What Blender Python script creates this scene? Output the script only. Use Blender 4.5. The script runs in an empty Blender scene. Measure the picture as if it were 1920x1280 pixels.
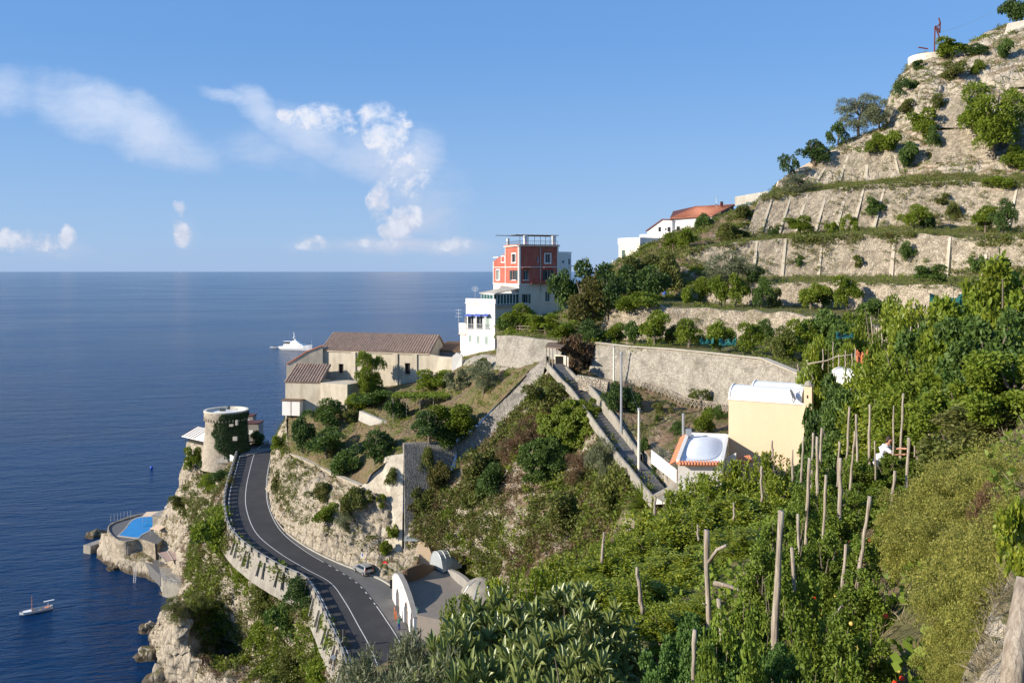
import bpy, math, random
import numpy as np
from mathutils import Vector, noise as mnoise
from mathutils.bvhtree import BVHTree
R = math.radians
sc = bpy.context.scene
col = sc.collection
rng = np.random.default_rng(7)
random.seed(7)

# ------------------------------------------------------------ camera, light
CH, FP, HZ = 74.0, 1600.0, 509.0          # eye height over the sea, focal length in photo pixels, horizon row
cam = bpy.data.objects.new('camera', bpy.data.cameras.new('camera'))
col.objects.link(cam)
cam.location = (0, 0, CH); cam.rotation_euler = (R(90), 0, 0)
cam.data.sensor_width = 36; cam.data.lens = 36*FP/1920
cam.data.shift_y = -(640-HZ)/1920
cam.data.clip_start = 0.1; cam.data.clip_end = 500000
sc.camera = cam
SUN_EL = R(23); SUN_AZ = R(250)            # azimuth clockwise from +Y
SUN = Vector((math.sin(SUN_AZ)*math.cos(SUN_EL), math.cos(SUN_AZ)*math.cos(SUN_EL), math.sin(SUN_EL)))
sl = bpy.data.lights.new('sun', 'SUN'); sl.energy = 5.0; sl.angle = R(0.5); sl.color = (1, .90, .76)
so = bpy.data.objects.new('sun', sl); col.objects.link(so)
so.rotation_euler = (-SUN).to_track_quat('-Z', 'Y').to_euler(); so.location = (-50, -50, 200)
sc.view_settings.view_transform = 'Standard'; sc.view_settings.look = 'None'
sc.view_settings.exposure = 0.60; sc.view_settings.gamma = 1
sc.render.resolution_x = 1024; sc.render.resolution_y = 682
try:
    sc.cycles.max_bounces = 5; sc.cycles.diffuse_bounces = 2; sc.cycles.glossy_bounces = 2
    sc.cycles.transparent_max_bounces = 6; sc.cycles.use_denoising = True
except Exception: pass

class NT:
    """tiny helper for node trees"""
    def __init__(s, tree): s.t = tree; s.n = tree.nodes; s.l = tree.links
    def add(s, typ, **kw):
        n = s.n.new(typ)
        for k, v in kw.items():
            if k[0] == '_': n.inputs[int(k[1:])].default_value = v
            else: setattr(n, k, v)
        return n
    def link(s, a, b): s.l.new(a, b)
    def val(s, sock, v):
        if hasattr(v, 'is_output'): s.l.new(v, sock)
        else: sock.default_value = v
    def math(s, op, a, b=0.0, c=None, clamp=False):
        n = s.n.new('ShaderNodeMath'); n.operation = op; n.use_clamp = clamp
        s.val(n.inputs[0], a); s.val(n.inputs[1], b)
        if c is not None: s.val(n.inputs[2], c)
        return n.outputs[0]
    def mix(s, f, a, b, typ='MIX'):
        n = s.n.new('ShaderNodeMix'); n.data_type = 'RGBA'; n.blend_type = typ
        s.val(n.inputs[0], f)
        for sk, v in ((n.inputs[6], a), (n.inputs[7], b)):
            if isinstance(v, (tuple, list)) and len(v) == 3: v = (*v, 1)
            s.val(sk, v)
        return n.outputs[2]
    def noise(s, vec, scale, detail=4, rough=.55, dist=0, out=0):
        n = s.n.new('ShaderNodeTexNoise'); n.inputs['Scale'].default_value = scale
        n.inputs['Detail'].default_value = detail; n.inputs['Roughness'].default_value = rough
        n.inputs['Distortion'].default_value = dist
        if vec is not None: s.l.new(vec, n.inputs['Vector'])
        return n.outputs[out]
    def ramp(s, f, stops):
        n = s.n.new('ShaderNodeValToRGB'); s.l.new(f, n.inputs[0])
        cr = n.color_ramp
        while len(cr.elements) < len(stops): cr.elements.new(.5)
        for e, (p, c) in zip(cr.elements, stops):
            e.position = p; e.color = (c, c, c, 1) if isinstance(c, (int, float)) else (*c[:3], 1)
        return n.outputs[0]
    def step(s, f, a, b):
        n = s.n.new('ShaderNodeMapRange'); n.interpolation_type = 'SMOOTHSTEP'
        s.l.new(f, n.inputs[0]); n.inputs[1].default_value = a; n.inputs[2].default_value = b
        return n.outputs[0]

# ------------------------------------------------------------ sky with clouds (by direction, infinitely far)
world = bpy.data.worlds.new('World'); sc.world = world; world.use_nodes = True
W = NT(world.node_tree); W.n.clear()
sky = W.add('ShaderNodeTexSky', sky_type='NISHITA', sun_disc=False, sun_elevation=SUN_EL, sun_rotation=SUN_AZ)
sky.air_density = 1.0; sky.dust_density = 0.25; sky.ozone_density = 2.2; sky.altitude = 0
tc = W.add('ShaderNodeTexCoord')
sep = W.add('ShaderNodeSeparateXYZ'); W.link(tc.outputs['Generated'], sep.inputs[0])
X, Y, Zc = sep.outputs
yy = W.math('MAXIMUM', Y, 0.02)
U = W.math('DIVIDE', X, yy); V = W.math('DIVIDE', Zc, yy)     # azimuth / elevation tangents
com = W.add('ShaderNodeCombineXYZ'); W.link(U, com.inputs[0]); W.link(V, com.inputs[1])
n1 = W.noise(com.outputs[0], 9, 5, .6, 0, 1)
n1s = W.add('ShaderNodeVectorMath', operation='SUBTRACT'); W.link(n1, n1s.inputs[0]); n1s.inputs[1].default_value = (.5, .5, .5)
n1m = W.add('ShaderNodeVectorMath', operation='SCALE'); W.link(n1s.outputs[0], n1m.inputs[0]); n1m.inputs[3].default_value = .045
wv = W.add('ShaderNodeVectorMath', operation='ADD'); W.link(com.outputs[0], wv.inputs[0]); W.link(n1m.outputs[0], wv.inputs[1])
sp2 = W.add('ShaderNodeSeparateXYZ'); W.link(wv.outputs[0], sp2.inputs[0])
pw_grow = False
def blob(px, py, rx, ry, rot=0, pw=1.0):
    u0, v0 = (px-960)/FP, (HZ-py)/FP; c, s_ = math.cos(R(rot)), math.sin(R(rot))
    du = W.math('SUBTRACT', sp2.outputs[0], u0); dv = W.math('SUBTRACT', sp2.outputs[1], v0)
    if pw_grow: rx, ry = rx*1.12, ry*1.12
    a = W.math('ADD', W.math('MULTIPLY', du, c*FP/rx), W.math('MULTIPLY', dv, s_*FP/rx))
    b = W.math('ADD', W.math('MULTIPLY', du, -s_*FP/ry), W.math('MULTIPLY', dv, c*FP/ry))
    r2 = W.math('ADD', W.math('MULTIPLY', a, a), W.math('MULTIPLY', b, b))
    g = W.math('SUBTRACT', 1.0, r2, clamp=True)
    return W.math('MULTIPLY', g, pw)
def summed(bl):
    o = bl[0]
    for b in bl[1:]: o = W.math('MAXIMUM', o, b)
    return o
wisp = summed([blob(20,165,170,62,-8,.85), blob(150,195,190,78,-20,1.0), blob(270,243,170,74,-28,.95), blob(350,272,110,62,-30,.75),
               blob(440,182,95,20,-16,.75), blob(500,212,95,46,-40,.9), blob(575,250,130,62,-24,.95), blob(690,290,160,66,-14,.8), blob(765,310,90,96,-50,.9), blob(815,370,80,110,-60,.6), blob(850,420,80,70,0,.35),
               blob(470,285,260,60,-8,.42), blob(55,455,180,36,0,.5), blob(780,460,260,26,0,.6), blob(590,462,90,26,0,.45), blob(340,440,40,60,0,.35)])
pw_grow = True
puff = summed([blob(598,226,52,36,0,.75), blob(640,236,40,34,0,.6), blob(556,226,34,24,-20,.55), blob(705,222,40,34,0,.85), blob(740,232,36,28,0,.75), blob(722,262,52,42,-30,.85), blob(742,300,46,60,-60,.72), blob(775,340,42,40,-60,.6),
               blob(716,376,24,46,0,.95), blob(762,418,44,40,-20,.9), blob(742,434,40,22,0,.95), blob(740,400,22,26,0,.7), blob(338,440,19,28,0,.95), blob(343,392,19,18,0,.9), blob(60,448,62,26,0,.75), blob(132,438,20,24,0,.85),
               blob(18,452,30,26,0,.75), blob(850,457,44,14,0,.8), blob(765,452,76,13,0,.75), blob(690,456,40,10,0,.7), blob(592,460,32,17,0,.6)])
nw = W.noise(wv.outputs[0], 7, 6, .62)
np_ = W.noise(wv.outputs[0], 24, 9, .62, .2)
streak = W.add('ShaderNodeMapping'); streak.inputs['Rotation'].default_value = (0, 0, R(22)); streak.inputs['Scale'].default_value = (3, 11, 1)
W.link(wv.outputs[0], streak.inputs[0])
ns = W.noise(streak.outputs[0], 1.6, 8, .66)
tex = W.math('ADD', W.math('MULTIPLY', nw, .5), W.math('MULTIPLY', ns, .5))
cw = W.step(W.math('ADD', W.math('MULTIPLY', wisp, .55), W.math('MULTIPLY', W.math('SUBTRACT', tex, .5), 1.5)), .05, .85)
cw = W.math('MULTIPLY', cw, W.step(wisp, .0, .45))
nf_ = W.noise(wv.outputs[0], 62, 6, .6)
cp = W.step(W.math('ADD', W.math('ADD', W.math('MULTIPLY', puff, .92), W.math('MULTIPLY', W.math('SUBTRACT', np_, .5), 2.6)), W.math('MULTIPLY', W.math('SUBTRACT', nf_, .5), 1.1)), .04, .86)
cp = W.math('MULTIPLY', cp, W.step(puff, .0, .32))
front = W.step(Y, .02, .1)
cov = W.math('MULTIPLY', W.math('MAXIMUM', W.math('MULTIPLY', cw, .80), W.math('MULTIPLY', cp, W.math('ADD', .50, W.math('MULTIPLY', W.step(V, .02, .10), .30)))), front)
ccol = W.mix(W.step(V, 0.02, .2), (7.2, 6.7, 7.2), (7.4, 8.0, 9.2))
ccol = W.mix(W.math('MULTIPLY', W.step(W.math('ADD', W.math('MULTIPLY', np_, .6), W.math('MULTIPLY', nf_, .4)), .42, .62), cp), ccol, (9.0, 8.7, 8.8))
skyc = W.mix(0.6, sky.outputs[0], (1.35, 3.75, 8.6), 'MIX')
skyc = W.mix(W.math('MULTIPLY', W.step(V, .30, 0.0), .42), skyc, (4.0, 5.5, 7.6))
bgc = W.mix(cov, skyc, ccol)
bg = W.add('ShaderNodeBackground'); bg.inputs[1].default_value = 0.074; W.link(bgc, bg.inputs[0])
ow = W.add('ShaderNodeOutputWorld'); W.link(bg.outputs[0], ow.inputs[0])

# ------------------------------------------------------------ pixels of the photograph -> points of the place
def P(px, py, d):  return np.array(((px-960)/FP*d, d, CH-(py-HZ)/FP*d))
def PZ(px, py, z): return P(px, py, (CH-z)*FP/(py-HZ))
def proj(p): return 960+p[0]/p[1]*FP, HZ-(p[2]-CH)/p[1]*FP

# ------------------------------------------------------------ materials
MAT = {}
def newmat(name):
    m = bpy.data.materials.new(name); m.use_nodes = True
    t = NT(m.node_tree); t.n.clear()
    out = t.add('ShaderNodeOutputMaterial'); b = t.add('ShaderNodeBsdfPrincipled'); t.link(b.outputs[0], out.inputs[0])
    t.b = b; t.out = out; MAT[name] = m
    return m, t
def objco(t, world=False):
    if world: return t.add('ShaderNodeNewGeometry').outputs['Position']
    return t.add('ShaderNodeTexCoord').outputs['Object']
def bump(t, h, strength=.5, dist=.1):
    n = t.add('ShaderNodeBump'); n.inputs['Strength'].default_value = strength; n.inputs['Distance'].default_value = dist
    t.link(h, n.inputs['Height']); t.link(n.outputs[0], t.b.inputs['Normal']); return n
def flat(name, c, rough=.7, metal=0, var=.12, scale=1.5, bmp=0):
    """paint / plaster / wood with slight wear"""
    m, t = newmat(name); co = objco(t, True)
    f = t.noise(co, scale, 5, .6)
    t.link(t.mix(f, tuple(v*(1-var) for v in c), tuple(min(1, v*(1+var)) for v in c)), t.b.inputs['Base Color'])
    t.b.inputs['Roughness'].default_value = rough; t.b.inputs['Metallic'].default_value = metal
    if bmp: bump(t, t.noise(co, scale*8, 3), bmp, .05)
    return m
def stained(name, c, stain, amt=.6, scale=.5, fine=3.0, rough=.85):
    """old plaster: patches, drips, fine grain"""
    m, t = newmat(name); co = objco(t, True)
    mp = t.add('ShaderNodeMapping'); mp.inputs['Scale'].default_value = (1, 1, .22); t.link(co, mp.inputs[0])
    a = t.noise(mp.outputs[0], scale*2, 6, .65); b_ = t.noise(co, fine, 5, .6); p = t.noise(co, scale, 4, .6)
    f = t.math('MULTIPLY', t.step(t.math('ADD', t.math('MULTIPLY', a, .6), t.math('MULTIPLY', p, .4)), .42, .64), amt)
    c1 = t.mix(f, c, stain)
    t.link(t.mix(t.math('MULTIPLY', b_, .35), c1, tuple(v*.75 for v in c)), t.b.inputs['Base Color'])
    t.b.inputs['Roughness'].default_value = rough
    bump(t, b_, .35, .06)
    return m
def stone(name, ca, cb, gap=(.16, .13, .10), scale=1.6, mossy=.25, moss=(.10, .11, .05), bs=.8):
    """rubble masonry: voronoi stones with mortar"""
    m, t = newmat(name); co = objco(t, True)
    mp = t.add('ShaderNodeMapping'); mp.inputs['Scale'].default_value = (1, 1, 1.5); t.link(co, mp.inputs[0])
    v = t.add('ShaderNodeTexVoronoi'); v.inputs['Scale'].default_value = scale; t.link(mp.outputs[0], v.inputs['Vector'])
    e = t.add('ShaderNodeTexVoronoi', feature='DISTANCE_TO_EDGE'); e.inputs['Scale'].default_value = scale; t.link(mp.outputs[0], e.inputs['Vector'])
    sepc = t.add('ShaderNodeSeparateColor'); t.link(v.outputs['Color'], sepc.inputs[0])
    big = t.noise(co, .22, 5, .6); fine = t.noise(co, 5, 4, .6)
    c = t.mix(sepc.outputs[0], ca, cb)
    c = t.mix(t.math('MULTIPLY', t.step(fine, .35, .75), .35), c, tuple(x*.6 for x in ca))
    c = t.mix(t.math('MULTIPLY', t.step(e.outputs['Distance'], .09, .0), .38), c, gap)
    c = t.mix(t.math('MULTIPLY', t.step(big, .5, .72), mossy), c, moss)
    c = t.mix(t.math('MULTIPLY', t.step(t.noise(co, .6, 3), .5, .7), .3), c, tuple(min(1, x*1.2) for x in cb))
    c = t.mix(t.math('MULTIPLY', t.step(t.noise(co, .38, 6, .7, .5), .50, .62), .55), c, tuple(x*.55 for x in ca))
    t.link(c, t.b.inputs['Base Color']); t.b.inputs['Roughness'].default_value = .95
    h = t.math('ADD', t.math('MULTIPLY', t.step(e.outputs['Distance'], 0, .2), .7), t.math('MULTIPLY', fine, .5))
    bump(t, h, bs, .16)
    return m
def terrain_mat(name, rock, rock2, soil, grass, slope=(.35, .75), g=(.5, .62), vert=1.0):
    """bare rock where steep, soil and dry grass where it lies flatter"""
    m, t = newmat(name); co = objco(t, True)
    geo = t.add('ShaderNodeNewGeometry'); s3 = t.add('ShaderNodeSeparateXYZ'); t.link(geo.outputs['True Normal'], s3.inputs[0])
    nz = t.math('ABSOLUTE', s3.outputs[2])
    mp = t.add('ShaderNodeMapping'); mp.inputs['Scale'].default_value = (1, 1, .45); t.link(co, mp.inputs[0])
    n_a = t.noise(mp.outputs[0], .35, 7, .65, .4); n_b = t.noise(mp.outputs[0], 1.4, 7, .7, .6); n_c = t.noise(co, .16, 5, .6); n_d = t.noise(co, 4, 4, .65)
    vo = t.add('ShaderNodeTexVoronoi', feature='DISTANCE_TO_EDGE'); vo.inputs['Scale'].default_value = .55; t.link(t.add('ShaderNodeVectorMath', operation='ADD').outputs[0], vo.inputs['Vector'])
    va = vo.inputs['Vector'].links[0].from_node; t.link(mp.outputs[0], va.inputs[0]); t.link(t.noise(co, .8, 4, .6, 0, 1), va.inputs[1])
    rc = t.mix(t.step(n_b, .35, .65), rock, rock2)
    rc = t.mix(t.math('MULTIPLY', t.step(vo.outputs['Distance'], .05, .0), .55), rc, tuple(x*.35 for x in rock))
    rc = t.mix(t.math('MULTIPLY', t.step(n_d, .5, .8), .5), rc, tuple(x*.5 for x in rock2))
    pz_ = t.add('ShaderNodeSeparateXYZ'); t.link(co, pz_.inputs[0])
    gr = t.mix(t.step(n_a, .42, .6), soil, grass)
    gr = t.mix(t.math('MULTIPLY', t.step(n_d, .45, .7), .5), gr, tuple(x*.55 for x in soil))
    f = t.math('ADD', nz, t.math('MULTIPLY', t.math('SUBTRACT', n_c, .5), 1.4))
    f = t.math('ADD', f, t.math('MULTIPLY', t.math('SUBTRACT', n_b, .5), .8))
    c = t.mix(t.step(f, slope[0], slope[1]), rc, gr)
    if name == 'cliff': c = t.mix(t.math('MULTIPLY', t.step(t.math('ADD', pz_.outputs[2], t.math('MULTIPLY', n_b, 2.0)), 2.9, 1.5), .85), c, (.055,.042,.028))
    t.link(c, t.b.inputs['Base Color']); t.b.inputs['Roughness'].default_value = .97
    t.b.inputs['Specular IOR Level'].default_value = .2
    h = t.math('ADD', t.math('ADD', n_b, t.math('MULTIPLY', n_d, .3)), t.math('MULTIPLY', t.step(vo.outputs['Distance'], 0, .15), .4))
    bump(t, h, 1.0, .45)
    return m
def leafmat(name, ca, cb, cc=None, patch=.5, transl=.35, rough=.55, spec=.3):
    """foliage: hue varies leaf by leaf and plant by plant"""
    m, t = newmat(name); geo = t.add('ShaderNodeNewGeometry'); oi = t.add('ShaderNodeObjectInfo')
    c = t.mix(geo.outputs['Random Per Island'], ca, cb)
    pn = t.noise(geo.outputs['Position'], patch, 3, .6)
    if cc: c = t.mix(t.step(pn, .45, .68), c, cc)
    c = t.mix(t.math('MULTIPLY', oi.outputs['Random'], .4), c, tuple(x*.6 for x in ca))
    t.link(c, t.b.inputs['Base Color']); t.b.inputs['Roughness'].default_value = rough
    t.b.inputs['Specular IOR Level'].default_value = spec
    tr = t.add('ShaderNodeBsdfTranslucent'); t.link(c, tr.inputs[0])
    mx = t.add('ShaderNodeMixShader'); mx.inputs[0].default_value = transl
    t.link(t.b.outputs[0], mx.inputs[1]); t.link(tr.outputs[0], mx.inputs[2]); t.link(mx.outputs[0], t.out.inputs[0])
    return m

# ------------------------------------------------------------ mesh builder and tagging
class MB:
    def __init__(s): s.v = []; s.f = []; s.n = 0
    def add(s, verts, faces):
        verts = np.asarray(verts, float).reshape(-1, 3)
        s.v.append(verts); s.f += [tuple(i+s.n for i in f) for f in faces]; s.n += len(verts); return s
    def quad(s, a, b, c, d): return s.add([a, b, c, d], [(0, 1, 2, 3)])
    def box(s, c, size, rz=0, ax=None, taper=1.0):
        x, y, z = (v/2 for v in size)
        pts = np.array([(-x,-y,-z),(x,-y,-z),(x,y,-z),(-x,y,-z),(-x*taper,-y*taper,z),(x*taper,-y*taper,z),(x*taper,y*taper,z),(-x*taper,y*taper,z)])
        if ax is not None: pts = pts @ np.array(ax)
        elif rz: c_, s_ = math.cos(rz), math.sin(rz); pts = pts @ np.array([(c_, s_, 0), (-s_, c_, 0), (0, 0, 1)])
        return s.add(pts+np.array(c), [(0,3,2,1),(4,5,6,7),(0,1,5,4),(1,2,6,5),(2,3,7,6),(3,0,4,7)])
    def beam(s, a, b, w, h=None):
        a, b = np.array(a, float), np.array(b, float); d = b-a; L = np.linalg.norm(d); d = d/L
        up = np.array((0, 0, 1.)) if abs(d[2]) < .95 else np.array((1., 0, 0))
        e = np.cross(up, d); e /= np.linalg.norm(e); g = np.cross(d, e)
        return s.box((a+b)/2, (L, w, h or w), ax=[d, e, g])
    def tube(s, pts, rad, n=6, cap=True):
        pts = [np.array(p, float) for p in pts]
        if not hasattr(rad, '__len__'): rad = [rad]*len(pts)
        rings = []
        for i, p in enumerate(pts):
            d = pts[min(i+1, len(pts)-1)]-pts[max(i-1, 0)]; d = d/(np.linalg.norm(d)+1e-9)
            up = np.array((0, 0, 1.)) if abs(d[2]) < .9 else np.array((1., 0, 0))
            e = np.cross(up, d); e /= np.linalg.norm(e); g = np.cross(d, e)
            rings.append([p+rad[i]*(math.cos(2*math.pi*k/n)*e+math.sin(2*math.pi*k/n)*g) for k in range(n)])
        fs = [(i*n+k, i*n+(k+1) % n, (i+1)*n+(k+1) % n, (i+1)*n+k) for i in range(len(pts)-1) for k in range(n)]
        if cap: fs += [tuple(range(n))[::-1], tuple((len(pts)-1)*n+k for k in range(n))]
        return s.add([q for r in rings for q in r], fs)
    def lathe(s, c, prof, n=24, a0=0, a1=2*math.pi, sx=1, sy=1):
        c = np.array(c, float); full = abs(a1-a0-2*math.pi) < 1e-6; m = n if full else n+1
        vs = [c+np.array((r*sx*math.cos(a0+(a1-a0)*k/n), r*sy*math.sin(a0+(a1-a0)*k/n), z)) for r, z in prof for k in range(m)]
        fs = [(i*m+k, i*m+(k+1) % m, (i+1)*m+(k+1) % m, (i+1)*m+k) for i in range(len(prof)-1) for k in range(n)]
        return s.add(vs, fs)
    def prism(s, poly, z0, z1):
        n = len(poly); z1s = z1 if hasattr(z1, '__len__') else [z1]*n; z0s = z0 if hasattr(z0, '__len__') else [z0]*n
        vs = [(p[0], p[1], z0s[i]) for i, p in enumerate(poly)]+[(p[0], p[1], z1s[i]) for i, p in enumerate(poly)]
        return s.add(vs, [tuple(range(n))[::-1], tuple(range(n, 2*n))]+[(i, (i+1) % n, n+(i+1) % n, n+i) for i in range(n)])
    def extrude(s, pts, vec):
        pts = np.array(pts, float); n = len(pts); vec = np.array(vec, float)
        return s.add(np.vstack([pts, pts+vec]), [tuple(range(n))[::-1], tuple(range(n, 2*n))]+[(i, (i+1) % n, n+(i+1) % n, n+i) for i in range(n)])
    def grid(s, G):
        G = np.asarray(G); r, c = G.shape[:2]
        return s.add(G.reshape(-1, 3), [(i*c+j, i*c+j+1, (i+1)*c+j+1, (i+1)*c+j) for i in range(r-1) for j in range(c-1)])
    def strip(s, pa, pb): return s.grid(np.array([pa, pb]))
    def build(s, name, mat, parent=None, smooth=False):
        me = bpy.data.meshes.new(name)
        me.from_pydata(np.vstack(s.v).tolist(), [], s.f) if s.v else None
        return link(me, name, mat, parent, smooth)
def link(me, name, mat, parent=None, smooth=False):
    if mat is not None and not me.materials: me.materials.append(MAT[mat] if isinstance(mat, str) else mat)
    if smooth: me.polygons.foreach_set('use_smooth', [True]*len(me.polygons))
    o = bpy.data.objects.new(name, me); col.objects.link(o)
    if parent is not None: o.parent = parent; o.location = tuple(-v for v in parent.location) if parent.get('abs') else (0, 0, 0)
    return o
def tag(o, label, cat, group=None, kind=None):
    o['label'] = label; o['category'] = cat
    if group: o['group'] = group
    if kind: o['kind'] = kind
    return o
def struct(o, label=None, cat=None):
    o['kind'] = 'structure'
    if label: o['label'] = label; o['category'] = cat or 'ground'
    return o
def thing(name, label, cat, loc=(0, 0, 0), group=None, absolute=True):
    """an Empty at the thing's base; parts built in world coordinates are shifted by link()"""
    o = bpy.data.objects.new(name, None); col.objects.link(o); o.location = tuple(float(v) for v in loc); o.empty_display_size = .3
    o['abs'] = 1 if absolute else 0
    return tag(o, label, cat, group)
def fast_mesh(name, V, quads):
    V = np.asarray(V, np.float32); quads = np.asarray(quads, np.int32); k = quads.shape[1]
    me = bpy.data.meshes.new(name); me.vertices.add(len(V)); me.vertices.foreach_set('co', V.ravel())
    me.loops.add(quads.size); me.loops.foreach_set('vertex_index', quads.ravel())
    me.polygons.add(len(quads)); me.polygons.foreach_set('loop_start', np.arange(0, quads.size, k, dtype=np.int32))
    me.update(calc_edges=True); return me

# ------------------------------------------------------------ terrain patches
BV, BF = [], []          # everything plants can stand on
PATCH = {}
def cr(P0, n):
    """Catmull-Rom along axis 0 of control array P0 -> n samples"""
    m = len(P0); t = np.linspace(0, m-1-1e-9, n); i = t.astype(int); f = (t-i)[:, None, None]
    g = lambda k: P0[np.clip(k, 0, m-1)]
    a, b, c, d = g(i-1), g(i), g(i+1), g(i+2)
    return .5*((2*b)+(-a+c)*f+(2*a-5*b+4*c-d)*f*f+(-a+3*b-3*c+d)*f**3)
LANE = []
def patch(name, ctrl, nu, nv, mat, amp=.6, fs=.16, edge=.12, obj='hillside', build=True, steps=False, fine=.25):
    C = np.array([[c if len(c) == 3 and isinstance(c, np.ndarray) else PT(*c) for c in row] for row in ctrl], float)
    G = cr(C, nu); G = np.swapaxes(cr(np.swapaxes(G, 0, 1), nv), 0, 1)
    r, c = G.shape[:2]
    wi = np.minimum(1, np.minimum(np.arange(r), r-1-np.arange(r))/(max(1, edge*r)))[:, None]
    wj = np.minimum(1, np.minimum(np.arange(c), c-1-np.arange(c))/(max(1, edge*c)))[None, :]
    w = wi*wj
    if amp:
        F = G.reshape(-1, 3); D = np.zeros_like(F)
        for k, p in enumerate(F):
            v = Vector(p)
            a = mnoise.noise_vector(v*fs)+.55*mnoise.noise_vector(v*fs*2.7)
            b = mnoise.noise_vector(v*fs*7)
            ri = 1-abs(mnoise.noise(v*fs*1.7+Vector((9, 3, 1))))*2
            D[k] = (a.x*amp+b.x*amp*fine, a.y*amp+b.y*amp*fine-ri*amp*.3, a.z*amp*.8+b.z*amp*fine)
        G = G+(D.reshape(G.shape))*w[..., None]
    if len(LANE):
        F = G.reshape(-1, 3); L3 = np.array(LANE)
        for k in range(0, len(F), 4000):
            q = F[k:k+4000]; d2 = ((q[:, None, :2]-L3[None, :, :2])**2).sum(2); a = d2.argmin(1); near_ = d2[np.arange(len(q)), a] < 2.1**2
            q[near_, 2] = np.minimum(q[near_, 2], L3[a[near_], 2]-.75)
        G = F.reshape(G.shape)
    idx = [(i*c+j, i*c+j+1, (i+1)*c+j+1, (i+1)*c+j) for i in range(r-1) for j in range(c-1)]
    base = len(BV); BV.extend(map(tuple, G.reshape(-1, 3))); BF.extend(tuple(q+base for q in f) for f in idx)
    PATCH[name] = G
    if build:
        mb = MB(); mb.add(G.reshape(-1, 3), idx); o = mb.build(obj, mat, smooth=True); struct(o); return o
def PT(px, py, z=None, d=None):
    return PZ(px, py, z) if z is not None else P(px, py, d)
def D(px, py, d): return (px, py, None, d)
def Zp(px, py, z): return (px, py, z)
# ------------------------------------------------------------ shared materials
terrain_mat('cliff', (.34,.29,.22), (.47,.41,.32), (.20,.145,.085), (.13,.13,.045), (.62,1.0))
terrain_mat('slope', (.36,.31,.25), (.45,.39,.31), (.22,.15,.095), (.145,.135,.05), (.35,.8))
terrain_mat('garden', (.30,.22,.14), (.34,.26,.17), (.20,.145,.085), (.14,.14,.05), (.1,.4))
terrain_mat('meadow', (.22,.19,.11), (.27,.23,.14), (.19,.16,.075), (.12,.14,.04), (.1,.4))
terrain_mat('upper_rock', (.40,.345,.27), (.52,.455,.355), (.26,.19,.12), (.17,.155,.065), (.5,.9))
stone('wall_stone', (.32,.26,.185), (.57,.49,.37), (.12,.10,.07), 2.2, .55, (.12,.115,.055), 1.0)
stone('wall_stone_warm', (.31,.28,.23), (.50,.455,.38), (.20,.17,.13), 3.3, .4)
stone('wall_stone_shaded', (.25,.23,.20), (.40,.36,.31), (.10,.09,.08), 2.6,.3)  # darker stone: the shade on the gully-side walls is put into the colour
stone('wall_plastered', (.50,.45,.36), (.60,.54,.43), (.42,.37,.29), 1.0, .15, bs=.35)
stained('buttress_plaster', (.50,.44,.34), (.36,.31,.23), .8)

# water
m, t = newmat('sea'); co = objco(t, True)
mp = t.add('ShaderNodeMapping'); mp.inputs['Scale'].default_value = (1, 1, 1); mp.inputs['Rotation'].default_value = (0, 0, R(-12)); t.link(co, mp.inputs[0])
mp2 = t.add('ShaderNodeMapping'); mp2.inputs['Scale'].default_value = (.55, 1.6, 1); t.link(mp.outputs[0], mp2.inputs[0])
w1 = t.noise(mp2.outputs[0], .28, 5, .62, .4); w2 = t.noise(mp2.outputs[0], .06, 4, .6, .3); w3 = t.noise(mp2.outputs[0], 1.6, 3, .6)
big = t.noise(mp2.outputs[0], .0035, 5, .6, .6)
h = t.math('ADD', t.math('ADD', t.math('MULTIPLY', w1, .9), t.math('MULTIPLY', w2, 1.6)), t.math('MULTIPLY', w3, .12))
t.link(t.mix(t.step(big, .4, .7), (.0008,.0185,.066), (.0018,.032,.098)), t.b.inputs['Base Color'])
t.link(t.math('ADD', .14, t.math('MULTIPLY', t.step(big, .35, .7), .06)), t.b.inputs['Roughness']); t.b.inputs['Specular Tint'].default_value = (.50, .82, 1, 1); t.b.inputs['IOR'].default_value = 1.33
t.b.inputs['Specular IOR Level'].default_value = .17
bump(t, h, 1.0, .9)

# ------------------------------------------------------------ water
S = 300000.0
mb = MB(); mb.quad((-S, -S*.2, 0), (S, -S*.2, 0), (S, S, 0), (-S, S, 0)); struct(mb.build('sea', 'sea'))
mb = MB(); mb.quad((-900, -400, -12), (900, -400, -12), (900, 900, -12), (-900, 900, -12)); 

# ------------------------------------------------------------ road edges
RE = [(466,833,29.6),(449,846,29.4),(436,885,29),(425,925,28.5),(424,960,28),(438,1003,27.5),(480,1040,27),(530,1070,26.5),(575,1092,26),(597,1125,25.5),(622,1180,25),(645,1230,24.5),(664,1300,24),(690,1400,23)]
RI = [(540,826,29.6),(516,843,29.4),(505,880,29),(502,920,28.5),(508,955,28),(530,995,27.5),(572,1030,27),(625,1062,26.5),(672,1092,26),(705,1130,25.5),(730,1165,25),(752,1200,24.5),(790,1270,24),(840,1370,23)]
RB = [(545,822,29.6),(517,838,29.4),(505,878,29),(501,918,28.5),(507,953,28),(530,991,27.5),(573,1024,27),(628,1052,26.5),(697,1078,26.0),(728,1094,25.7),(760,1120,25.2),(800,1180,24.5),(850,1260,24),(900,1350,23)]
def curve(pts, n):
    C = np.array([PT(*p) for p in pts])[:, None, :]; return cr(C, n)[:, 0]
NR = 150
rE, rI, rB = curve(RE, NR), curve(RI, NR), curve(RB, NR)

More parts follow.
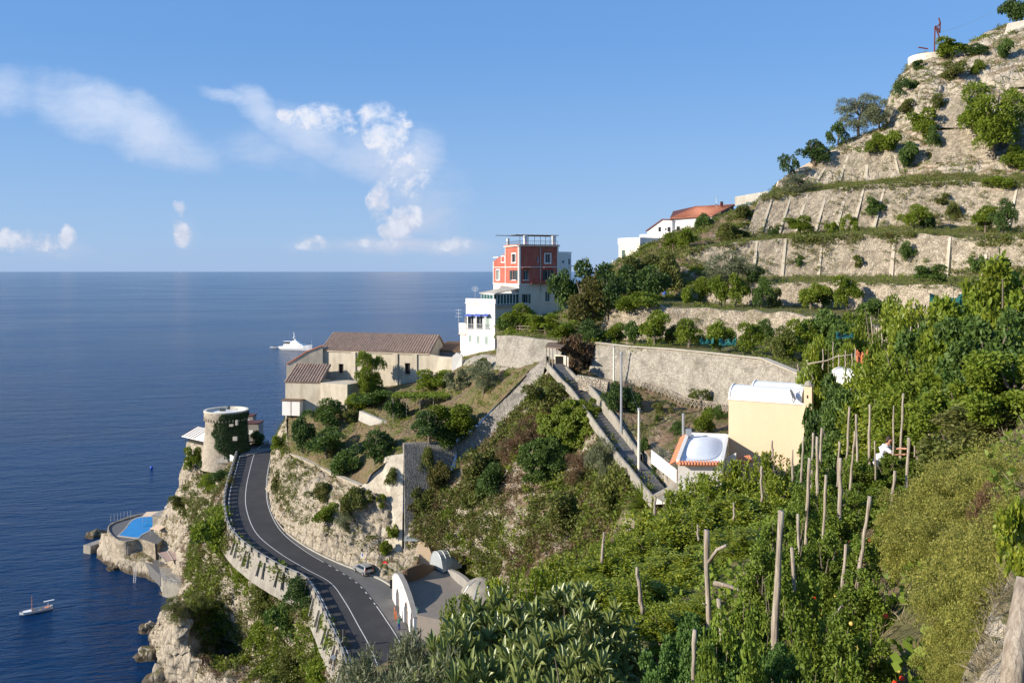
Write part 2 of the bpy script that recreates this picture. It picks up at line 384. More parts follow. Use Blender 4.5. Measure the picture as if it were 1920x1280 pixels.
# the stepped lane: its bed is cut into the slopes on both sides
LC = [(1040,686,137.0,1.6),(1048,697,133),(1068,720,129.5),(1090,742,126),(1108,768,121.8),(1128,795,118),(1148,822,113.5),(1168,850,108.5),(1185,872,103.5),(1205,895,98.5),(1228,925,92),(1250,950,86)]
lc = np.array([P(*p[:3])+np.array((0,0,.35)) for p in LC]); lc = cr(lc[:, None, :], 120)[:, 0]
LANE = [tuple(p) for p in lc]
# sea cliff under the road, down to the water
patch('cliff', [
 [D(500,822,221), D(430,835,222), D(360,845,228), D(347,900,232), D(342,1011,235.8)],
 [Zp(449,846,29.4), D(415,880,212), D(352,868,215), D(322,950,222), D(205,1050,219.5)],
 [Zp(436,885,29), Zp(405,912,25), Zp(368,935,20), Zp(330,1000,9.0), Zp(240,1080,-1)],
 [Zp(425,925,28.5), Zp(402,945,24), Zp(372,985,17), Zp(347,1045,8), Zp(296,1098,-1)],
 [Zp(424,960,28), Zp(395,990,23), Zp(371,1035,15), Zp(352,1074,7), Zp(345,1104,-1)],
 [Zp(438,1003,27.5), Zp(405,1030,22), Zp(375,1068,15), Zp(346,1100,8), Zp(322,1130,-1)],
 [Zp(480,1040,27), Zp(440,1070,21), Zp(390,1100,14), Zp(335,1125,10), Zp(298,1165,-1)],
 [Zp(530,1070,26.5), Zp(475,1115,19), Zp(412,1150,11), Zp(335,1140,14), Zp(280,1192,-1)],
 [Zp(575,1092,26), Zp(505,1150,17.5), Zp(425,1205,5), Zp(340,1165,13), Zp(282,1230,-1)],
 [Zp(597,1125,25.5), Zp(535,1190,16.5), Zp(445,1240,4), Zp(350,1235,7), Zp(306,1266,-1)],
 [Zp(622,1180,25), Zp(575,1235,16), Zp(505,1265,10), Zp(420,1290,6), Zp(345,1320,-1)],
 [Zp(645,1230,24.5), Zp(605,1300,15), Zp(545,1345,9), Zp(480,1380,4), Zp(420,1410,-1)],
 [Zp(690,1400,23), Zp(650,1480,14), Zp(600,1530,8), Zp(550,1580,3), Zp(500,1600,-1)],
], 240, 130, 'cliff', 1.3, .14, .05, 'sea_cliff', fine=.5)
# rock above the road up to the garden edge
patch('rockface', [
 [D(560,770,196), D(552,790,198), D(547,806,200), Zp(548,821,29.5)],
 [Zp(538,778,43.5), D(530,800,182), D(520,825,194), Zp(518,837,29.3)],
 [Zp(541,835,39.5), D(528,855,176), D(514,868,188), Zp(506,877,28.9)],
 [Zp(545,856,38), D(528,885,166), D(512,905,176), Zp(502,917,28.4)],
 [Zp(570,868,38), D(550,900,160), D(524,935,162), Zp(508,952,27.9)],
 [Zp(600,882,37.8), D(580,920,152), D(548,965,154), Zp(531,990,27.4)],
 [Zp(635,898,37.6), D(620,935,147), D(590,985,145), Zp(574,1023,26.9)],
 [Zp(672,915,37.4), D(665,955,141), D(645,1005,141), Zp(629,1051,26.4)],
 [Zp(700,925,37.6), D(700,965,140.5), D(700,1020,139), Zp(698,1077,25.9)],
 [D(752,960,140), D(748,1000,139), D(740,1040,138), Zp(729,1093,25.6)],
 [D(790,970,139), D(790,1005,137), D(785,1045,135), Zp(765,1110,25.3)],
], 190, 75, 'cliff', .8, .22, .05, 'road_cliff', fine=.5)
# garden shelf below the old building
patch('garden', [
 [D(525,775,190), D(600,748,193), D(650,728,194), D(720,718,190), D(800,700,185), D(865,670,180), D(935,655,172), D(1030,655,152)],
 [D(540,776,181), D(600,757,182), D(650,741,183), D(720,730,179), D(800,716,175), D(860,695,171), D(935,676,163), D(1010,672,149)],
 [D(540,800,176), D(600,795,172), D(660,785,170), D(740,775,165), D(800,765,160), D(860,745,157), D(930,715,152), D(1000,690,144.5)],
 [Zp(540,835,39.5), D(600,840,163), D(665,850,158), D(730,820,152), D(790,805,149), D(850,790,150), D(905,760,149), D(990,696,143.5)],
 [Zp(545,854,38), Zp(605,880,38), Zp(675,912,37.6), D(700,885,142), D(757,848,142), D(850,825,144.6), D(905,784,145), D(985,704,142.5)],
], 70, 150, 'garden', .35, .2, .1, 'garden_ground')
# gully between the tall wall and the stepped lane
patch('gully', [
 [D(1026,694,137), D(998,738,139), D(955,785,141), D(918,828,141.5), D(862,868,142.5), D(806,925,141), D(765,1000,139.4), D(748,1040,138), D(735,1090,137)],
 [D(1031,702,136), D(1016,766,133), D(985,825,131), D(950,885,129), D(905,935,130), D(860,985,131), D(815,1015,133), D(800,1042,139), D(775,1082,140)],
 [D(1034,706,135), D(1048,770,128), D(1062,850,121), D(1062,920,115), D(1045,985,110), D(1000,1035,113), D(930,1058,122), D(885,1064,131), D(862,1096,132)],
 [D(1042,696,133), D(1077,742,127), D(1112,790,120), D(1152,850,109.5), D(1195,900,98), D(1240,955,88), D(1210,1060,82), D(1110,1130,88), D(990,1170,105)],
 [D(1046,697,132), D(1085,742,126.5), D(1125,790,119), D(1165,850,109), D(1215,905,96), D(1280,955,82), D(1320,1060,68), D(1300,1180,60), D(1200,1320,60)],
], 150, 190, 'slope', .8, .17, .10, 'gully_slope')
# ground right of the lane, under the big wall
patch('lanebank', [
 [D(1058,686,138), D(1100,697,138.5), D(1180,712,133), D(1260,734,126), D(1340,757,119), D(1430,776,110), D(1600,790,91)],
 [D(1062,692,132), D(1100,740,126), D(1150,765,120), D(1210,785,117), D(1290,800,110), D(1370,810,105), D(1480,820,98)],
 [D(1085,735,127.5), D(1135,790,118.5), D(1180,820,112), D(1225,830,108), D(1270,850,101), D(1370,850,97), D(1480,850,93)],
 [D(1125,785,119.5), D(1180,850,108), D(1205,875,102), D(1240,880,98), D(1300,900,90), D(1370,900,88), D(1480,900,80)],
 [D(1165,845,109.7), D(1222,900,96), D(1260,930,88), D(1300,950,80), D(1340,970,74), D(1400,980,70), D(1500,980,66)],
], 60, 100, 'slope', .45, .25, .08, 'lane_bank')
patch('gatefill', [
 [D(985,630,160), D(990,660,154), D(1010,700,141)],
 [D(1062,636,156), D(1062,662,146), D(1048,692,137)],
 [D(1135,636,148), D(1118,678,140), D(1090,703,136)],
 [D(1200,645,140), D(1185,700,136), D(1150,730,131)],
], 20, 20, 'slope', .2, .25, .1, 'gate_ground')
patch('portalfill', [
 [Zp(680,1074,25.9), D(760,1000,141), D(800,960,142)],
 [Zp(727,1096,25.3), D(790,1064,137), D(840,1045,141)],
 [Zp(760,1122,24.9), D(872,1112,128), D(905,1064,131)],
 [Zp(800,1182,24.2), D(935,1160,112), D(1000,1100,109)],
 [Zp(850,1262,23.7), D(980,1210,98), D(1100,1110,84)],
 [Zp(900,1352,22.7), D(1080,1320,80), D(1200,1200,70)],
], 40, 40, 'slope', .4, .2, .08, 'gully_foot')
# foreground garden slope
def XYZ(*q): return [np.array(p, float) for p in q]
patch('near', [
 XYZ((-12,-4,57),(-6,-4,62.5),(0,-4,68.5),(2,-4,71.2),(4,-4,72.3),(8,-4,72.8),(15,-4,73.6)),
 XYZ((-12,2,57),(-6,2,62),(-.5,2,67.2),(1.6,2,69.2),(3.2,2,71.6),(8,2,72.4),(15,2,73.4)),
 XYZ((-12,6,56.5),(-5,6,62),(0,6,65.6),(2.6,6,67.4),(4.6,6.5,70.4),(8,6,71.8),(15,6,73)),
 XYZ((-12,12,56),(-6,12,60.5),(0,12,65),(3.9,12,67.2),(6.2,12,69.5),(8.6,12,71.4),(16,12,73)),
 XYZ((-14,20,54),(-7,20,59),(0,20,63.6),(5,20,66.2),(9.8,20,68.1),(12.8,20,70.8),(20,20,72.2)),
 XYZ((-16,28,52),(-8,28,56.6),(0,28,61.4),(7,28,65.0),(12,28,66.9),(16,28,68.6),(25,28,72.3)),
 XYZ((-16,38,49),(-8,38,53.5),(0,38,58),(8,38,61.4),(14,38,63.2),(20,38,67.2),(32,38,74)),
 XYZ((-16,50,46),(-6,50,50.5),(4,50,55),(14,50,58.6),(21,50,61.6),(30,50,67),(45,50,75)),
 XYZ((-14,62,43),(-2,62,47.5),(8,62,51.5),(18,62,55),(28,62,60.5),(40,62,67.5),(56,62,75)),
 XYZ((-10,78,39),(4,78,45),(14,78,49.5),(25,78,53.5),(36,78,61),(50,78,67),(68,78,75)),
 XYZ((-6,92,34),(8,92,42),(18,92,47.5),(30,92,54),(40,92,62),(56,92,68),(76,92,76)),
], 150, 130, 'garden', .35, .5, .04, 'garden_slope', fine=.3)

# ------------------------------------------------------------ right-hand terraces: walls (base, top polylines) and the ground between
def poly(pts, n):
    C = np.array([P(*p) for p in pts]); L = np.concatenate([[0], np.cumsum(np.linalg.norm(np.diff(C, axis=0), axis=1))])
    s_ = np.linspace(0, L[-1], n); return np.stack([np.interp(s_, L, C[:, k]) for k in range(3)], 1)
def wallmesh(base, top, n, m, thick=.6, rough=.12, capz=.0, ragged=0.0, sink=.6):
    B, T = poly(base, n)-(0, 0, sink), poly(top, n)
    if ragged:
        for i in range(n): T[i, 2] += ragged*mnoise.noise(Vector(T[i])*.4)
    d = np.gradient(B, axis=0); nr = np.stack([d[:, 1], -d[:, 0], 0*d[:, 0]], 1); nr /= np.linalg.norm(nr, axis=1)[:, None]
    rows = []
    for k in range(m+1):
        f = k/m; r = B*(1-f)+T*f
        if 0 < k < m or True: r = r+nr*np.array([rough*(mnoise.noise(Vector(p)*1.1)+.6*mnoise.noise(Vector(p)*.3)*2) for p in r])[:, None]
        rows.append(r)
    rows.append(rows[-1]-nr*thick); rows.append(rows[0]-nr*thick*1.6)
    return np.array(rows), nr, B, T
def retaining(name, label, base, top, mat='wall_stone', n=None, m=None, thick=.7, rough=.24, ribs=0, ribmat='buttress_plaster', ribw=.55, cat='wall', ragged=.0, coping=False, group=None, ribset=None):
    L = np.linalg.norm(P(*base[-1])-P(*base[0])); H = np.linalg.norm(P(*top[0])-P(*base[0]))
    n = n or max(8, int(L/.7)); m = m or max(3, int(H/.7))
    G, nr, B, T = wallmesh(base, top, n, m, thick, rough, ragged=ragged)
    b0 = len(BV); r, c = G.shape[:2]; BV.extend(map(tuple, G.reshape(-1, 3))); BF.extend((b0+i*c+j, b0+i*c+j+1, b0+(i+1)*c+j+1, b0+(i+1)*c+j) for i in range(r-1) for j in range(c-1))
    mb = MB(); mb.grid(G)
    if not ribs and not coping and ribset is None:
        return tag(mb.build(name, mat), label, cat, group)
    t_ = thing(name, label, cat, B[n//2], group); mb.build('masonry', mat, t_)
    for f in (ribset if ribset is not None else [(k+.5)/ribs for k in range(ribs)]):
        i = int(f*(n-1)); a, b = B[i]-(0, 0, .4), T[i]-(0, 0, .05+random.random()*.5); w = ribw*(.8+.4*random.random())/2
        dr = np.array((-nr[i][1], nr[i][0], 0)); o1, o2 = nr[i]*(.5+.3*random.random()), nr[i]*.16
        q = MB(); q.add([a-dr*w*1.4+o1, a+dr*w*1.4+o1, b+dr*w*.8+o2, b-dr*w*.8+o2, a-dr*w*1.4-nr[i]*.4, a+dr*w*1.4-nr[i]*.4, b+dr*w*.8-nr[i]*.4, b-dr*w*.8-nr[i]*.4],
              [(0,1,2,3),(1,5,6,2),(4,0,3,7),(3,2,6,7)]); q.build('buttress', ribmat, t_)
    if coping:
        q = MB()
        for k in range(n-1):
            for z0, z1 in ((0, .14),):
                a, b = T[k], T[k+1]; na, nb = nr[k], nr[k+1]
                q.add([a+na*.3, b+nb*.3, b-nb*thick, a-na*thick, a+na*.3+(0, 0, z1), b+nb*.3+(0, 0, z1), b-nb*thick+(0, 0, z1), a-na*thick+(0, 0, z1)], [(0,1,5,4),(4,5,6,7),(2,3,7,6),(0,3,2,1)])
        q.build('coping', 'buttress_plaster', t_)
    return t_
# W1: the big wall above the lane
W1b = [(1100,700,137),(1180,722,131),(1260,745,124),(1340,770,117),(1430,790,108),(1520,800,98),(1580,800,90)]
W1t = [(1118,643,138),(1180,650,132.5),(1260,655,125.5),(1340,663,118.5),(1430,673,109.5),(1500,702,101),(1580,752,91)]
retaining('retaining_wall', 'tall pale stone wall with a clean top edge above the stepped lane and yellow house', W1b, W1t, 'wall_stone_warm', coping=True, rough=.12)
W2b = [(1120,640,158),(1200,640,152),(1300,638,148),(1410,640,142),(1500,645,133),(1600,655,122),(1700,665,110)]
W2t = [(1135,575,160),(1200,571,154),(1300,577,150),(1395,583,145),(1500,590,136),(1600,610,124),(1700,625,112)]
retaining('terrace_wall', 'low crumbling stone wall behind the row of small citrus trees', W2b, W2t, 'wall_stone', ragged=.8)
W3b = [(1262,560,176),(1330,572,170),(1450,574,165),(1560,580,158),(1680,588,148),(1830,600,135),(1960,610,120),(2350,620,100.8)]
W3t = [(1275,545,177),(1340,530,171),(1450,530,166),(1560,529,159.5),(1680,532,150),(1830,540,137),(1960,540,122),(2350,540,102.5)]
retaining('terrace_wall', 'light stone terrace wall with tree shadows cast on it', W3b, W3t, 'wall_stone', ragged=.6)
W4b = [(1280,522,188),(1400,520,184),(1500,520,180),(1620,520,174),(1750,520,166),(1900,520,155),(2000,520,150),(2350,530,126.0)]
W4t = [(1290,470,190),(1400,452,186.5),(1500,446,183),(1600,441,178),(1700,438,172),(1800,446,165),(1920,444,157),(2000,444,151),(2350,444,126.8)]
retaining('terrace_wall', 'long rubble terrace wall with pale buttresses, third level up', W4b, W4t, 'wall_stone', ribset=[.10,.155,.21,.29,.43,.53,.60,.74,.83,.92], ragged=.45)
W5b = [(1395,450,203),(1480,440,201),(1580,432,197),(1680,425,192),(1800,425,185),(1920,430,176),(2000,430,170),(2350,440,142.8)]
W5t = [(1424,371,206),(1500,362,204),(1600,350,200),(1680,343,196),(1800,340,190),(1920,345,182),(2000,345,176),(2350,345,147.8)]
retaining('terrace_wall', 'steep buttressed stone wall under the grassy terrace by the grey shrub', W5b, W5t, 'wall_stone', ribset=[.035,.08,.12,.165,.215,.25,.30,.58,.70,.84], ragged=.3)
W6b = [(1500,345,217),(1560,346,215),(1620,340,212),(1700,332,208)]
W6t = [(1542,297,219),(1580,290,218),(1630,284,215),(1684,278,212)]
retaining('terrace_wall', 'topmost buttressed rubble wall below the sloping peach wall', W6b, W6t, 'wall_stone', ribset=[.12,.36,.62,.95], ragged=.3)
retaining('terrace_wall', 'short blunt stone wall left of the big round tree', [(1745,300,205),(1800,300,202),(1870,300,198)], [(1757,246,207),(1805,242,204),(1870,240,200)], 'wall_stone', thick=4, ragged=.6)
retaining('terrace_wall', 'sloping patch of rubble wall under the dry grass near the summit', [(1735,240,213),(1770,235,211),(1810,235,209)], [(1742,192,217),(1790,178,214),(1815,172,212)], 'wall_stone', thick=4, ragged=.4)
retaining('terrace_wall', 'stub of stone wall at the right edge below the summit', [(1900,160,212),(1990,150,205)], [(1903,152,213),(1990,115,207)], 'wall_stone')

# ground of each terrace (front edge = wall top, back edge = next base)
def ground_between(nm, top, base2, drop=.12, mat='meadow', n=90, amp=.12):
    A, B = poly(top, n), poly(base2, n); A = A-(0, 0, drop); B = B.copy()
    # sort by azimuth so that edges pair up
    a0 = max(A[0, 0]/A[0, 1], B[0, 0]/B[0, 1]); a1 = min(A[-1, 0]/A[-1, 1], B[-1, 0]/B[-1, 1])
    lo, hi = min(A[0, 0]/A[0, 1], B[0, 0]/B[0, 1]), max(A[-1, 0]/A[-1, 1], B[-1, 0]/B[-1, 1])
    az = np.linspace(lo, hi, n)
    def at(Q): a = Q[:, 0]/Q[:, 1]; return np.stack([np.interp(az, a, Q[:, k]) for k in range(3)], 1)
    A2, B2 = at(A), at(B); k_ = B2-A2; far = B2+k_*.12+np.array((0, .8, .35))
    rows = [list(A2+k_*.03-(0,0,1.7)), list(A2+k_*.03-(0,0,.25)), list(A2*.67+B2*.33), list(A2*.33+B2*.67), list(far)]
    patch(nm, rows, 14, n, mat, amp, .3, .1, 'terrace_ground')
ground_between('T1', W1t, W2b)
ground_between('T2', W2t, [(1150,560,185),(1200,563,182)]+W3b)
ground_between('T3', W3t, [(1262,524,189)]+W4b)
ground_between('T4', [(1260,475,196)]+W4t, [(1330,450,207)]+W5b)
ground_between('T5', W5t, [(1460,350,218)]+W6b+[(1760,325,203),(1860,330,195),(1960,330,185)])
# far left shoulder of the hill: scrub slope from the lane head to the far houses
patch('shoulder', [
 [D(1120,640,160), D(1128,600,172), D(1130,560,185), D(1138,530,200), D(1140,500,225)],
 [D(1160,640,156), D(1165,590,168), D(1170,560,183), D(1180,515,195), D(1185,478,222)],
 [D(1220,640,153), D(1220,590,165), D(1225,565,180), D(1235,500,192), D(1260,440,222)],
 [D(1280,640,150), D(1275,590,164), D(1280,545,179), D(1290,475,193), D(1340,412,224)],
 [D(1320,640,149), D(1330,590,165), D(1340,540,180), D(1380,460,200), D(1430,372,212)],
 [D(1380,640,149), D(1390,590,165), D(1400,560,180), D(1430,470,200), D(1480,345,222)],
], 60, 60, 'slope', .8, .2, .05, 'hill_shoulder')
# upper hillside to the summit
patch('upper', [
 [D(1445,362,216), D(1500,352,216), D(1560,350,214), D(1620,345,211.5), D(1700,335,207), D(1780,345,198), D(1860,345,192), D(1960,345,185), D(2330,315,171.0)],
 [D(1450,353,221), D(1530,312,220), D(1575,300,219.5), D(1625,292,216.5), D(1695,285,212.5), D(1770,300,205), D(1860,300,199), D(1960,300,195), D(2330,270,181.0)],
 [D(1455,350,224), D(1530,300,225), D(1575,275,224), D(1640,262,220), D(1710,255,216), D(1780,240,212), D(1860,235,208), D(1960,230,203), D(2330,200,189.0)],
 [D(1458,349,226), D(1535,299,228), D(1595,262,230), D(1658,240,226), D(1712,205,221), D(1780,185,217), D(1860,180,214), D(1960,165,210), D(2330,135,196.0)],
 [D(1458,352,230), D(1535,303,232), D(1600,264,234), D(1662,236,232), D(1685,175,228), D(1740,150,224), D(1830,135,222), D(1960,110,218), D(2330,80,204.0)],
 [D(1458,360,240), D(1535,310,240), D(1600,270,241), D(1655,240,240), D(1668,178,236), D(1708,138,233), D(1800,112,229), D(1960,60,226), D(2330,30,212.0)],
 [D(1470,365,250), D(1545,315,252), D(1610,275,252), D(1662,245,252), D(1680,180,248), D(1715,112,238), D(1800,102,235), D(1885,60,234), D(2330,30,220.0)],
 [D(1480,370,260), D(1555,320,262), D(1620,280,262), D(1675,250,262), D(1690,185,260), D(1725,116,250), D(1810,104,245), D(1900,45,243), D(2330,15,229.0)],
], 150, 150, 'upper_rock', 1.2, .14, .04, 'upper_hillside', fine=.35)
# shelf that carries the red and the white house, and the hidden top behind them
patch('shelf', [
 [D(925,634,163), D(1000,636,156), D(1060,641,149), D(1130,648,139)],
 [D(930,617,172), D(1000,615,168), D(1060,617,163), D(1130,622,155)],
 [D(930,600,183), D(1000,595,183), D(1060,590,180), D(1130,585,175)],
 [D(935,590,195), D(1000,580,197), D(1060,565,195), D(1135,550,192)],
 [D(940,600,215), D(1010,590,215), D(1070,570,215), D(1140,545,215)],
], 40, 60, 'meadow', .5, .2, .06, 'house_shelf')
# ------------------------------------------------------------ road, markings, parapet
m, t = newmat('asphalt'); co = objco(t, True)
a_ = t.noise(co, .35, 5, .6); b_ = t.noise(co, 14, 3, .6)
c = t.mix(t.step(a_, .35, .7), (.021,.021,.024), (.036,.035,.036)); c = t.mix(t.math('MULTIPLY', b_, .4), c, (.055,.053,.051)); c = t.mix(t.math('MULTIPLY', t.step(t.noise(co, .09, 2, .4), .56, .58), .5), c, (.026,.026,.028))
t.link(c, t.b.inputs['Base Color']); t.b.inputs['Roughness'].default_value = .85; bump(t, b_, .3, .02)
flat('layby_asphalt', (.13,.125,.118), .9, 0, .25, .8, .3)
flat('road_paint', (.55,.55,.53), .7, 0, .25, 2.5)
stained('concrete', (.31,.285,.235), (.17,.15,.12), .8, .6)
stained('concrete_light', (.47,.44,.37), (.28,.25,.20), .6, .7)
def band(cA, cB, f0, f1, lift, i0=0, i1=None):
    i1 = i1 or len(cA); a = cA[i0:i1]*(1-f0)+cB[i0:i1]*f0; b = cA[i0:i1]*(1-f1)+cB[i0:i1]*f1
    return a+(0, 0, lift), b+(0, 0, lift)
fs = np.linspace(-.02, 1.0, 8)
G = np.array([rE*(1-f)+rI*f for f in fs]); mb = MB(); mb.grid(G); struct(mb.build('road', 'asphalt', smooth=True))
b0 = len(BV); r_, c_ = G.shape[:2]; BV.extend(map(tuple, G.reshape(-1, 3))); BF.extend((b0+i*c_+j, b0+i*c_+j+1, b0+(i+1)*c_+j+1, b0+(i+1)*c_+j) for i in range(r_-1) for j in range(c_-1))
G = np.array([rI*(1-f)+(rB+(rB-rI)*.25)*f-(0, 0, .004) for f in (0, .5, 1.0)]); mb = MB(); mb.grid(G); struct(mb.build('pavement', 'layby_asphalt'))
W_ = np.linalg.norm(rI-rE, axis=1).mean()
mb = MB(); lw = .13/W_
mb.strip(*band(rE, rI, .46-lw/2, .46+lw/2, .012)); mb.strip(*band(rE, rI, .075-lw/2, .075+lw/2, .012))
n0 = int(NR*.52); n1 = int(NR*.70)
mb.strip(*band(rE, rI, .965-lw/2, .965+lw/2, .012, 0, n0)); mb.strip(*band(rE, rI, .965-lw/2, .965+lw/2, .012, n1))
for k in range(n0+1, n1-1, 3): mb.strip(*band(rE, rI, .965-lw*.6, .965+lw*.6, .012, k, k+2))
struct(mb.build('road_marking', 'road_paint'))
# kerb at the rock foot
mb = MB(); k0 = rB[5:-20]; up = np.array((0, 0, .16)); dv = (rI[5:-20]-rB[5:-20]); dv = dv/(np.linalg.norm(dv, axis=1)[:, None]+1e-6)*.3
mb.grid(np.array([k0+dv-(0, 0, .05), k0+dv+up, k0+up-(0, 0, 0), k0-dv*.5+up])); struct(mb.build('kerb', 'concrete_light'))
# parapet wall on the seaward side
L = np.concatenate([[0], np.cumsum(np.linalg.norm(np.diff(rE, axis=0), axis=1))])
def along(s_):
    p = np.array([np.interp(s_, L, rE[:, k]) for k in range(3)]); q = np.array([np.interp(s_+.3, L, rE[:, k]) for k in range(3)])
    d_ = q-p; d_[2] = 0; d_ /= np.linalg.norm(d_); return p, d_, np.array((d_[1], -d_[0], 0))
par = thing('road_parapet', 'pale pierced concrete parapet with a handrail along the seaward edge of the coast road', 'parapet', rE[NR//2])
side = -1
p_, d_, n_ = along(40); side = 1 if np.dot(n_[:2], (rE[NR//2]-rI[NR//2])[:2]) > 0 else -1
out = []
ss = np.arange(0, L[-1]-1, .8); rows = [[], [], [], [], []]
for s_ in ss:
    p, d_, n_ = along(s_); n_ = n_*side
    for k, (o, z) in enumerate(((.05, .22), (.42, .22), (.48, -.2), (.85, -1.9), (1.25, -3.8))): rows[k].append(p+n_*(o+.12*mnoise.noise(Vector(p*.5)+Vector((k*7, 0, 0))))+(0, 0, z))
mb = MB(); mb.grid(np.array(rows)); mb.build('retaining_face', 'concrete', par)
b0 = len(BV); r_, c_ = np.array(rows).shape[:2]; BV.extend(map(tuple, np.array(rows).reshape(-1, 3))); BF.extend((b0+i*c_+j, b0+i*c_+j+1, b0+(i+1)*c_+j+1, b0+(i+1)*c_+j) for i in range(r_-1) for j in range(c_-1))
first = None
nb = 0
for s_ in np.arange(1, L[-1]-2, 2.75):
    p, d_, n_ = along(s_); n_ = n_*side
    q = MB(); c = p+n_*.24; ax = [d_, n_, np.array((0, 0, 1.))]
    q.box(c+(0, 0, .55), (1.75, .34, .75), ax=ax); q.box(c+(0, 0, .955), (1.95, .46, .09), ax=ax)
    q.build('parapet_block', 'concrete', par); nb += 1
    # battered pier on the outer face
    q = MB(); a = p+n_*.5
    w0, w1 = .45, .62
    if 52 < s_ and nb % 2 == 0:
        for sg in (-1, 1):
            e = d_*sg*.72
            q.add([a+e-d_*.11+(0,0,.1), a+e+d_*.11+(0,0,.1), a+e*1.35+d_*.14+n_*.55+(0,0,-2.3), a+e*1.35-d_*.14+n_*.55+(0,0,-2.3), a+e-d_*.11+n_*.22+(0,0,.1), a+e+d_*.11+n_*.22+(0,0,.1), a+e*1.35+d_*.14+n_*.9+(0,0,-2.3), a+e*1.35-d_*.14+n_*.9+(0,0,-2.3)],
                  [(4,5,6,7),(0,4,7,3),(1,2,6,5),(0,1,5,4)])
        q.build('outer_pier', 'concrete', par)
flat('galvanised', (.45,.46,.47), .45, .6, .1)
mb = MB(); mb.tube([along(s_)[0]+along(s_)[2]*side*.24+(0, 0, 1.08) for s_ in ss], .035, 5); mb.tube([along(s_)[0]+along(s_)[2]*side*.24+(0, 0, .55) for s_ in ss], .03, 5)
mb.build('handrail', 'galvanised', par)

# ------------------------------------------------------------ walls of the promontory
retaining('garden_wall', 'low curved dry-stone wall along the garden edge above the road', [(541,862,171),(546,872,167),(572,886,160),(602,900,155),(637,918,148),(677,940,142.6)], [(539,846,172),(546,851,167),(572,863,160),(602,877,156),(637,894,149),(677,911,143.6)], 'wall_stone', coping=True, rough=.08)
# tall wall: lit face and shaded face meet at a sharp corner
cor_t, cor_b = P(757,852,141), P(752,1052,137.5)
def plane_wall(name, label, pts, mat, thick=.8, back=(.3, .95, 0), sub=None, group=None, cat='wall', rough=.0):
    """a wall of any outline (front corners in order), given real thickness"""
    pts = [np.array(p, float) for p in pts]; mb = MB(); mb.extrude(pts, np.array(back)*thick); o = mb.build(name, mat)
    b0 = len(BV); BV.extend(map(tuple, pts)); BF.append(tuple(range(b0, b0+len(pts))))
    return tag(o, label, cat, group)
m, t = newmat('old_rendered_wall'); co = objco(t, True)
a_ = t.noise(co, .5, 6, .65); b_ = t.noise(co, 2.5, 5, .65); v_ = t.add('ShaderNodeTexVoronoi'); v_.inputs['Scale'].default_value = 1.3; t.link(co, v_.inputs['Vector'])
c = t.mix(t.step(a_, .4, .62), (.54,.485,.385), (.42,.365,.28)); c = t.mix(t.math('MULTIPLY', t.step(b_, .5, .7), .55), c, (.28,.24,.18)); c = t.mix(t.math('MULTIPLY', t.step(v_.outputs['Distance'], .45, .2), .2), c, (.62,.58,.5))
t.link(c, t.b.inputs['Base Color']); t.b.inputs['Roughness'].default_value = .95; bump(t, t.math('ADD', b_, t.math('MULTIPLY', v_.outputs['Distance'], -.6)), .7, .12)
plane_wall('buttress_wall', 'tall sunlit stone wall ending in a sharp corner above the road', [P(672,918,142.8), P(692,905,142.7), P(700,888,142.6), P(716,876,142.3), P(722,858,142), P(757,852,141), P(753,1052,137.5), P(735,1090,136.8), P(690,1085,138), P(672,1000,140.5)], 'old_rendered_wall', 1.0, (-.3,.95,0))
plane_wall('gully_wall', 'tall shaded stone wall facing the gully, right of the sharp corner', [P(757.6,832,141.2), P(760,1075,136.8), P(800,1000,140.3), P(856,846,144), P(856,826,145.6)], 'wall_stone_shaded', .9, (-.35,.9,0))
# diagonal stone wall between garden and gully
DW = [(1026,668,139),(1000,690,142),(985,704,143),(958,730,144),(935,755,144.6),(918,775,145),(900,795,145),(880,812,145),(856,830,145)]
t_ = thing('stepped_wall', 'long stone wall climbing diagonally from the gully to the pergola', 'wall', P(935,755,144))
top = np.array([P(*p) for p in DW]); top = cr(top[:, None, :], 60)[:, 0]
nd = np.gradient(top, axis=0); nn = np.stack([nd[:, 1], -nd[:, 0], 0*nd[:, 0]], 1); nn /= np.linalg.norm(nn, axis=1)[:, None]
if nn[30][1] > 0: nn = -nn
rg = np.array([.12*mnoise.noise(Vector(p)*1.3) for p in top])[:, None]
hh = np.linspace(2.4, 4.6, 60)[:, None]*np.array([[0, 0, 1]])
zz = np.array([[0, 0, 1.]])*(np.array([.2*mnoise.noise(Vector(p)*.9) for p in top])[:, None])
mb = MB(); mb.grid(np.array([top-hh*1.5+nn*(1.1+rg), top-hh*.7+nn*(.5-rg), top-hh*.3+nn*(.3+rg), top+nn*.15+zz, top-nn*.55+zz, top-nn*.7-hh*.45, top-nn*4.5-hh*.5-(0,0,1)])); mb.build('masonry', 'wall_stone_shaded', t_)  # dark stone colour carries the shade of this face
b0 = len(BV)
# wall under the shelf and its lower step
retaining('retaining_wall', 'high stone wall below the white house, left of the pergola', [(931,678,158),(962,684,152),(1000,682,147),(1048,672,143)], [(931,629,160),(962,629,156),(1000,634,151),(1060,642,145)], 'wall_stone_warm', coping=False, rough=.2)
plane_wall('rubble_bank', 'rough pale rubble bank under the white house', [P(838,712,174), P(846,692,175), P(868,676,175), P(900,664,174), P(930,668,163), P(975,680,152), P(1005,684,148), P(985,706,146), P(930,716,156), P(880,716,166)], 'wall_stone_warm', 2, (.1,.95,0))

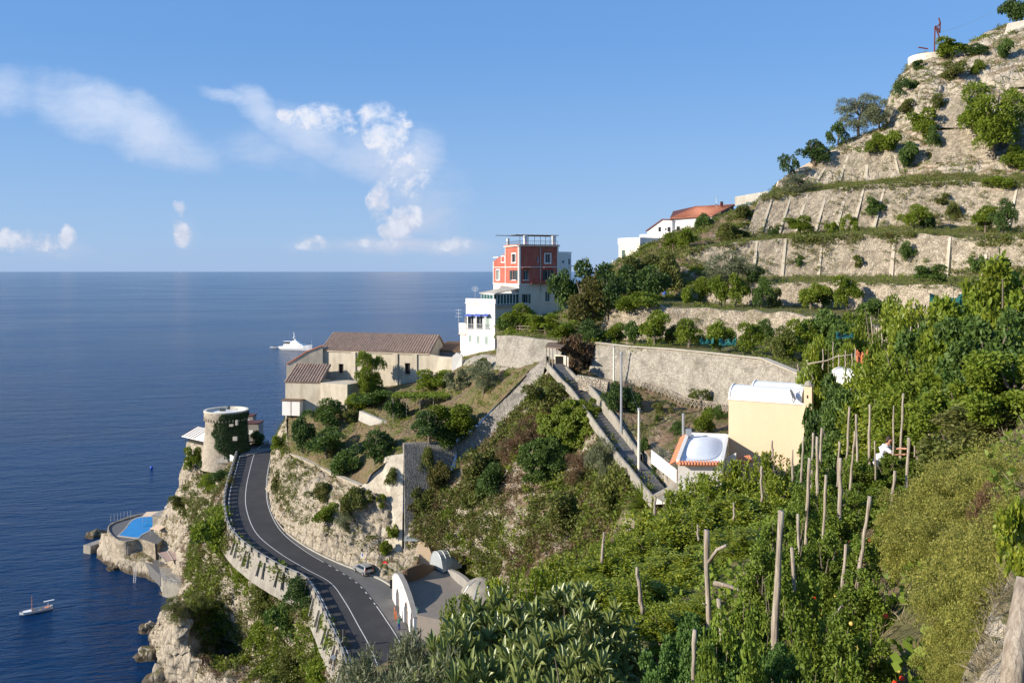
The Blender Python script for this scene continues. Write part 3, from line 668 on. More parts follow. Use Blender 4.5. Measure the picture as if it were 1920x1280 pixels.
# ------------------------------------------------------------ lane with steps and parapets
ld = np.gradient(lc, axis=0); ld[:, 2] = 0; ld /= np.linalg.norm(ld, axis=1)[:, None]; ln = np.stack([-ld[:, 1], ld[:, 0], 0*ld[:, 0]], 1)
if ln[60][0] < 0: ln = -ln          # ln points to image right
flat('lane_paving', (.11,.108,.105), .9, 0, .25, 1.2, .4)  # tone darkened to paint in the parapet's shade on the lane
flat('step_edge', (.22,.21,.19), .9, 0, .2, 2)
# steps: flat treads that drop; ramp further down
ll = np.concatenate([[0], np.cumsum(np.linalg.norm(np.diff(lc, axis=0), axis=1))])
z_step = lc.copy()
q = MB(); qe = MB(); hw = 1.25
def lp(s_): 
    p = np.array([np.interp(s_, ll, lc[:, k]) for k in range(3)]); i = min(len(ll)-1, np.searchsorted(ll, s_)); return p, ld[i], ln[i]
s_ = 0
while s_ < ll[-1]-1:
    st = .9 if 6 < s_ < 26 else 1.5
    a, d1, n1_ = lp(s_); b, d2, n2_ = lp(s_+st)
    if 6 < s_ < 26:
        z = b[2]
        a2, b2 = a.copy(), b.copy(); a2[2] = b2[2] = z+.02
        q.add([a2-n1_*hw, a2+n1_*hw, b2+n2_*hw, b2-n2_*hw], [(0,1,2,3)])
        c2 = a.copy(); c2[2] = a[2]+.02; qe.add([a2-n1_*hw, a2+n1_*hw, c2+n1_*hw, c2-n1_*hw], [(0,1,2,3)])
    else: q.add([a-n1_*hw+(0,0,.02), a+n1_*hw+(0,0,.02), b+n2_*hw+(0,0,.02), b-n2_*hw+(0,0,.02)], [(0,1,2,3)])
    s_ += st
struct(q.build('path', 'lane_paving')); struct(qe.build('steps', 'step_edge'))
b0 = len(BV); g2 = np.array([lc-ln*hw, lc+ln*hw]); r_, c_ = g2.shape[:2]; BV.extend(map(tuple, g2.reshape(-1, 3))); BF.extend((b0+j, b0+j+1, b0+c_+j+1, b0+c_+j) for j in range(c_-1))
def lane_wall(name, label, off, h0, h1, th, mat, i0=0, i1=120, down=.5):
    a = lc[i0:i1]+ln[i0:i1]*off; o = np.sign(off)*ln[i0:i1]*th; n = i1-i0
    h = np.interp(np.linspace(0, 1, n), np.linspace(0, 1, len(h0)), h0)[:, None]*np.array([[0, 0, 1]])
    wob = np.array([.05*mnoise.noise(Vector(p)*1.5) for p in a])[:, None]*np.array([[0, 0, 1]])
    mb = MB(); mb.grid(np.array([a-(0, 0, .1), a+h+wob, a+o+h+wob, a+o*1.6-(0, 0, down)])); return tag(mb.build(name, mat), label, 'wall')
lane_wall('lane_parapet', 'low plastered parapet on the gully side of the stepped lane', -1.2, [.5,.5,.55,.6,.65,.7], 0, .22, 'concrete')
lane_wall('lane_wall', 'plain rendered wall on the uphill side of the stepped lane', 1.2, [.3,.7,1.2,1.6,1.5,1.0,.8], 0, .25, 'concrete', 8, 86)

# ------------------------------------------------------------ buildings
flat('glass_dark', (.012,.016,.018), .12); flat('dark_void', (.02,.017,.014), .9)
flat('white_paint', (.80,.79,.76), .6, 0, .04); flat('shutter_green', (.055,.10,.085), .6); flat('shutter_dark', (.03,.05,.05), .6)
flat('shutter_pale', (.26,.33,.29), .6); flat('blue_cloth', (.05,.09,.36), .7); flat('brown_wood', (.16,.10,.06), .8); flat('rust', (.20,.055,.035), .85, .2, .3, 3)
stained('white_wall', (.80,.77,.71), (.60,.53,.45), .3, .6); stained('cream_wall', (.70,.63,.52), (.50,.42,.32), .5, .4)
stained('old_plaster', (.55,.485,.375), (.35,.30,.22), .75, .4); stained('yellow_wall', (.70,.53,.355), (.62,.45,.29), .25, .5)
stained('red_wall', (.40,.095,.060), (.48,.20,.14), .6, .8); stained('peach_wall', (.62,.48,.34), (.5,.4,.3), .5, .4)
stained('grey_render', (.30,.28,.25), (.2,.18,.16), .5, .5)
stained('white_roof', (.72,.74,.77), (.55,.57,.60), .3, .3); stained('gravel_roof', (.22,.19,.16), (.16,.14,.12), .5, .5)
m, t = newmat('roof_tiles'); co = objco(t, True)
a_ = t.noise(co, .9, 5, .65); v_ = t.add('ShaderNodeTexVoronoi'); v_.inputs['Scale'].default_value = 3.2; t.link(co, v_.inputs['Vector']); sc_ = t.add('ShaderNodeSeparateColor'); t.link(v_.outputs['Color'], sc_.inputs[0])
c = t.mix(sc_.outputs[0], (.25,.165,.12), (.40,.285,.215)); c = t.mix(t.math('MULTIPLY', t.step(a_, .45, .65), .5), c, (.20,.16,.12)); t.link(c, t.b.inputs['Base Color']); t.b.inputs['Roughness'].default_value = .9
flat('tile_orange', (.58,.22,.11), .85, 0, .25, 2.5); flat('tile_edge', (.10,.035,.03), .8)
class Fac:
    """a vertical facade from A to B; uv() turns a pixel of the photograph into metres along it and height"""
    def __init__(s, A, B):
        s.A = np.array((A[0], A[1], 0.)); B = np.array((B[0], B[1], 0.)); s.L = np.linalg.norm(B-s.A); s.u = (B-s.A)/s.L
        s.n = np.array((s.u[1], -s.u[0], 0.))
        if np.dot(s.n, -(s.A+B)/2) < 0: s.n = -s.n
    def uv(s, px, py):
        d = np.array(((px-960)/FP, 1, -(py-HZ)/FP)); k = np.dot(s.A, s.n)/np.dot(d, s.n); p = d*k
        return np.dot(p-s.A, s.u), CH+p[2]
    def pt(s, u, z, o=0): return s.A+s.u*u+s.n*o+(0, 0, z)
def wall_panel(mb, F, u0, u1, z0, z1, ops, rev=.28):
    us = sorted({u0, u1, *[min(max(o[k], u0), u1) for o in ops for k in (0, 1)]}); zs = sorted({z0, z1, *[min(max(o[k], z0), z1) for o in ops for k in (2, 3)]})
    for a, b in zip(us, us[1:]):
        for c, d in zip(zs, zs[1:]):
            m_, n_ = (a+b)/2, (c+d)/2
            if b-a < 1e-5 or d-c < 1e-5 or any(o[0] < m_ < o[1] and o[2] < n_ < o[3] for o in ops): continue
            mb.quad(F.pt(a, c), F.pt(b, c), F.pt(b, d), F.pt(a, d))
    for a, b, c, d in ops:
        q = [(a, c), (b, c), (b, d), (a, d)]
        for (x1, y1), (x2, y2) in zip(q, q[1:]+q[:1]): mb.quad(F.pt(x1, y1), F.pt(x2, y2), F.pt(x2, y2, -rev), F.pt(x1, y1, -rev))
def win(parent, F, u0, u1, z0, z1, frame='white_paint', pane='glass_dark', shut=None, mode='open', brow=False, sill=True, rev=.28, fw=.07, mull=True, proud=0):
    q = MB(); w = fw
    if proud:   # surround standing proud of the wall
        for a, b, c, d in ((u0-.22, u0, z0-.22, z1+.22), (u1, u1+.22, z0-.22, z1+.22), (u0, u1, z1, z1+.22), (u0, u1, z0-.22, z0)): q.box(F.pt((a+b)/2, (c+d)/2, .03), (b-a, .08, d-c), ax=[F.u, F.n, np.array((0, 0, 1.))])
    ax = [F.u, F.n, np.array((0, 0, 1.))]
    for a, b, c, d in ((u0, u0+w, z0, z1), (u1-w, u1, z0, z1), (u0+w, u1-w, z1-w, z1), (u0+w, u1-w, z0, z0+w)): q.box(F.pt((a+b)/2, (c+d)/2, -rev*.72), (b-a, .06, d-c), ax=ax)
    if mull: q.box(F.pt((u0+u1)/2, (z0+z1)/2, -rev*.72), (.05, .05, z1-z0-2*w), ax=ax)
    o = q.build('window', frame, parent)
    g = MB(); g.box(F.pt((u0+u1)/2, (z0+z1)/2, -rev-.01), (u1-u0-.01, .04, z1-z0-.01), ax=ax); g.build('pane', pane, o)
    if shut:
        wd = (u1-u0)/2
        if mode == 'closed':
            for sg in (-1, 1):
                s_ = MB(); s_.box(F.pt((u0+u1)/2+sg*wd/2, (z0+z1)/2, -.05), (wd*.97, .05, (z1-z0)*.98), ax=ax)
                for k in range(6): s_.box(F.pt((u0+u1)/2+sg*wd/2, z0+(k+.5)*(z1-z0)/6, -.02), (wd*.78, .03, (z1-z0)/14), ax=ax)
                s_.build('shutter', shut, o)
        else:
            for sg, uu in ((-1, u0), (1, u1)):
                s_ = MB(); s_.box(F.pt(uu+sg*wd*.5, (z0+z1)/2, .07), (wd*.92, .05, (z1-z0)), ax=ax); s_.build('shutter', shut, o)
    if sill: s_ = MB(); s_.box(F.pt((u0+u1)/2, z0-.06, .06), (u1-u0+.3, .24, .1), ax=ax); s_.build('sill', 'white_paint' if frame == 'white_paint' else 'concrete_light', o)
    if brow:
        s_ = MB(); s_.box(F.pt((u0+u1)/2, z1+.55, .22), (u1-u0+1.0, .5, .07), ax=ax)
        for k in range(6): s_.box(F.pt(u0-.4+(u1-u0+.8)*k/5, z1+.48, .2), (.12, .46, .1), ax=ax)
        s_.build('tiled_brow', 'tile_orange', o)
    return o
def wpx(F, cx, cy, w, h):
    u, z = F.uv(cx, cy); u0, _ = F.uv(cx-w/2, cy); u1, _ = F.uv(cx+w/2, cy); _, za = F.uv(cx, cy+h/2); _, zb = F.uv(cx, cy-h/2)
    return min(u0, u1), max(u0, u1), za, zb
def body(parent, name, poly, z0, z1, mat, skip=()):
    """closed wall shell without the sides listed in skip (those are wall_panels)"""
    mb = MB(); n = len(poly)
    for i in range(n):
        if i in skip: continue
        a, b = poly[i], poly[(i+1) % n]; mb.quad((*a, z0), (*b, z0), (*b, z1), (*a, z1))
    mb.add([(*p, z1-.02) for p in poly], [tuple(range(n))]); mb.add([(*p, z0+.02) for p in poly], [tuple(range(n))[::-1]])
    return mb.build(name, mat, parent)
def tiled_slope(parent, name, a, b, c, d, pitch=.60, r=.21, mat='roof_tiles', base=True):
    """tile rows running from the ridge a-b down to the eave d-c"""
    a, b, c, d = [np.array(p, float) for p in (a, b, c, d)]; n = max(3, int(np.linalg.norm(b-a)/pitch)); mb = MB()
    nr = np.cross(b-a, d-a); nr /= np.linalg.norm(nr); nr = nr if nr[2] > 0 else -nr
    mb.add([a, b, c, d, a-nr*.25, b-nr*.25, c-nr*.25, d-nr*.25], [(0,1,2,3),(0,4,5,1),(1,5,6,2),(2,6,7,3),(3,7,4,0),(7,6,5,4)])
    for k in range(n):
        f = (k+.5)/n; p, q = a+(b-a)*f, d+(c-d)*f; e = (b-a)/np.linalg.norm(b-a)
        jit = nr*.03*random.uniform(-1, 1)
        rows = []
        for g in (0, .25, .5, .75, 1.0):
            o = p+(q-p)*g+jit*(g*2-1)
            rows.append([o+e*r*math.cos(th)+nr*(r*math.sin(th)) for th in np.linspace(0, math.pi, 5)])
        mb.grid(np.array(rows))
        mb.add([rows[-1][i] for i in range(5)], [(0,1,2,3,4)])
    return mb.build(name, mat, parent)

# --- old building with the long tiled roof
A, B = P(603,656,186), P(806,661,178)
F = Fac(A, B); back = -F.n
ch = thing('old_building', 'long weathered cream building with a brown tiled roof on the headland', 'building', F.pt(12, 47))
dpt = 9.0
pl = [tuple(F.pt(0, 0)[:2]), tuple(F.pt(F.L, 0)[:2]), tuple(F.pt(F.L, 0, -dpt)[:2]), tuple(F.pt(0, 0, -dpt)[:2])]
body(ch, 'side_walls', pl, 44, 56.9, 'old_plaster', (0,))
ops = [wpx(F, 639.5, 691, 9, 18), wpx(F, 764, 691, 10, 21)]
mb = MB(); wall_panel(mb, F, 0, F.L, 44, 57.0, ops, .5); mb.build('front_wall', 'old_plaster', ch)
for o in ops: win(ch, F, *o, frame='brown_wood', pane='dark_void', rev=.5, mull=False)
for fx in (663, 742, 778):       # flat pilasters
    u, _ = F.uv(fx, 690); q = MB(); q.box(F.pt(u, 50.4, .1), (1.1, .3, 12.8), ax=[F.u, F.n, np.array((0,0,1.))]); q.build('pilaster', 'old_plaster', ch)
rz = 60.4
tiled_slope(ch, 'roof', F.pt(-.1, rz, -5), F.pt(F.L+.1, rz, -5), F.pt(F.L+.2, 57.0, .35), F.pt(-.2, 57.0, .35))
tiled_slope(ch, 'roof', F.pt(-.1, rz-.02, -5.1), F.pt(F.L+.1, rz-.02, -5.1), F.pt(F.L+.2, 57.0, -9.4), F.pt(-.2, 57.0, -9.4))
q = MB(); q.add([F.pt(.1, 56.8, -.05), F.pt(.1, rz-.25, -5), F.pt(.1, 56.8, -8.95)], [(0,1,2)]); q.build('gable', 'old_plaster', ch); q = MB(); q.add([F.pt(F.L-.1, 56.8, -.05), F.pt(F.L-.1, rz-.25, -5), F.pt(F.L-.1, 56.8, -8.95)], [(0,1,2)]); q.build('gable', 'old_plaster', ch)
q = MB(); q.box(F.pt(F.L/2, 56.75, .12), (F.L, .24, .22), ax=[F.u, F.n, np.array((0,0,1.))]); q.build('cornice', 'old_plaster', ch)
# sloping side wall with the red coping and the wing below it
F2 = Fac(P(537,700,184), P(605,700,185)); 
pts = [F2.pt(0, 46), F2.pt(F2.L, 46), F2.pt(F2.L, 57.9), F2.pt(F2.L*.55, 56.6), F2.pt(F2.L*.2, 54.9), F2.pt(0, 54.0)]
q = MB(); q.extrude(pts, -F2.n*.5); q.build('shoulder_wall', 'old_plaster', ch)
q = MB()
for a, b in ((pts[2], pts[3]), (pts[3], pts[4]), (pts[4], pts[5])): q.beam(a-F2.n*.22+(0,0,.1), b-F2.n*.22+(0,0,.1), .75, .22)
q.build('coping', 'tile_orange', ch)
F3 = Fac(P(535,713,179.5), P(603,713,178)); 
pl = [tuple(F3.pt(0, 0)[:2]), tuple(F3.pt(F3.L, 0)[:2]), tuple(F3.pt(F3.L, 0, -5)[:2]), tuple(F3.pt(0, 0, -5)[:2])]
body(ch, 'wing_wall', pl, 40, 51.0, 'old_plaster')
tiled_slope(ch, 'wing_roof', F3.pt(.1, 54.1, -5), F3.pt(F3.L, 54.1, -5), F3.pt(F3.L, 50.9, .25), F3.pt(-.15, 50.9, .25))
F4 = Fac(P(601,720,177.5), P(651,722,174.5))
pl = [tuple(F4.pt(0, 0)[:2]), tuple(F4.pt(F4.L, 0)[:2]), tuple(F4.pt(F4.L+.4, 0, -6)[:2]), tuple(F4.pt(0, 0, -6)[:2])]
body(ch, 'extension_wall', pl, 40, 50.9, 'old_plaster')
bx = MB(); bx.box(F3.pt(2.1, 45.6, .9), (3.9, 1.8, 3.0), ax=[F3.u, F3.n, np.array((0,0,1.))]); o = bx.build('bay_window', 'white_wall', ch)
q = MB(); q.box(F3.pt(2.1, 45.6, 1.82), (.1, .06, 2.9), ax=[F3.u, F3.n, np.array((0,0,1.))]); q.box(F3.pt(2.1, 47.25, .9), (4.4, 2.2, .2), ax=[F3.u, F3.n, np.array((0,0,1.))]); q.build('frame', 'brown_wood', o)
q = MB(); q.box(F3.pt(2.0, 42.4, .15), (3.0, .5, 3.0), ax=[F3.u, F3.n, np.array((0,0,1.))]); q.build('lower_opening', 'dark_void', ch)
# wall and dark shed to its right
plane_wall('yard_wall', 'stained old wall running right from the tiled building', [P(806,720,177.8), P(806,664,177.8), P(824,668,177), P(850,670,176), P(862,668,175), P(866,700,174), P(850,720,174)], 'old_plaster', .6, (.3,.9,0))
plane_wall('boundary_wall', 'whitewashed ruined wall stub beside the white house', [P(846,705,173.4), P(848,668,173.6), P(856,661,173.6), P(866,666,173.5), P(866,690,173.2)], 'white_wall', .6, (.3,.9,0))
sh = thing('shed', 'dark tiled shed roof between the long building and the white house', 'shed', P(840,660,184))
F5 = Fac(P(815,660,184), P(864,660,181)); q = MB(); q.box(F5.pt(F5.L/2, 55.5, -2.5), (F5.L, 5, 3.0), ax=[F5.u, F5.n, np.array((0,0,1.))]); q.build('wall', 'grey_render', sh)
tiled_slope(sh, 'roof', F5.pt(.4, 58.6, -4.5), F5.pt(F5.L, 58.6, -4.5), F5.pt(F5.L, 57.1, .3), F5.pt(-.3, 57.1, .3), mat='brown_wood')
ZA = np.array((0, 0, 1.))
# --- white house
F = Fac(P(863,600,181), P(928,600,174.5)); A3 = [F.u, F.n, ZA]
wh = thing('white_house', 'bright white house on the cliff with three blue awnings and a corner veranda above', 'house', F.pt(4, 56.5))
Fs = Fac(F.pt(F.L, 0), F.pt(F.L, 0)+np.array((2.7, 9.5, 0)))
fr = [wpx(F, x, 604, w, 24) for x, w in ((882.5, 11), (899, 11.5), (914, 8))]; sm = [wpx(F, 873.5, 600, 4, 13)]
lw_ = [wpx(F, x, y, 5.5, 16) for x, y in ((881.5, 633), (896.5, 635.5), (912, 637.5))]
u_b, z_b = F.uv(875, 606)
u_b -= .2; mb = MB(); wall_panel(mb, F, .0, F.L, 53, 60.6, lw_); wall_panel(mb, F, u_b, F.L, 60.6, 67.4, fr+sm); mb.build('front_wall', 'white_wall', wh)
pl = [tuple(F.pt(0, 0)[:2]), tuple(F.pt(F.L, 0)[:2]), tuple((F.pt(F.L, 0)+np.array((2.7, 9.5, 0)))[:2]), tuple((F.pt(0, 0)+np.array((2.7, 9.5, 0)))[:2])]
body(wh, 'side_walls', pl, 53, 60.6, 'white_wall', (0,))
pl = [tuple(F.pt(u_b, 0)[:2])]+pl[1:3]+[tuple((F.pt(u_b, 0)+np.array((2.7, 9.5, 0)))[:2])]; body(wh, 'upper_side_walls', pl, 60.6, 67.35, 'white_wall', (0,))
for i, o in enumerate(fr):
    win(wh, F, *o, shut='shutter_pale', mode='closed' if i == 2 else 'half', sill=False) if i == 2 else win(wh, F, *o, sill=False)
    q = MB(); a, b, c, d = o
    w = (b-a)+.35; q.add([F.pt((a+b)/2-w/2, d+.42, .05), F.pt((a+b)/2+w/2, d+.42, .05), F.pt((a+b)/2+w/2, d+.12, .85), F.pt((a+b)/2-w/2, d+.12, .85), F.pt((a+b)/2+w/2, d-.1, .85), F.pt((a+b)/2-w/2, d-.1, .85)], [(0,1,2,3),(3,2,4,5)]); q.build('awning', 'blue_cloth', wh)
    q = MB()
    for k in range(9): q.box(F.pt(a+(b-a)*k/8, c+.5, .22), (.03, .03, 1.0), ax=A3)
    q.box(F.pt((a+b)/2, c+1.0, .22), (b-a+.1, .05, .05), ax=A3); q.box(F.pt((a+b)/2, c, .14), (b-a+.3, .3, .08), ax=A3); q.build('balcony_rail', 'galvanised', wh)
for o in sm: win(wh, F, *o, sill=False)
for o in lw_: win(wh, F, *o, shut='shutter_pale', mode='closed')
q = MB(); q.box(F.pt(u_b/2-.1, 61.9, .05), (u_b+.3, .2, 2.4), ax=A3); q.box(F.pt(-.1, 61.9, -2.5), (.2, 5, 2.4), ax=A3); q.build('balcony_wall', 'white_wall', wh)
q = MB(); q.box(F.pt(u_b/2-.15, 60.75, .12), (u_b+.5, .12, .12), ax=A3); q.build('balcony_edge', 'tile_orange', wh)
q = MB()
q.box(F.pt((F.L+u_b)/2, 67.8, -.15), (F.L-u_b+.2, .3, 1.1), ax=A3); q.box(F.pt(u_b+.12, 67.8, -4.5), (.3, 8.6, 1.1), ax=A3); q.box(F.pt((F.L+u_b)/2, 67.35, .06), (F.L-u_b+.3, .3, .12), ax=A3)
q.build('roof_parapet', 'white_wall', wh)
# glazed veranda on the roof terrace
Fv1 = Fac(P(903,560,181), P(925,562,175)); Fv = Fac(P(925.5,562,175), P(972,560,180.5))
flat('veranda_glass', (.03,.10,.09), .15)
vb = body(wh, 'veranda_core', [tuple(Fv1.pt(.1, 0)[:2]), tuple(Fv.pt(.05, 0, -.1)[:2]), tuple(Fv.pt(Fv.L, 0, -.1)[:2]), tuple(Fv.pt(Fv.L-2, 0, -6)[:2]), tuple(Fv1.pt(.3, 0, -1)[:2])], 66.6, 69.4, 'veranda_glass')
q = MB()
for FF, n in ((Fv1, 4), (Fv, 8)):
    for k in range(n+1): q.box(FF.pt(FF.L*k/n, 68.3, .05), (.13, .13, 2.2), ax=[FF.u, FF.n, ZA])
    q.box(FF.pt(FF.L/2, 69.35, .05), (FF.L, .16, .25), ax=[FF.u, FF.n, ZA]); q.box(FF.pt(FF.L/2, 67.2, .06), (FF.L, .2, .12), ax=[FF.u, FF.n, ZA])
q.build('veranda_frame', 'white_paint', wh)
q = MB(); a, b, c = Fv1.pt(-.5, 69.5, .4), Fv.pt(-.1, 69.5, .5), Fv.pt(Fv.L, 70.5, .3); d, e = Fv.pt(Fv.L, 71.0, -5), Fv1.pt(.4, 70.4, -4)
q.add([a, b, c, d, e, a-.15*ZA, b-.15*ZA, c-.15*ZA, d-.15*ZA, e-.15*ZA], [(0,1,2,3,4),(9,8,7,6,5),(0,5,6,1),(1,6,7,2),(2,7,8,3),(3,8,9,4),(4,9,5,0)]); q.build('veranda_roof', 'concrete_light', wh)
# cream wall under the veranda
mb = MB(); wall_panel(mb, Fv, 0, Fv.L, 56, 66.65, []); mb.build('lower_wall', 'cream_wall', wh)
q = MB(); q.box(Fv.pt(Fv.L/2, 66.8, .12), (Fv.L, .4, .35), ax=[Fv.u, Fv.n, ZA]); q.build('ledge', 'concrete_light', wh)
q = MB(); a = Fv1.pt(-.5, 69, -3); 
q.tube([F.pt(1.5, 68.2, -3), F.pt(1.5, 70.9, -3)], .035, 4)
for z_, w in ((70.6, .9), (70.2, 1.1), (69.9, .7)): q.beam(F.pt(1.5-w, z_, -3), F.pt(1.5+w, z_, -3), .05)
q.tube([F.pt(-.9, 62, -.4), F.pt(-.9, 66.0, -.4)], .035, 4)
for z_, w in ((65.8, .9), (64.4, 1.1), (65.1, .8)): q.beam(F.pt(-.9-w, z_, -.4), F.pt(-.9+w, z_, -.4), .05)
q.build('antenna', 'galvanised', wh)

# --- red house
C0 = P(973,500,180); la = Fac(C0+np.array((-.37,.93,0))*15.4, C0); ra = Fac(C0, C0+np.array((.93,.37,0))*9.15)
rh = thing('red_house', 'square red house with white corner trim and a roof-terrace pergola', 'house', (C0[0], C0[1], 64.5))
zr, zw, zt = 71.3, 64.0, 79.45
lo = [wpx(la, 943.5, 486, 6, 10), wpx(la, 963.5, 484, 7.5, 16), wpx(la, 934, 515.5, 6.5, 18), wpx(la, 964, 516, 8, 18)]
ro = [wpx(ra, 1027, 484.5, 9.5, 17), wpx(ra, 986.5, 516, 9, 18), wpx(ra, 1027.5, 516, 10, 19), wpx(ra, 1008.7, 486, 4, 11)]
rl = [wpx(ra, 986.5, 560, 8, 17), wpx(ra, 1027, 556, 9, 19)]
u_s, _ = la.uv(948, 470)
mb = MB(); wall_panel(mb, la, u_s, la.L, zr, zt, [o for o in lo if o[0] > u_s]); wall_panel(mb, la, 0, u_s, zr, 76.3, [o for o in lo if o[0] <= u_s]); wall_panel(mb, ra, 0, ra.L, zr, zt, ro)
mb.add([la.pt(0,76.3), la.pt(u_s,76.3), la.pt(u_s,78.0), la.pt(u_s*.45,77.2)], [(0,1,2,3)])
mb.build('upper_wall', 'red_wall', rh)
mb = MB(); wall_panel(mb, la, 0, la.L, zw, zr, []); wall_panel(mb, ra, 0, ra.L, zw-3, zr, rl); mb.build('lower_wall', 'cream_wall', rh)
far = ra.pt(ra.L, 0)+np.array((-.37,.93,0))*15.4; far0 = la.pt(0, 0); cs = la.pt(u_s, 0)
pl = [tuple(cs[:2]), tuple(C0[:2]), tuple(ra.pt(ra.L, 0)[:2]), tuple(far[:2]), tuple(far0[:2])]
mb = MB()
e1 = ra.pt(ra.L, 0); mb.quad((*e1[:2], zw), (*far[:2], zw), (*far[:2], zt-.05), (*e1[:2], zt-.05)); mb.quad((*far[:2], zw), (*far0[:2], zw), (*far0[:2], 76.3), (*far[:2], 76.3))
mid = far+(cs-far0); mb.quad((*cs[:2], 76), (*mid[:2], 76), (*mid[:2], zt-.05), (*cs[:2], zt-.05)); mb.quad((*mid[:2], 76), (*far[:2], 76), (*far[:2], zt-.05), (*mid[:2], zt-.05))
mb.quad((*cs[:2], zt-.1), (*C0[:2], zt-.1), (*e1[:2], zt-.1), (*mid[:2], zt-.1)); mb.quad((*far0[:2], 76.25), (*cs[:2], 76.25), (*mid[:2], 76.25), (*far[:2], 76.25))
mb.build('rear_walls', 'cream_wall', rh)
q = MB()
def vtrim(FF, u, z0, z1, w=.35, o=.04): q.box(FF.pt(u, (z0+z1)/2, o), (w, .12, z1-z0), ax=[FF.u, FF.n, ZA])
def htrim(FF, u0, u1, z, h=.2, o=.05, dp=.16): q.box(FF.pt((u0+u1)/2, z, o), (u1-u0, dp, h), ax=[FF.u, FF.n, ZA])
vtrim(la, la.L-.2, zr, zt); vtrim(la, u_s, zr, zt-.2, .25); vtrim(la, .15, zr, 76.3, .3); vtrim(ra, .2, zr, zt); vtrim(ra, ra.L-.15, zr, zt, .3)
htrim(la, 0, la.L, zr, .22, .07); htrim(ra, 0, ra.L, zr, .22, .07); htrim(la, 0, la.L-.4, 74.95, .14, .045); htrim(ra, .4, ra.L-.3, 74.95, .12, .045)
htrim(la, u_s-.2, la.L+.2, zt+.0, .22, .15, .45); htrim(ra, -.2, ra.L+.25, zt+.0, .22, .15, .45); htrim(la, 0, u_s*.45, 77.2, .15, .03)
q.build('trim', 'white_wall', rh)
q = MB(); htrim(ra, 0, ra.L, zt+.2, .14, .22, .6); htrim(la, u_s, la.L, zt+.2, .14, .22, .6); q.build('cornice_tiles', 'tile_orange', rh)
q = MB(); u, _ = ra.uv(1013, 500); q.tube([ra.pt(u, 69.5, .12), ra.pt(u, zt-.3, .12)], .1, 6); q.build('drainpipe', 'concrete_light', rh)
for i, o in enumerate(lo): win(rh, la, *o, shut='shutter_dark' if i == 3 else None, proud=1 if i != 3 else 0, pane='shutter_pale' if i == 2 else 'glass_dark')
for i, o in enumerate(ro): win(rh, ra, *o, shut='shutter_dark' if i == 2 else None, brow=i in (0, 1, 2), proud=1 if i in (0,) else 0, pane='shutter_dark' if i == 1 else 'glass_dark', sill=i != 3)
for i, o in enumerate(rl): win(rh, ra, *o, shut='shutter_green' if i == 0 else None, pane='shutter_green' if i == 1 else 'glass_dark')
q = MB(); ax = [ra.u, ra.n, ZA]; a, b = ra.uv(994, 540)[0], ra.L-.6; q.box(ra.pt((a+b)/2, 71.5, .5), (b-a, .9, .15), ax=ax)
for k in range(16): q.box(ra.pt(a+(b-a)*k/15, 72.0, .9), (.04, .04, .9), ax=ax)
q.box(ra.pt((a+b)/2, 72.4, .9), (b-a, .06, .06), ax=ax); q.build('balcony', 'rust', rh)
# roof terrace
for px in (987, 1040): q = MB(); u, _ = ra.uv(px, 450); q.box(ra.pt(u, zt+1.1, -.4), (.75, .6, 2.2), ax=ax); q.build('roof_pillar', 'white_wall', rh)
q = MB(); q.box(la.pt(u_s+.2, zt+.9, -.5), (.5, .5, 1.8), ax=[la.u, la.n, ZA]); q.build('roof_pillar', 'white_wall', rh)
q = MB(); z1 = zt+2.25
for o in (-.3, -2.4, -4.5): q.beam(ra.pt(-.8, z1, o), ra.pt(ra.L+.2, z1+.05, o), .14)
for k in range(9): q.beam(ra.pt(k*1.1, z1+.12, 0), ra.pt(k*1.1, z1+.12, -4.8), .08)
for u in (1.2, 3.2, 4.6, 6.0, 7.2, 8.3): q.tube([ra.pt(u, zt, -2.4), ra.pt(u, z1, -2.4)], .05, 5)
q.beam(ra.pt(-3, z1+.1, -6), ra.pt(ra.L, z1, -4.6), .14); q.build('pergola', 'brown_wood', rh)
q = MB()
for FF, a, b in ((ra, 0, ra.L), (la, u_s, la.L)):
    for k in range(int((b-a)/.45)+1): q.box(FF.pt(a+k*.45, zt+.65, -.15), (.03, .03, .8), ax=[FF.u, FF.n, ZA])
    q.box(FF.pt((a+b)/2, zt+1.05, -.15), (b-a, .05, .05), ax=[FF.u, FF.n, ZA])
q.build('roof_railing', 'shutter_dark', rh)
# annex
fa = Fac(ra.pt(ra.L+.02, 0, -1.2), ra.pt(ra.L+.02, 0, -1.2)+np.array((.93,.3,0))*3.6)
an = wpx(fa, 1056, 491, 4.5, 5); an2 = wpx(fa, 1071, 491, 4, 12); an3 = wpx(fa, 1055, 517, 5, 8)
an2 = (min(an2[0], fa.L-.7), min(an2[1], fa.L-.2), an2[2], an2[3])
mb = MB(); wall_panel(mb, fa, 0, fa.L, zw, 77.9, [an, an2, an3]); mb.build('annex_wall', 'white_wall', rh)
p0, p1 = fa.pt(0, 0), fa.pt(fa.L, 0); dd = np.array((-.37,.93,0))*9
body(rh, 'annex_sides', [tuple(p0[:2]), tuple(p1[:2]), tuple((p1+dd)[:2]), tuple((p0+dd)[:2])], zw, 77.85, 'white_wall', (0,))
for o in (an, an2, an3): win(rh, fa, *o, sill=False)
q = MB(); q.box(fa.pt(fa.L/2, 78.1, -.1), (fa.L+.2, .3, .35), ax=[fa.u, fa.n, ZA]); q.box(fa.pt(fa.L, 75.2, .1), (1.0, 1.0, .25), ax=[fa.u, fa.n, ZA]); q.build('annex_parapet', 'white_wall', rh)

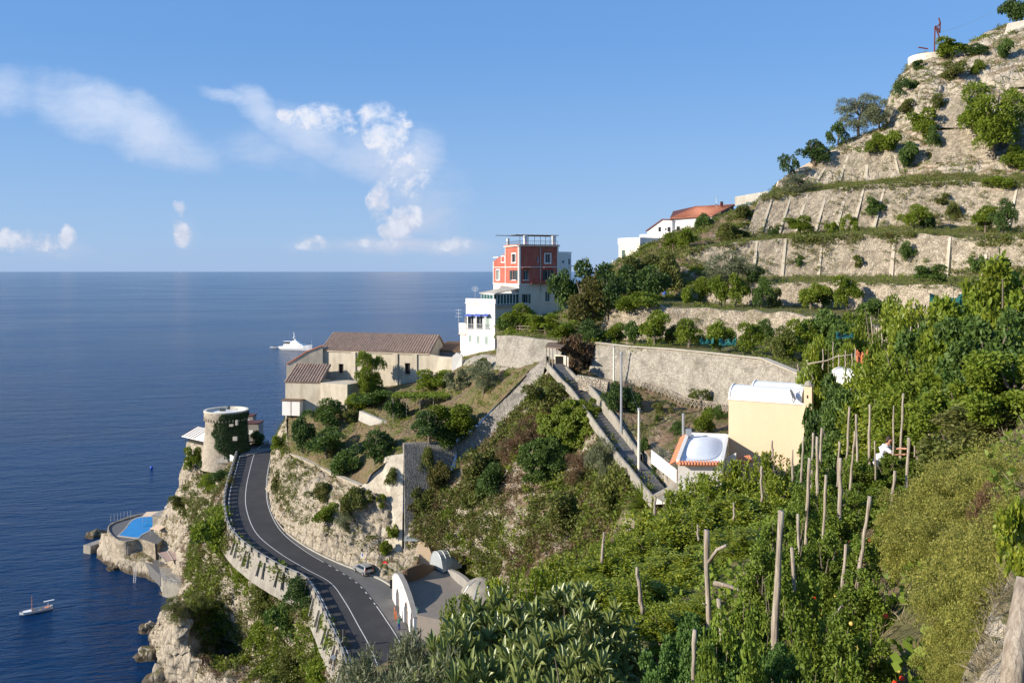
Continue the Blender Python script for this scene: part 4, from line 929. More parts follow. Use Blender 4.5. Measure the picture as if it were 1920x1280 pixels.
# --- far white houses on the ridge
F = Fac(P(1160,470,233), P(1200,470,226)); dpp = 8
h1 = thing('white_house', 'pale square house on the ridge with one green shuttered window', 'house', F.pt(2, 70))
o1 = [wpx(F, 1169, 478, 6.5, 18)]
mb = MB(); wall_panel(mb, F, 0, F.L, 66, 81.4, o1); mb.build('front_wall', 'cream_wall', h1)
body(h1, 'side_walls', [tuple(F.pt(0, 0)[:2]), tuple(F.pt(F.L, 0)[:2]), tuple(F.pt(F.L, 0, -dpp)[:2]), tuple(F.pt(0, 0, -dpp)[:2])], 66, 81.35, 'cream_wall', (0,))
for o in o1: win(h1, F, *o, shut='shutter_green', mode='closed')
q = MB(); q.box(F.pt(F.L/2, 82.2, -dpp/2), (F.L+.3, dpp+.3, 1.7), ax=[F.u, F.n, ZA]); q.build('roof_parapet', 'white_wall', h1)
q = MB(); q.box(F.pt(-1.0, 70.5, -2), (2.4, 5, 13), ax=[F.u, F.n, ZA]); q.build('side_block', 'white_wall', h1)
F = Fac(P(1199.5,450,235), P(1292,450,226))
h2 = thing('white_house', 'long low whitewashed house with small square windows, right of the square one', 'house', F.pt(5, 74))
o2 = [wpx(F, x, y, w, h) for x, y, w, h in ((1205.5, 457.5, 4, 6), (1211, 457.5, 4, 6), (1218, 456, 5, 5))]
mb = MB(); wall_panel(mb, F, 0, F.L, 70, 84.2, o2); mb.build('front_wall', 'white_wall', h2)
body(h2, 'side_walls', [tuple(F.pt(0, 0)[:2]), tuple(F.pt(F.L, 0)[:2]), tuple(F.pt(F.L, 0, -8)[:2]), tuple(F.pt(0, 0, -8)[:2])], 70, 84.15, 'white_wall', (0,))
for o in o2: win(h2, F, *o, sill=False)
F = Fac(P(1214,425,241), P(1260,425,235))
u1, z1 = F.uv(1214, 434); u2, z2 = F.uv(1243, 412); u3, z3 = F.uv(1259, 413)
h3 = thing('white_house', 'white house with a dark-edged lean-to gable, left of the orange roof', 'house', F.pt(3, 80))
q = MB(); q.extrude([F.pt(0, 76), F.pt(F.L, 76), F.pt(F.L, z3), F.pt(u2, z2), F.pt(0, z1)], -F.n*7); q.build('walls', 'white_wall', h3)
q = MB(); q.beam(F.pt(-.4, z1+.1, .15), F.pt(u2, z2+.1, .15), .35, .3); q.beam(F.pt(u2, z2+.1, .15), F.pt(F.L, z3+.1, .15), .35, .3)
q.add([F.pt(-.4, z1+.15), F.pt(u2, z2+.15), F.pt(u2, z2+.15, -7.3), F.pt(-.4, z1+.15, -7.3)], [(0,1,2,3)]); q.build('roof', 'tile_edge', h3)
for x, y, w, h in ((1237, 430, 5, 9), (1248.5, 430, 2.5, 5), (1254.5, 430, 6, 9)):
    o = wpx(F, x, y, w, h); q = MB(); q.box(F.pt((o[0]+o[1])/2, (o[2]+o[3])/2, .02), (o[1]-o[0], .1, o[3]-o[2]), ax=[F.u, F.n, ZA]); q.build('window', 'glass_dark', h3)
F = Fac(P(1258,420,236), P(1335,420,230)); 
h4 = thing('white_house', 'white house with a broad orange tiled roof on the ridge', 'house', F.pt(5, 80))
_, ze = F.uv(1290, 407)
body(h4, 'walls', [tuple(F.pt(0, 0)[:2]), tuple(F.pt(F.L, 0)[:2]), tuple(F.pt(F.L+6, 0, -7)[:2]), tuple(F.pt(2, 0, -9)[:2])], 76, ze, 'white_wall')
a, b, c, d = P(1303,387,243), P(1377,383,240), P(1336,405,230), P(1256,409,235.6)
tiled_slope(h4, 'roof', a, b, c, d, .5, .14, 'tile_orange')
a2 = P(1240,402,243); 
q = MB(); q.add([a, d, P(1262,396,244)], [(0,1,2)]); q.add([b, c, P(1372,402,236)], [(0,1,2)]); q.beam(c+(0,0,-.25), b+(0,0,-.25), .3, .4); q.beam(d+(0,0,-.25), c+(0,0,-.25), .2, .3); q.build('roof_edge', 'tile_edge', h4)
q = MB(); q.add([P(1336,406,231), P(1375,386,239.8), P(1378,398,239), P(1372,420,236), P(1336,425,231)], [(0,1,2,3,4)]); q.build('gable_wall', 'white_wall', h4)
o = wpx(F, 1271.5, 429, 6, 9)
q = MB(); q.box(F.pt((o[0]+o[1])/2, (o[2]+o[3])/2, .02), (o[1]-o[0], .1, o[3]-o[2]), ax=[F.u, F.n, ZA]); q.build('window', 'glass_dark', h4)
q = MB(); q.box(P(1353,382.5,238), (.7, .7, 1.3)); q.build('chimney', 'tile_edge', h4)
q = MB(); p = P(1343,388,237); q.tube([p, p+(0,0,3)], .04, 4); q.beam(p+(-.6,0,2.8), p+(.6,0,2.8), .06); q.beam(p+(-.4,0,2.3), p+(.4,0,2.3), .06); q.box(p+(0,0,.6), (.5,.1,.6)); q.build('antenna', 'galvanised', h4)
plane_wall('lattice_wall', 'grey block wall between the orange roof and the terraces', [P(1378,386,228), P(1378,369,228), P(1440,358,223), P(1440,372,222)], 'concrete_light', .3)
# peach sloping wall up the ridge
plane_wall('sloping_wall', 'long peach rendered wall climbing the ridge', [P(1452,362,214.2), P(1460,340,217), P(1505,312,222), P(1600,262,229), P(1652,238,231), P(1656,243,230.5), P(1628,262,228.5), P(1600,275,227), P(1560,297,223), P(1535,318,219.5), P(1505,340,216.4), P(1500,357,214.6)], 'peach_wall', .6, (-.2,.95,.0))

# --- yellow house with vaulted white roof
Fy = Fac(P(1366,800,84.5), P(1509,800,81)); A3 = [Fy.u, Fy.n, ZA]
yh = thing('yellow_house', 'pale yellow house with two white barrel-vaulted roofs and a satellite dish', 'house', Fy.pt(3, 52))
zt = Fy.uv(1400, 750)[1]
dp = 7.2
body(yh, 'walls', [tuple(Fy.pt(0, 0)[:2]), tuple(Fy.pt(Fy.L, 0)[:2]), tuple(Fy.pt(Fy.L, 0, -dp)[:2]), tuple(Fy.pt(0, 0, -dp)[:2])], 47, zt, 'yellow_wall')
def vault(parent, name, F, u0, u1, o, w, z, h, mat):
    mb = MB(); n = 14; rows = []
    for k in range(n+1):
        th = math.pi*k/n; rows.append([F.pt(u, z+h*math.sin(th)**.8, o+w/2*math.cos(th)) for u in (u0, u1)])
    mb.grid(np.array(rows))
    for u in (0, 1): mb.add([r[u] for r in rows], [tuple(range(n+1))])
    ob = mb.build(name, mat, parent)
    q = MB()
    for k in range(n): q.beam(rows[k][0], rows[k+1][0], .16); 
    q.build('rim', 'white_wall', ob); return ob
vault(yh, 'vault_roof', Fy, .05, Fy.L-.35, -1.75, 3.3, zt, 1.25, 'white_roof')
vault(yh, 'vault_roof', Fy, 1.4, Fy.L-.2, -5.2, 3.3, zt+.1, 1.2, 'white_roof')
q = MB(); q.box(Fy.pt(Fy.L/2, zt+.02, .02), (Fy.L, .14, .16), ax=A3); q.build('roof_edge', 'white_wall', yh)
uc = Fy.uv(1514, 760)[0]; q = MB(); q.box(Fy.pt(uc+.05, zt-1.0, -.35), (.72, .9, 5.4), ax=A3); o = q.build('chimney', 'yellow_wall', yh)
q = MB(); q.lathe(Fy.pt(uc+.05, zt+1.7, -.35), [(.5, 0), (.55, .08), (.42, .12), (.32, .35), (.16, .5), (0, .55)], 10); q.build('chimney_cap', 'concrete', o)
q = MB(); q.box(Fy.pt(uc+.02, zt+.75, .1), (.14, .03, .3), ax=A3); q.build('slot', 'dark_void', o)
# dish
ds = thing('satellite_dish', 'round grey satellite dish fixed to the vaulted white roof', 'satellite dish', Fy.pt(Fy.L-1.1, zt+.1, -.2))
c = Fy.pt(Fy.L-1.15, zt+.85, .25); aim = Vector((.75, -.45, .42)).normalized(); e = aim.cross(Vector((0, 0, 1))).normalized(); g = aim.cross(e); aim, e, g = map(np.array, (aim, e, g))
mb = MB(); rows = [[c+e*r_*math.cos(th)+g*r_*math.sin(th)+aim*(.35*r_*r_) for th in np.linspace(0, 2*math.pi, 25)] for r_ in (.02, .2, .4, .55)]; mb.grid(np.array(rows)); mb.build('reflector', 'galvanised', ds, True)
q = MB(); q.tube([c-aim*.05, c+aim*.75-g*.0], .025, 5); q.box(c+aim*.78, (.1, .1, .12)); q.build('feed_arm', 'galvanised', ds)
q = MB(); q.tube([c, Fy.pt(Fy.L-1.1, zt-.0, -.1)], .04, 5); q.beam(c-e*.1, Fy.pt(Fy.L-2.3, zt+.55, .2), .03); q.build('mast', 'galvanised', ds)

# --- low white house with a domed roof
zr = 57.4
def pz(px, py, z): return PZ(px, py, z)
a, b, c, d = pz(1271,866,zr), pz(1354,867,zr), pz(1364,818,zr), pz(1290,815,zr)
dh = thing('domed_house', 'low white house with a shallow domed roof and red tile edging', 'house', (a+b)/2-(0,0,6))
body(dh, 'walls', [tuple(v[:2]) for v in (a, b, c, d)], 50, zr-.1, 'white_wall')
q = MB(); q.add([a, b, c, d], [(0,1,2,3)]); q.build('flat_roof', 'white_roof', dh)
q = MB()
for p1, p2 in ((a, d), (d, c), (c, b)): q.beam(p1+(0,0,.12), p2+(0,0,.12), .3, .25)
q.build('roof_kerb', 'white_wall', dh)
ctr = (a+b+c+d)/4; mb = MB(); ux, vx = (b-a)*.43, (d-a)*.42
rows = [[ctr+ux*r_*math.copysign(abs(math.cos(th))**.75, math.cos(th))+vx*r_*math.copysign(abs(math.sin(th))**.75, math.sin(th))+(0, 0, .04+.38*(1-r_*r_)) for th in np.linspace(0, 2*math.pi, 33)] for r_ in np.linspace(1, 0.02, 9)]
mb.grid(np.array(rows)); mb.build('dome', 'white_roof', dh, True)
ev = MB(); ev.beam(a+(0,0,-.1),d+(0,0,-.1),.3,.15); ev.beam(a+(0,0,-.1),b+(0,0,-.1),.3,.15)
for k in range(15):
    f = (k+.5)/15; p = a+(d-a)*f; o = (a-b)/np.linalg.norm(a-b); ev.tube([p+o*.1+(0,0,.12), p+o*.75+(0,0,-.28)], .11, 6)
for k in range(14):
    f = (k+.5)/14; p = a+(b-a)*f*.95; o = np.array((0, -1, 0)); ev.tube([p+o*.05+(0,0,.1), p+o*.5+(0,0,-.15)], .11, 6)
ev.build('tile_edge', 'tile_orange', dh)
q = MB(); q.box(pz(1291,820,zr)+(0,0,.4), (.5, .5, .9)); q.tube([pz(1281,815,zr)+(0,0,-.4), pz(1281,815,zr)+(0,0,2.2)], .13, 8); q.build('flue', 'galvanised', dh)
plane_wall('boundary_wall', 'white yard wall with iron railing left of the domed house', [P(1221,868,89), P(1221,843,89), P(1268,880,84), P(1268,905,84)], 'white_wall', .3)
rl_ = MB(); p1, p2 = P(1221,843,88.9), P(1268,880,83.9)
for k in range(22): p = p1+(p2-p1)*k/21; rl_.box(p+(0,0,.45), (.03,.03,.9))
rl_.beam(p1+(0,0,.9), p2+(0,0,.9), .05); rl_.beam(p1+(0,0,.5), p2+(0,0,.5), .04); tag(rl_.build('iron_railing', 'shutter_dark'), 'thin dark iron railing on the white yard wall', 'railing')
plane_wall('ramp_wall', 'white ramp wall with a grey concrete capping falling toward the lane', [P(1228,945,80), P(1228,931,80), P(1352,864,78), P(1380,850,78), P(1380,940,78)], 'white_wall', .4)
q = MB(); q.beam(P(1226,930,79.9), P(1353,862,77.9), .9, .22); tag(q.build('handrail_coping', 'concrete'), 'long grey concrete capping slanting in front of the domed house', 'coping')
q = MB()
for k in range(6):
    p = P(1387+k*4, 862-k*.6, 79.2); q.tube([p+(0,.4,.15), p+(0,-.5,-.2)], .12, 6)
tag(q.build('tile_ledge', 'tile_orange'), 'short row of orange roof tiles against the yellow wall', 'tiles')
# white vaulted scrap of roof among the trees further right
F = Fac(P(1558,700,74), P(1600,708,72)); wr = thing('white_outbuilding', 'small white vaulted outbuilding half hidden by trees behind the yellow house', 'outbuilding', F.pt(1, 63))
body(wr, 'walls', [tuple(F.pt(0, 0)[:2]), tuple(F.pt(F.L, 0)[:2]), tuple(F.pt(F.L, 0, -2.5)[:2]), tuple(F.pt(0, 0, -2.5)[:2])], 60, 64.9, 'white_wall'); vault(wr, 'vault_roof', F, 0, F.L, -1.2, 2.3, 64.9, .7, 'white_wall')
# --- round watchtower on the point
stone('tower_stone', (.40,.34,.26), (.56,.49,.38), (.22,.18,.13), 2.6, .15)
leafmat('ivy', (.030,.062,.016), (.055,.105,.025), (.05,.075,.02), .35, .2, .6)
zt_, zb_ = 39.6, 27.5; c = PZ(424, 769, 39.5)
tw = thing('watchtower', 'round stone watchtower with a white roof deck and one side covered in ivy', 'tower', (c[0], c[1], zb_))
cx, cy = c[0], c[1]
mb = MB(); mb.lathe((cx, cy, 0), [(6.1, 25.5), (5.55, 29), (5.15, 33), (4.85, 37.4), (5.05, 37.8), (5.25, 38.2), (5.25, 39.6), (4.75, 39.6), (4.75, 39.0)], 48); mb.build('tower_wall', 'tower_stone', tw)
mb = MB(); mb.lathe((cx, cy, 0), [(4.76, 39.0), (0, 39.05)], 48); mb.build('roof_deck', 'white_wall', tw)
mb = MB(); mb.lathe((cx, cy, 0), [(5.32, 39.45), (5.32, 39.7), (4.72, 39.7), (4.72, 39.02)], 48); mb.build('parapet_rim', 'cream_wall', tw)
for k in range(40):
    th = 2*math.pi*k/40; q = MB(); q.box((cx+5.12*math.cos(th), cy+5.12*math.sin(th), 37.6), (.32, .35, .55), rz=th); q.build('corbel', 'tower_stone', tw)
q = MB(); q.box((cx-1.4, cy+1.5, 39.4), (1.4, .5, .6)); q.box((cx-.6, cy+3.8, 39.5), (.6, .3, .8)); q.build('roof_bench', 'shutter_dark', tw)
# ivy clings to the side away from the sun
n = 9000; th = rng.uniform(R(-112), R(10), n); z = rng.uniform(28.5, 39.3, n)
lim = np.interp(z, [28.5, 31, 35, 39.4], [-75, -95, -112, -84])+np.array([14*mnoise.noise(Vector((a*2, b*.6, 3))) for a, b in zip(th, z)])
kk = np.degrees(th) > lim; th, z = th[kk], z[kk]; rr = np.interp(z, [25.5, 29, 33, 37.4, 38.2, 39.6], [6.1, 5.55, 5.15, 4.85, 5.25, 5.25])+rng.uniform(.05, .38, len(z))
cpts = np.stack([cx+rr*np.cos(th), cy+rr*np.sin(th), z], 1)
def leafquads(c, s, bias=None, bw=.6):
    n = len(c); a = rng.normal(size=(n, 3)); 
    if bias is not None: a += bias*bw*2
    a /= np.linalg.norm(a, axis=1)[:, None]; b = rng.normal(size=(n, 3)); u = np.cross(a, b); u /= np.linalg.norm(u, axis=1)[:, None]; v = np.cross(a, u)
    s = np.broadcast_to(np.asarray(s, float), (n,))[:, None]
    return np.stack([c-u*s*.5, c-v*s*.3, c+u*s*.5, c+v*s*.3], 1).reshape(-1, 3), np.arange(4*n).reshape(n, 4)
V, Q = leafquads(cpts, rng.uniform(.25, .45, len(cpts)), np.stack([np.cos(th), np.sin(th), 0*th], 1), 1)
link(fast_mesh('ivy', V, Q), 'ivy', 'ivy', tw)
for px, py, w, h in ((434, 797, .9, .5), (444, 792, .5, 1.2), (441, 822, 1.0, .9)):
    a = R(-70); p = P(px, py, c[1]-4.9); q = MB(); q.box(p, (w, .7, h)); q.build('window', 'concrete_light', tw)
# terrace house with the pale canopy
s7 = PZ(370, 850, 27)
Ft = Fac(P(349,850,222), P(386,850,216)); A3 = [Ft.u, Ft.n, ZA]
th_ = thing('terrace_house', 'stone terrace with a pale sloping canopy left of the round tower', 'terrace', Ft.pt(2, 26))
q = MB(); q.box(Ft.pt(Ft.L/2+.3, 26, -2), (Ft.L+.6, 4, 7.5), ax=A3); q.build('stone_base', 'tower_stone', th_)
q = MB(); q.add([Ft.pt(-.8, 31.3, .8), Ft.pt(Ft.L+.4, 31.3, .8), Ft.pt(Ft.L+.4, 33.2, -3.5), Ft.pt(-.2, 33.2, -3.5), Ft.pt(-.8, 31.1, .8), Ft.pt(Ft.L+.4, 31.1, .8), Ft.pt(Ft.L+.4, 33.0, -3.5), Ft.pt(-.2, 33.0, -3.5)], [(0,1,2,3),(7,6,5,4),(0,4,5,1),(1,5,6,2),(2,6,7,3),(3,7,4,0)]); o = q.build('canopy', 'white_wall', th_)
q = MB()
for k in range(5): q.beam(Ft.pt(-.6+k*1.35, 31.38, .8), Ft.pt(-.2+k*1.3, 33.28, -3.5), .12)
q.build('canopy_rib', 'brown_wood', o)
q = MB()
for u in (0, Ft.L/2, Ft.L-.2): q.box(Ft.pt(u, 30.4, .3), (.14, .14, 1.9), ax=A3)
q.build('canopy_post', 'shutter_dark', th_)
q = MB(); q.box(Ft.pt(Ft.L/2, 30.3, -1.8), (Ft.L-.4, 2.6, 1.2), ax=A3); q.build('canopy_shade', 'dark_void', th_)  # near-black block stands in for the shade under the canopy
# stairs, terraces and small house around the tower
for nm, lb, (x0, x1, y0, y1, dd), mt in (('stair_wall', 'pale wall of the stair below the round tower', (392, 420, 838, 872, 211), 'tower_stone'), ('terrace_wall', 'small stone terrace wall under the tower stair', (377, 402, 862, 880, 211), 'tower_stone')):
    plane_wall(nm, lb, [P(x0, y1+6, dd), P(x0, y0, dd), P(x1, y0+4, dd-1.5), P(x1, y1+8, dd-1.5)], mt, 4, (.2,.97,0))
st = MB(); p0, p1 = P(415,846,208), P(432,868,206)
for k in range(10): st.box(P(411+k*.7, 842+k*2.6, 208-k*.15), (2.6, .5, .5))
tag(st.build('stone_stairs', 'concrete_light'), 'small stone stair between the round tower and the road parapet', 'stairs')
plane_wall('ramp_wall', 'white wall sloping from the tower stair to the parapet', [P(418,868,208), P(415,842,209), P(440,857,206), P(443,872,205.5)], 'white_wall', .4, (.3,.9,0))
for nm, lb, dims, mt, px, py, dd in (('stone_hut', 'brown flat-roofed hut right behind the round tower', (4.6, 4, 4.5), 'grey_render', 473, 808, 222), ('stone_hut', 'upper grey box room behind the round tower', (3.2, 3, 3), 'grey_render', 466, 789, 226)):
    p = P(px, py, dd); t_ = thing(nm, lb, 'hut', p-(0, 0, dims[2]/2)); q = MB(); q.box(p, dims); q.build('wall', mt, t_); q = MB(); q.box(p+(0, 0, dims[2]/2+.1), (dims[0]+.3, dims[1]+.3, .25)); q.build('flat_roof', 'tile_edge', t_)
    q = MB(); q.box(p+(0, -dims[1]/2-.02, .1), (1.6, .08, 1.1)); q.build('window', 'white_paint', t_)
# forecourt beside the tower
mb = MB(); fc = [PZ(x, y, 29.45) for x, y in ((449,845),(462,832),(520,822),(545,820),(520,838),(500,846),(470,852),(452,858))]; mb.add(fc, [tuple(range(8))]); struct(mb.build('forecourt', 'layby_asphalt'))
b0 = len(BV); BV.extend(map(tuple, fc)); BF.append(tuple(range(b0, b0+8)))

# --- bathing platform with the pool
ZP = 7.2
deck = [PZ(x, y, ZP) for x, y in ((203,996),(206,984),(222,975),(243,966),(262,962),(300,957),(318,975),(316,1000),(295,1020),(262,1012),(232,1016),(212,1008))]
mb = MB(); mb.prism([tuple(p[:2]) for p in deck], [2.5+.0*i for i in range(12)], ZP); pd = mb.build('pool_deck', 'wall_stone'); struct(pd)
mb = MB(); mb.add([p+(0, 0, .03) for p in deck], [tuple(range(12))]); struct(mb.build('deck_paving', 'lane_paving'))
b0 = len(BV); BV.extend(map(tuple, deck)); BF.append(tuple(range(b0, b0+12)))
# rocks under the platform
patch('rocks', [
 [PZ(190,1000,3), PZ(203,998,6.4), PZ(230,990,6.4), PZ(300,980,6)],
 [PZ(184,1052,-1), PZ(203,1016,5.6), PZ(232,1002,6.2), PZ(300,1000,6)],
 [PZ(206,1066,-1), PZ(222,1040,3.8), PZ(240,1022,5.6), PZ(300,1010,6)],
 [PZ(240,1080,-1), PZ(250,1052,3.2), PZ(268,1028,5.0), PZ(310,1020,6)],
 [PZ(275,1094,-1), PZ(283,1058,3.2), PZ(292,1040,4.2), PZ(325,1032,6)],
 [PZ(300,1100,-1), PZ(303,1066,3.2), PZ(310,1050,3.6), PZ(340,1045,6)],
 [PZ(333,1108,-1), PZ(340,1075,3.2), PZ(345,1062,3.6), PZ(365,1050,8)],
], 70, 40, 'cliff', .8, .25, .05, 'shore_rocks')
curt = [PZ(x, y, ZP+.02) for x, y in ((262,966),(222,978),(205,986),(203,998),(213,1009),(232,1017),(262,1013),(290,1021)) ]
cc = cr(np.array(curt)[:, None, :], 50)[:, 0]; ctrd = np.mean(cc, 0)
def outw(p, k): d_ = p-ctrd; d_[2] = 0; return p+d_/np.linalg.norm(d_)*k
G = np.array([[outw(p.copy(), .8+.5*mnoise.noise(Vector(p)*.8))-(0, 0, 4.6) for p in cc], [outw(p.copy(), .35+.3*mnoise.noise(Vector(p)*1.3))-(0, 0, 2.4) for p in cc], [outw(p.copy(), .12) for p in cc], [outw(p.copy(), .12)+(0, 0, .35) for p in cc], [outw(p.copy(), -.35)+(0, 0, .35) for p in cc], [outw(p.copy(), -.35) for p in cc]])
mb = MB(); mb.grid(G); tag(mb.build('curved_wall', 'wall_stone'), 'curved stone wall holding up the pool deck above the sea', 'wall')
m, t = newmat('pool_water'); co = objco(t, True); n_ = t.noise(co, 2.2, 3); t.link(t.mix(t.noise(co, .5, 2), (.01,.16,.42), (.02,.26,.58)), t.b.inputs['Base Color']); t.b.inputs['Roughness'].default_value = .08; bump(t, n_, .25, .05)
pool = [PZ(x, y, ZP+.06) for x, y in ((224,1003),(237,990),(247,977),(262,970),(292,968),(294,974),(289,984),(280,994),(266,1001),(258,1007))]
pc = cr(np.array(pool+[pool[0]])[:, None, :], 60)[:, 0][:-1]
pt_ = thing('swimming_pool', 'bright blue kidney-shaped swimming pool on the sea platform', 'swimming pool', np.mean(pc, 0))
mb = MB(); mb.add(pc, [tuple(range(len(pc)))]); mb.build('water', 'pool_water', pt_)
mb = MB(); cpt = np.mean(pc, 0); G = np.array([pc, pc+(pc-cpt)*.05+(0, 0, .06), pc+(pc-cpt)*.10+(0, 0, .06), pc+(pc-cpt)*.10-(0, 0, .02)]); G = np.concatenate([G, G[:, :1]], 1); mb.grid(G); mb.build('pool_edge', 'concrete_light', pt_)
def flatbox(nm, lb, cat, x, y, z, size, mt, rz=0, parts=None):
    p = PZ(x, y, z); t_ = thing(nm, lb, cat, p); q = MB(); q.box(p+(0, 0, size[2]/2), size, rz=rz); q.build('wall', mt, t_)
    q = MB(); q.box(p+(0, 0, size[2]+.12), (size[0]+.4, size[1]+.4, .22), rz=rz); q.build('flat_roof', 'grey_render', t_)
    n_ = np.array((math.sin(rz), -math.cos(rz), 0)); q = MB(); q.box(p+n_*(size[1]/2+.01)+(0, 0, size[2]*.55), (.9, .1, 1.0), rz=rz); q.build('window', 'dark_void', t_); return t_
flatbox('pool_hut', 'square stone hut with one dark window above the pool', 'hut', 313, 989, ZP-.2, (5.4, 4.5, 3.6), 'tower_stone', R(-8))
def canopy(nm, lb, pts, h, mt, ribs=0, cat='awning'):
    pts = [np.array(p) for p in pts]; c_ = np.mean(pts, 0); t_ = thing(nm, lb, cat, (c_[0], c_[1], c_[2]-h)); q = MB(); n = len(pts)
    q.add(pts+[p-(0, 0, .12) for p in pts], [tuple(range(n)), tuple(range(n, 2*n))[::-1]]+[(i, (i+1) % n, n+(i+1) % n, n+i) for i in range(n)]); o = q.build('cover', mt, t_)
    for p in pts: e = p+(c_-p)*.08; q = MB(); q.tube([e-(0, 0, h), e-(0, 0, .1)], .06, 6); q.build('post', 'concrete_light', t_)
    if ribs:
        q = MB()
        for k in range(ribs+1): f = k/ribs; q.beam(pts[0]+(pts[1]-pts[0])*f+(0, 0, .04), pts[3]+(pts[2]-pts[3])*f+(0, 0, .04), .14, .08)
        q.build('batten', 'concrete_light', o)
    return t_
stained('sunshade', (.72,.55,.38), (.6,.42,.27), .4, .8); stained('pergola_cloth', (.42,.29,.24), (.32,.22,.18), .5, .6)
canopy('awning', 'pale peach awning on the deck beside the pool', [PZ(281,990,9.2), PZ(299,993,9.2), PZ(311,986,9.4), PZ(295,983,9.4)], 2.2, 'sunshade')
canopy('awning', 'long tan awning behind the far end of the pool', [PZ(266,968,8.8), PZ(292,967,8.8), PZ(300,958,9.0), PZ(275,959,9.0)], 1.8, 'sunshade')
canopy('awning', 'small cream awning on the roof of the pool hut', [PZ(308,951,12.6), PZ(326,951,12.6), PZ(327,947,12.7), PZ(312,947,12.7)], 1.4, 'white_wall')
low = [PZ(x, y, 3.6) for x, y in ((262,1046),(300,1030),(350,1040),(368,1052),(360,1075),(330,1082),(300,1078),(280,1058))]
mb = MB(); mb.prism([tuple(p[:2]) for p in low], 1.0, 3.6); struct(mb.build('lower_deck', 'lane_paving'))
ld2 = [PZ(x, y, 3.6) for x, y in ((298,1062),(352,1062),(350,1098),(305,1088))]; mb = MB(); mb.prism([tuple(p[:2]) for p in ld2], -1.5, 3.62); struct(mb.build('landing_stage', 'concrete'))
canopy('pergola', 'brown-topped pergola on the lower sea deck', [PZ(310,1052,6.2), PZ(352,1044,6.2), PZ(346,1026,6.6), PZ(297,1036,6.6)], 2.6, 'pergola_cloth', 3, 'pergola')
q = MB(); pp = [PZ(x, y, 3.6) for x, y in ((300,1080),(312,1092),(333,1098),(352,1096))]
for a, b in zip(pp, pp[1:]):
    for h in (.55, 1.05): q.beam(a+(0, 0, h), b+(0, 0, h), .05)
    for k in range(4): q.beam(a+(b-a)*k/3, a+(b-a)*k/3+(0, 0, 1.05), .05)
tag(q.build('deck_railing', 'galvanised'), 'thin metal railing round the lower sea deck', 'railing')
jt = thing('jetty', 'small stone landing jetty sticking out left of the platform', 'jetty', PZ(180,1032,0))
q = MB(); q.beam(PZ(163,1031,.9), PZ(200,1018,.9), 2.6, 2.4); q.build('stone_body', 'concrete', jt)
for x in (165, 172):
    q = MB(); p = PZ(x, 1028, 2.1); q.tube([p, p+(0, 0, .9), p+(.5, .1, .9), p+(.5, .1, 0)], .04, 5); q.build('handrail', 'galvanised', jt)
q = MB(); p = PZ(252, 1068, 3); 
for e in (-.25, .25): q.beam(p+(e, 0, -3.2), p+(e, .6, .8), .06)
for k in range(8): q.beam(p+(-.25, 0.07*k, -3+.45*k), p+(.25, .07*k, -3+.45*k), .05)
tag(q.build('ladder', 'white_paint'), 'white swimming ladder on the rocks below the pool deck', 'ladder')
q = MB()
for k in range(7):
    p = PZ(208+k*6.2, 978-k*1.5, ZP); q.tube([p, p+(0, 0, 1.9)], .05, 5)
tag(q.build('railing', 'galvanised'), 'row of thin posts along the seaward edge of the pool', 'railing')

# --- tunnel gallery beside the road
A, B = PZ(736,1122,25.4), PZ(776,1202,24.5)
F = Fac(A, B); A3 = [F.u, F.n, ZA]
tg = thing('road_gallery', 'white arched roadside building with a flat gravel roof and curved parapet', 'gallery', F.pt(F.L/2, 25))
topf = lambda f: np.interp(f, [0, .12, .3, .5, .7, .85, 1], [28.9, 29.7, 30.3, 30.1, 29.4, 28.6, 27.6])
arches = [(.16, .36), (.56, .76), (.84, .97)]
mb = MB(); N = 48
for k in range(N):
    f0, f1 = k/N, (k+1)/N; fm = (f0+f1)/2; lo = 24.0
    for a, b in arches:
        if a < fm < b: x = (fm-(a+b)/2)/((b-a)/2); lo = 25.6+2.1*math.sqrt(max(0, 1-x*x))+.4
    z0, z1 = topf(f0), topf(f1)
    mb.add([F.pt(f0*F.L, lo), F.pt(f1*F.L, lo), F.pt(f1*F.L, z1), F.pt(f0*F.L, z0), F.pt(f0*F.L, lo, -.5), F.pt(f1*F.L, lo, -.5), F.pt(f1*F.L, z1, -.5), F.pt(f0*F.L, z0, -.5)], [(0,1,2,3),(7,6,5,4),(3,2,6,7),(0,4,5,1),(0,3,7,4),(1,5,6,2)])
mb.build('front_wall', 'white_wall', tg)
q = MB()
for k in range(N): 
    f0, f1 = k/N, (k+1)/N; q.beam(F.pt(f0*F.L, topf(f0)+.06, -.25), F.pt(f1*F.L, topf(f1)+.06, -.25), .7, .14)
q.build('coping', 'grey_render', tg)
for i, (a, b) in enumerate(arches):
    q = MB(); q.box(F.pt((a+b)/2*F.L, 26.3, -.7), ((b-a)*F.L, .2, 4.4), ax=A3); q.build('arch_infill', 'shutter_green' if i != 1 else 'dark_void', tg)
roof = [F.pt(0, 27.9, -.4), PZ(815,1064,28), PZ(835,1068,28), PZ(884,1112,28), PZ(860,1170,27.9), F.pt(F.L, 27.5, -.4)]
mb = MB(); n = len(roof); mb.prism([tuple(p[:2]) for p in roof], 22, 28.0); mb.build('gravel_roof', 'gravel_roof', tg)
b0 = len(BV); BV.extend(map(tuple, roof)); BF.append(tuple(range(b0, b0+n)))
q = MB(); bk = cr(np.array([PZ(738,1084,28.5), PZ(765,1066,30.0), PZ(792,1058,30.0), PZ(818,1062,28.3)])[:, None, :], 20)[:, 0]
q.grid(np.array([bk-(0, 0, 3), bk, bk+(0, .5, 0), bk+(0, .5, -3)])); q.build('rear_parapet', 'brown_wood', tg)
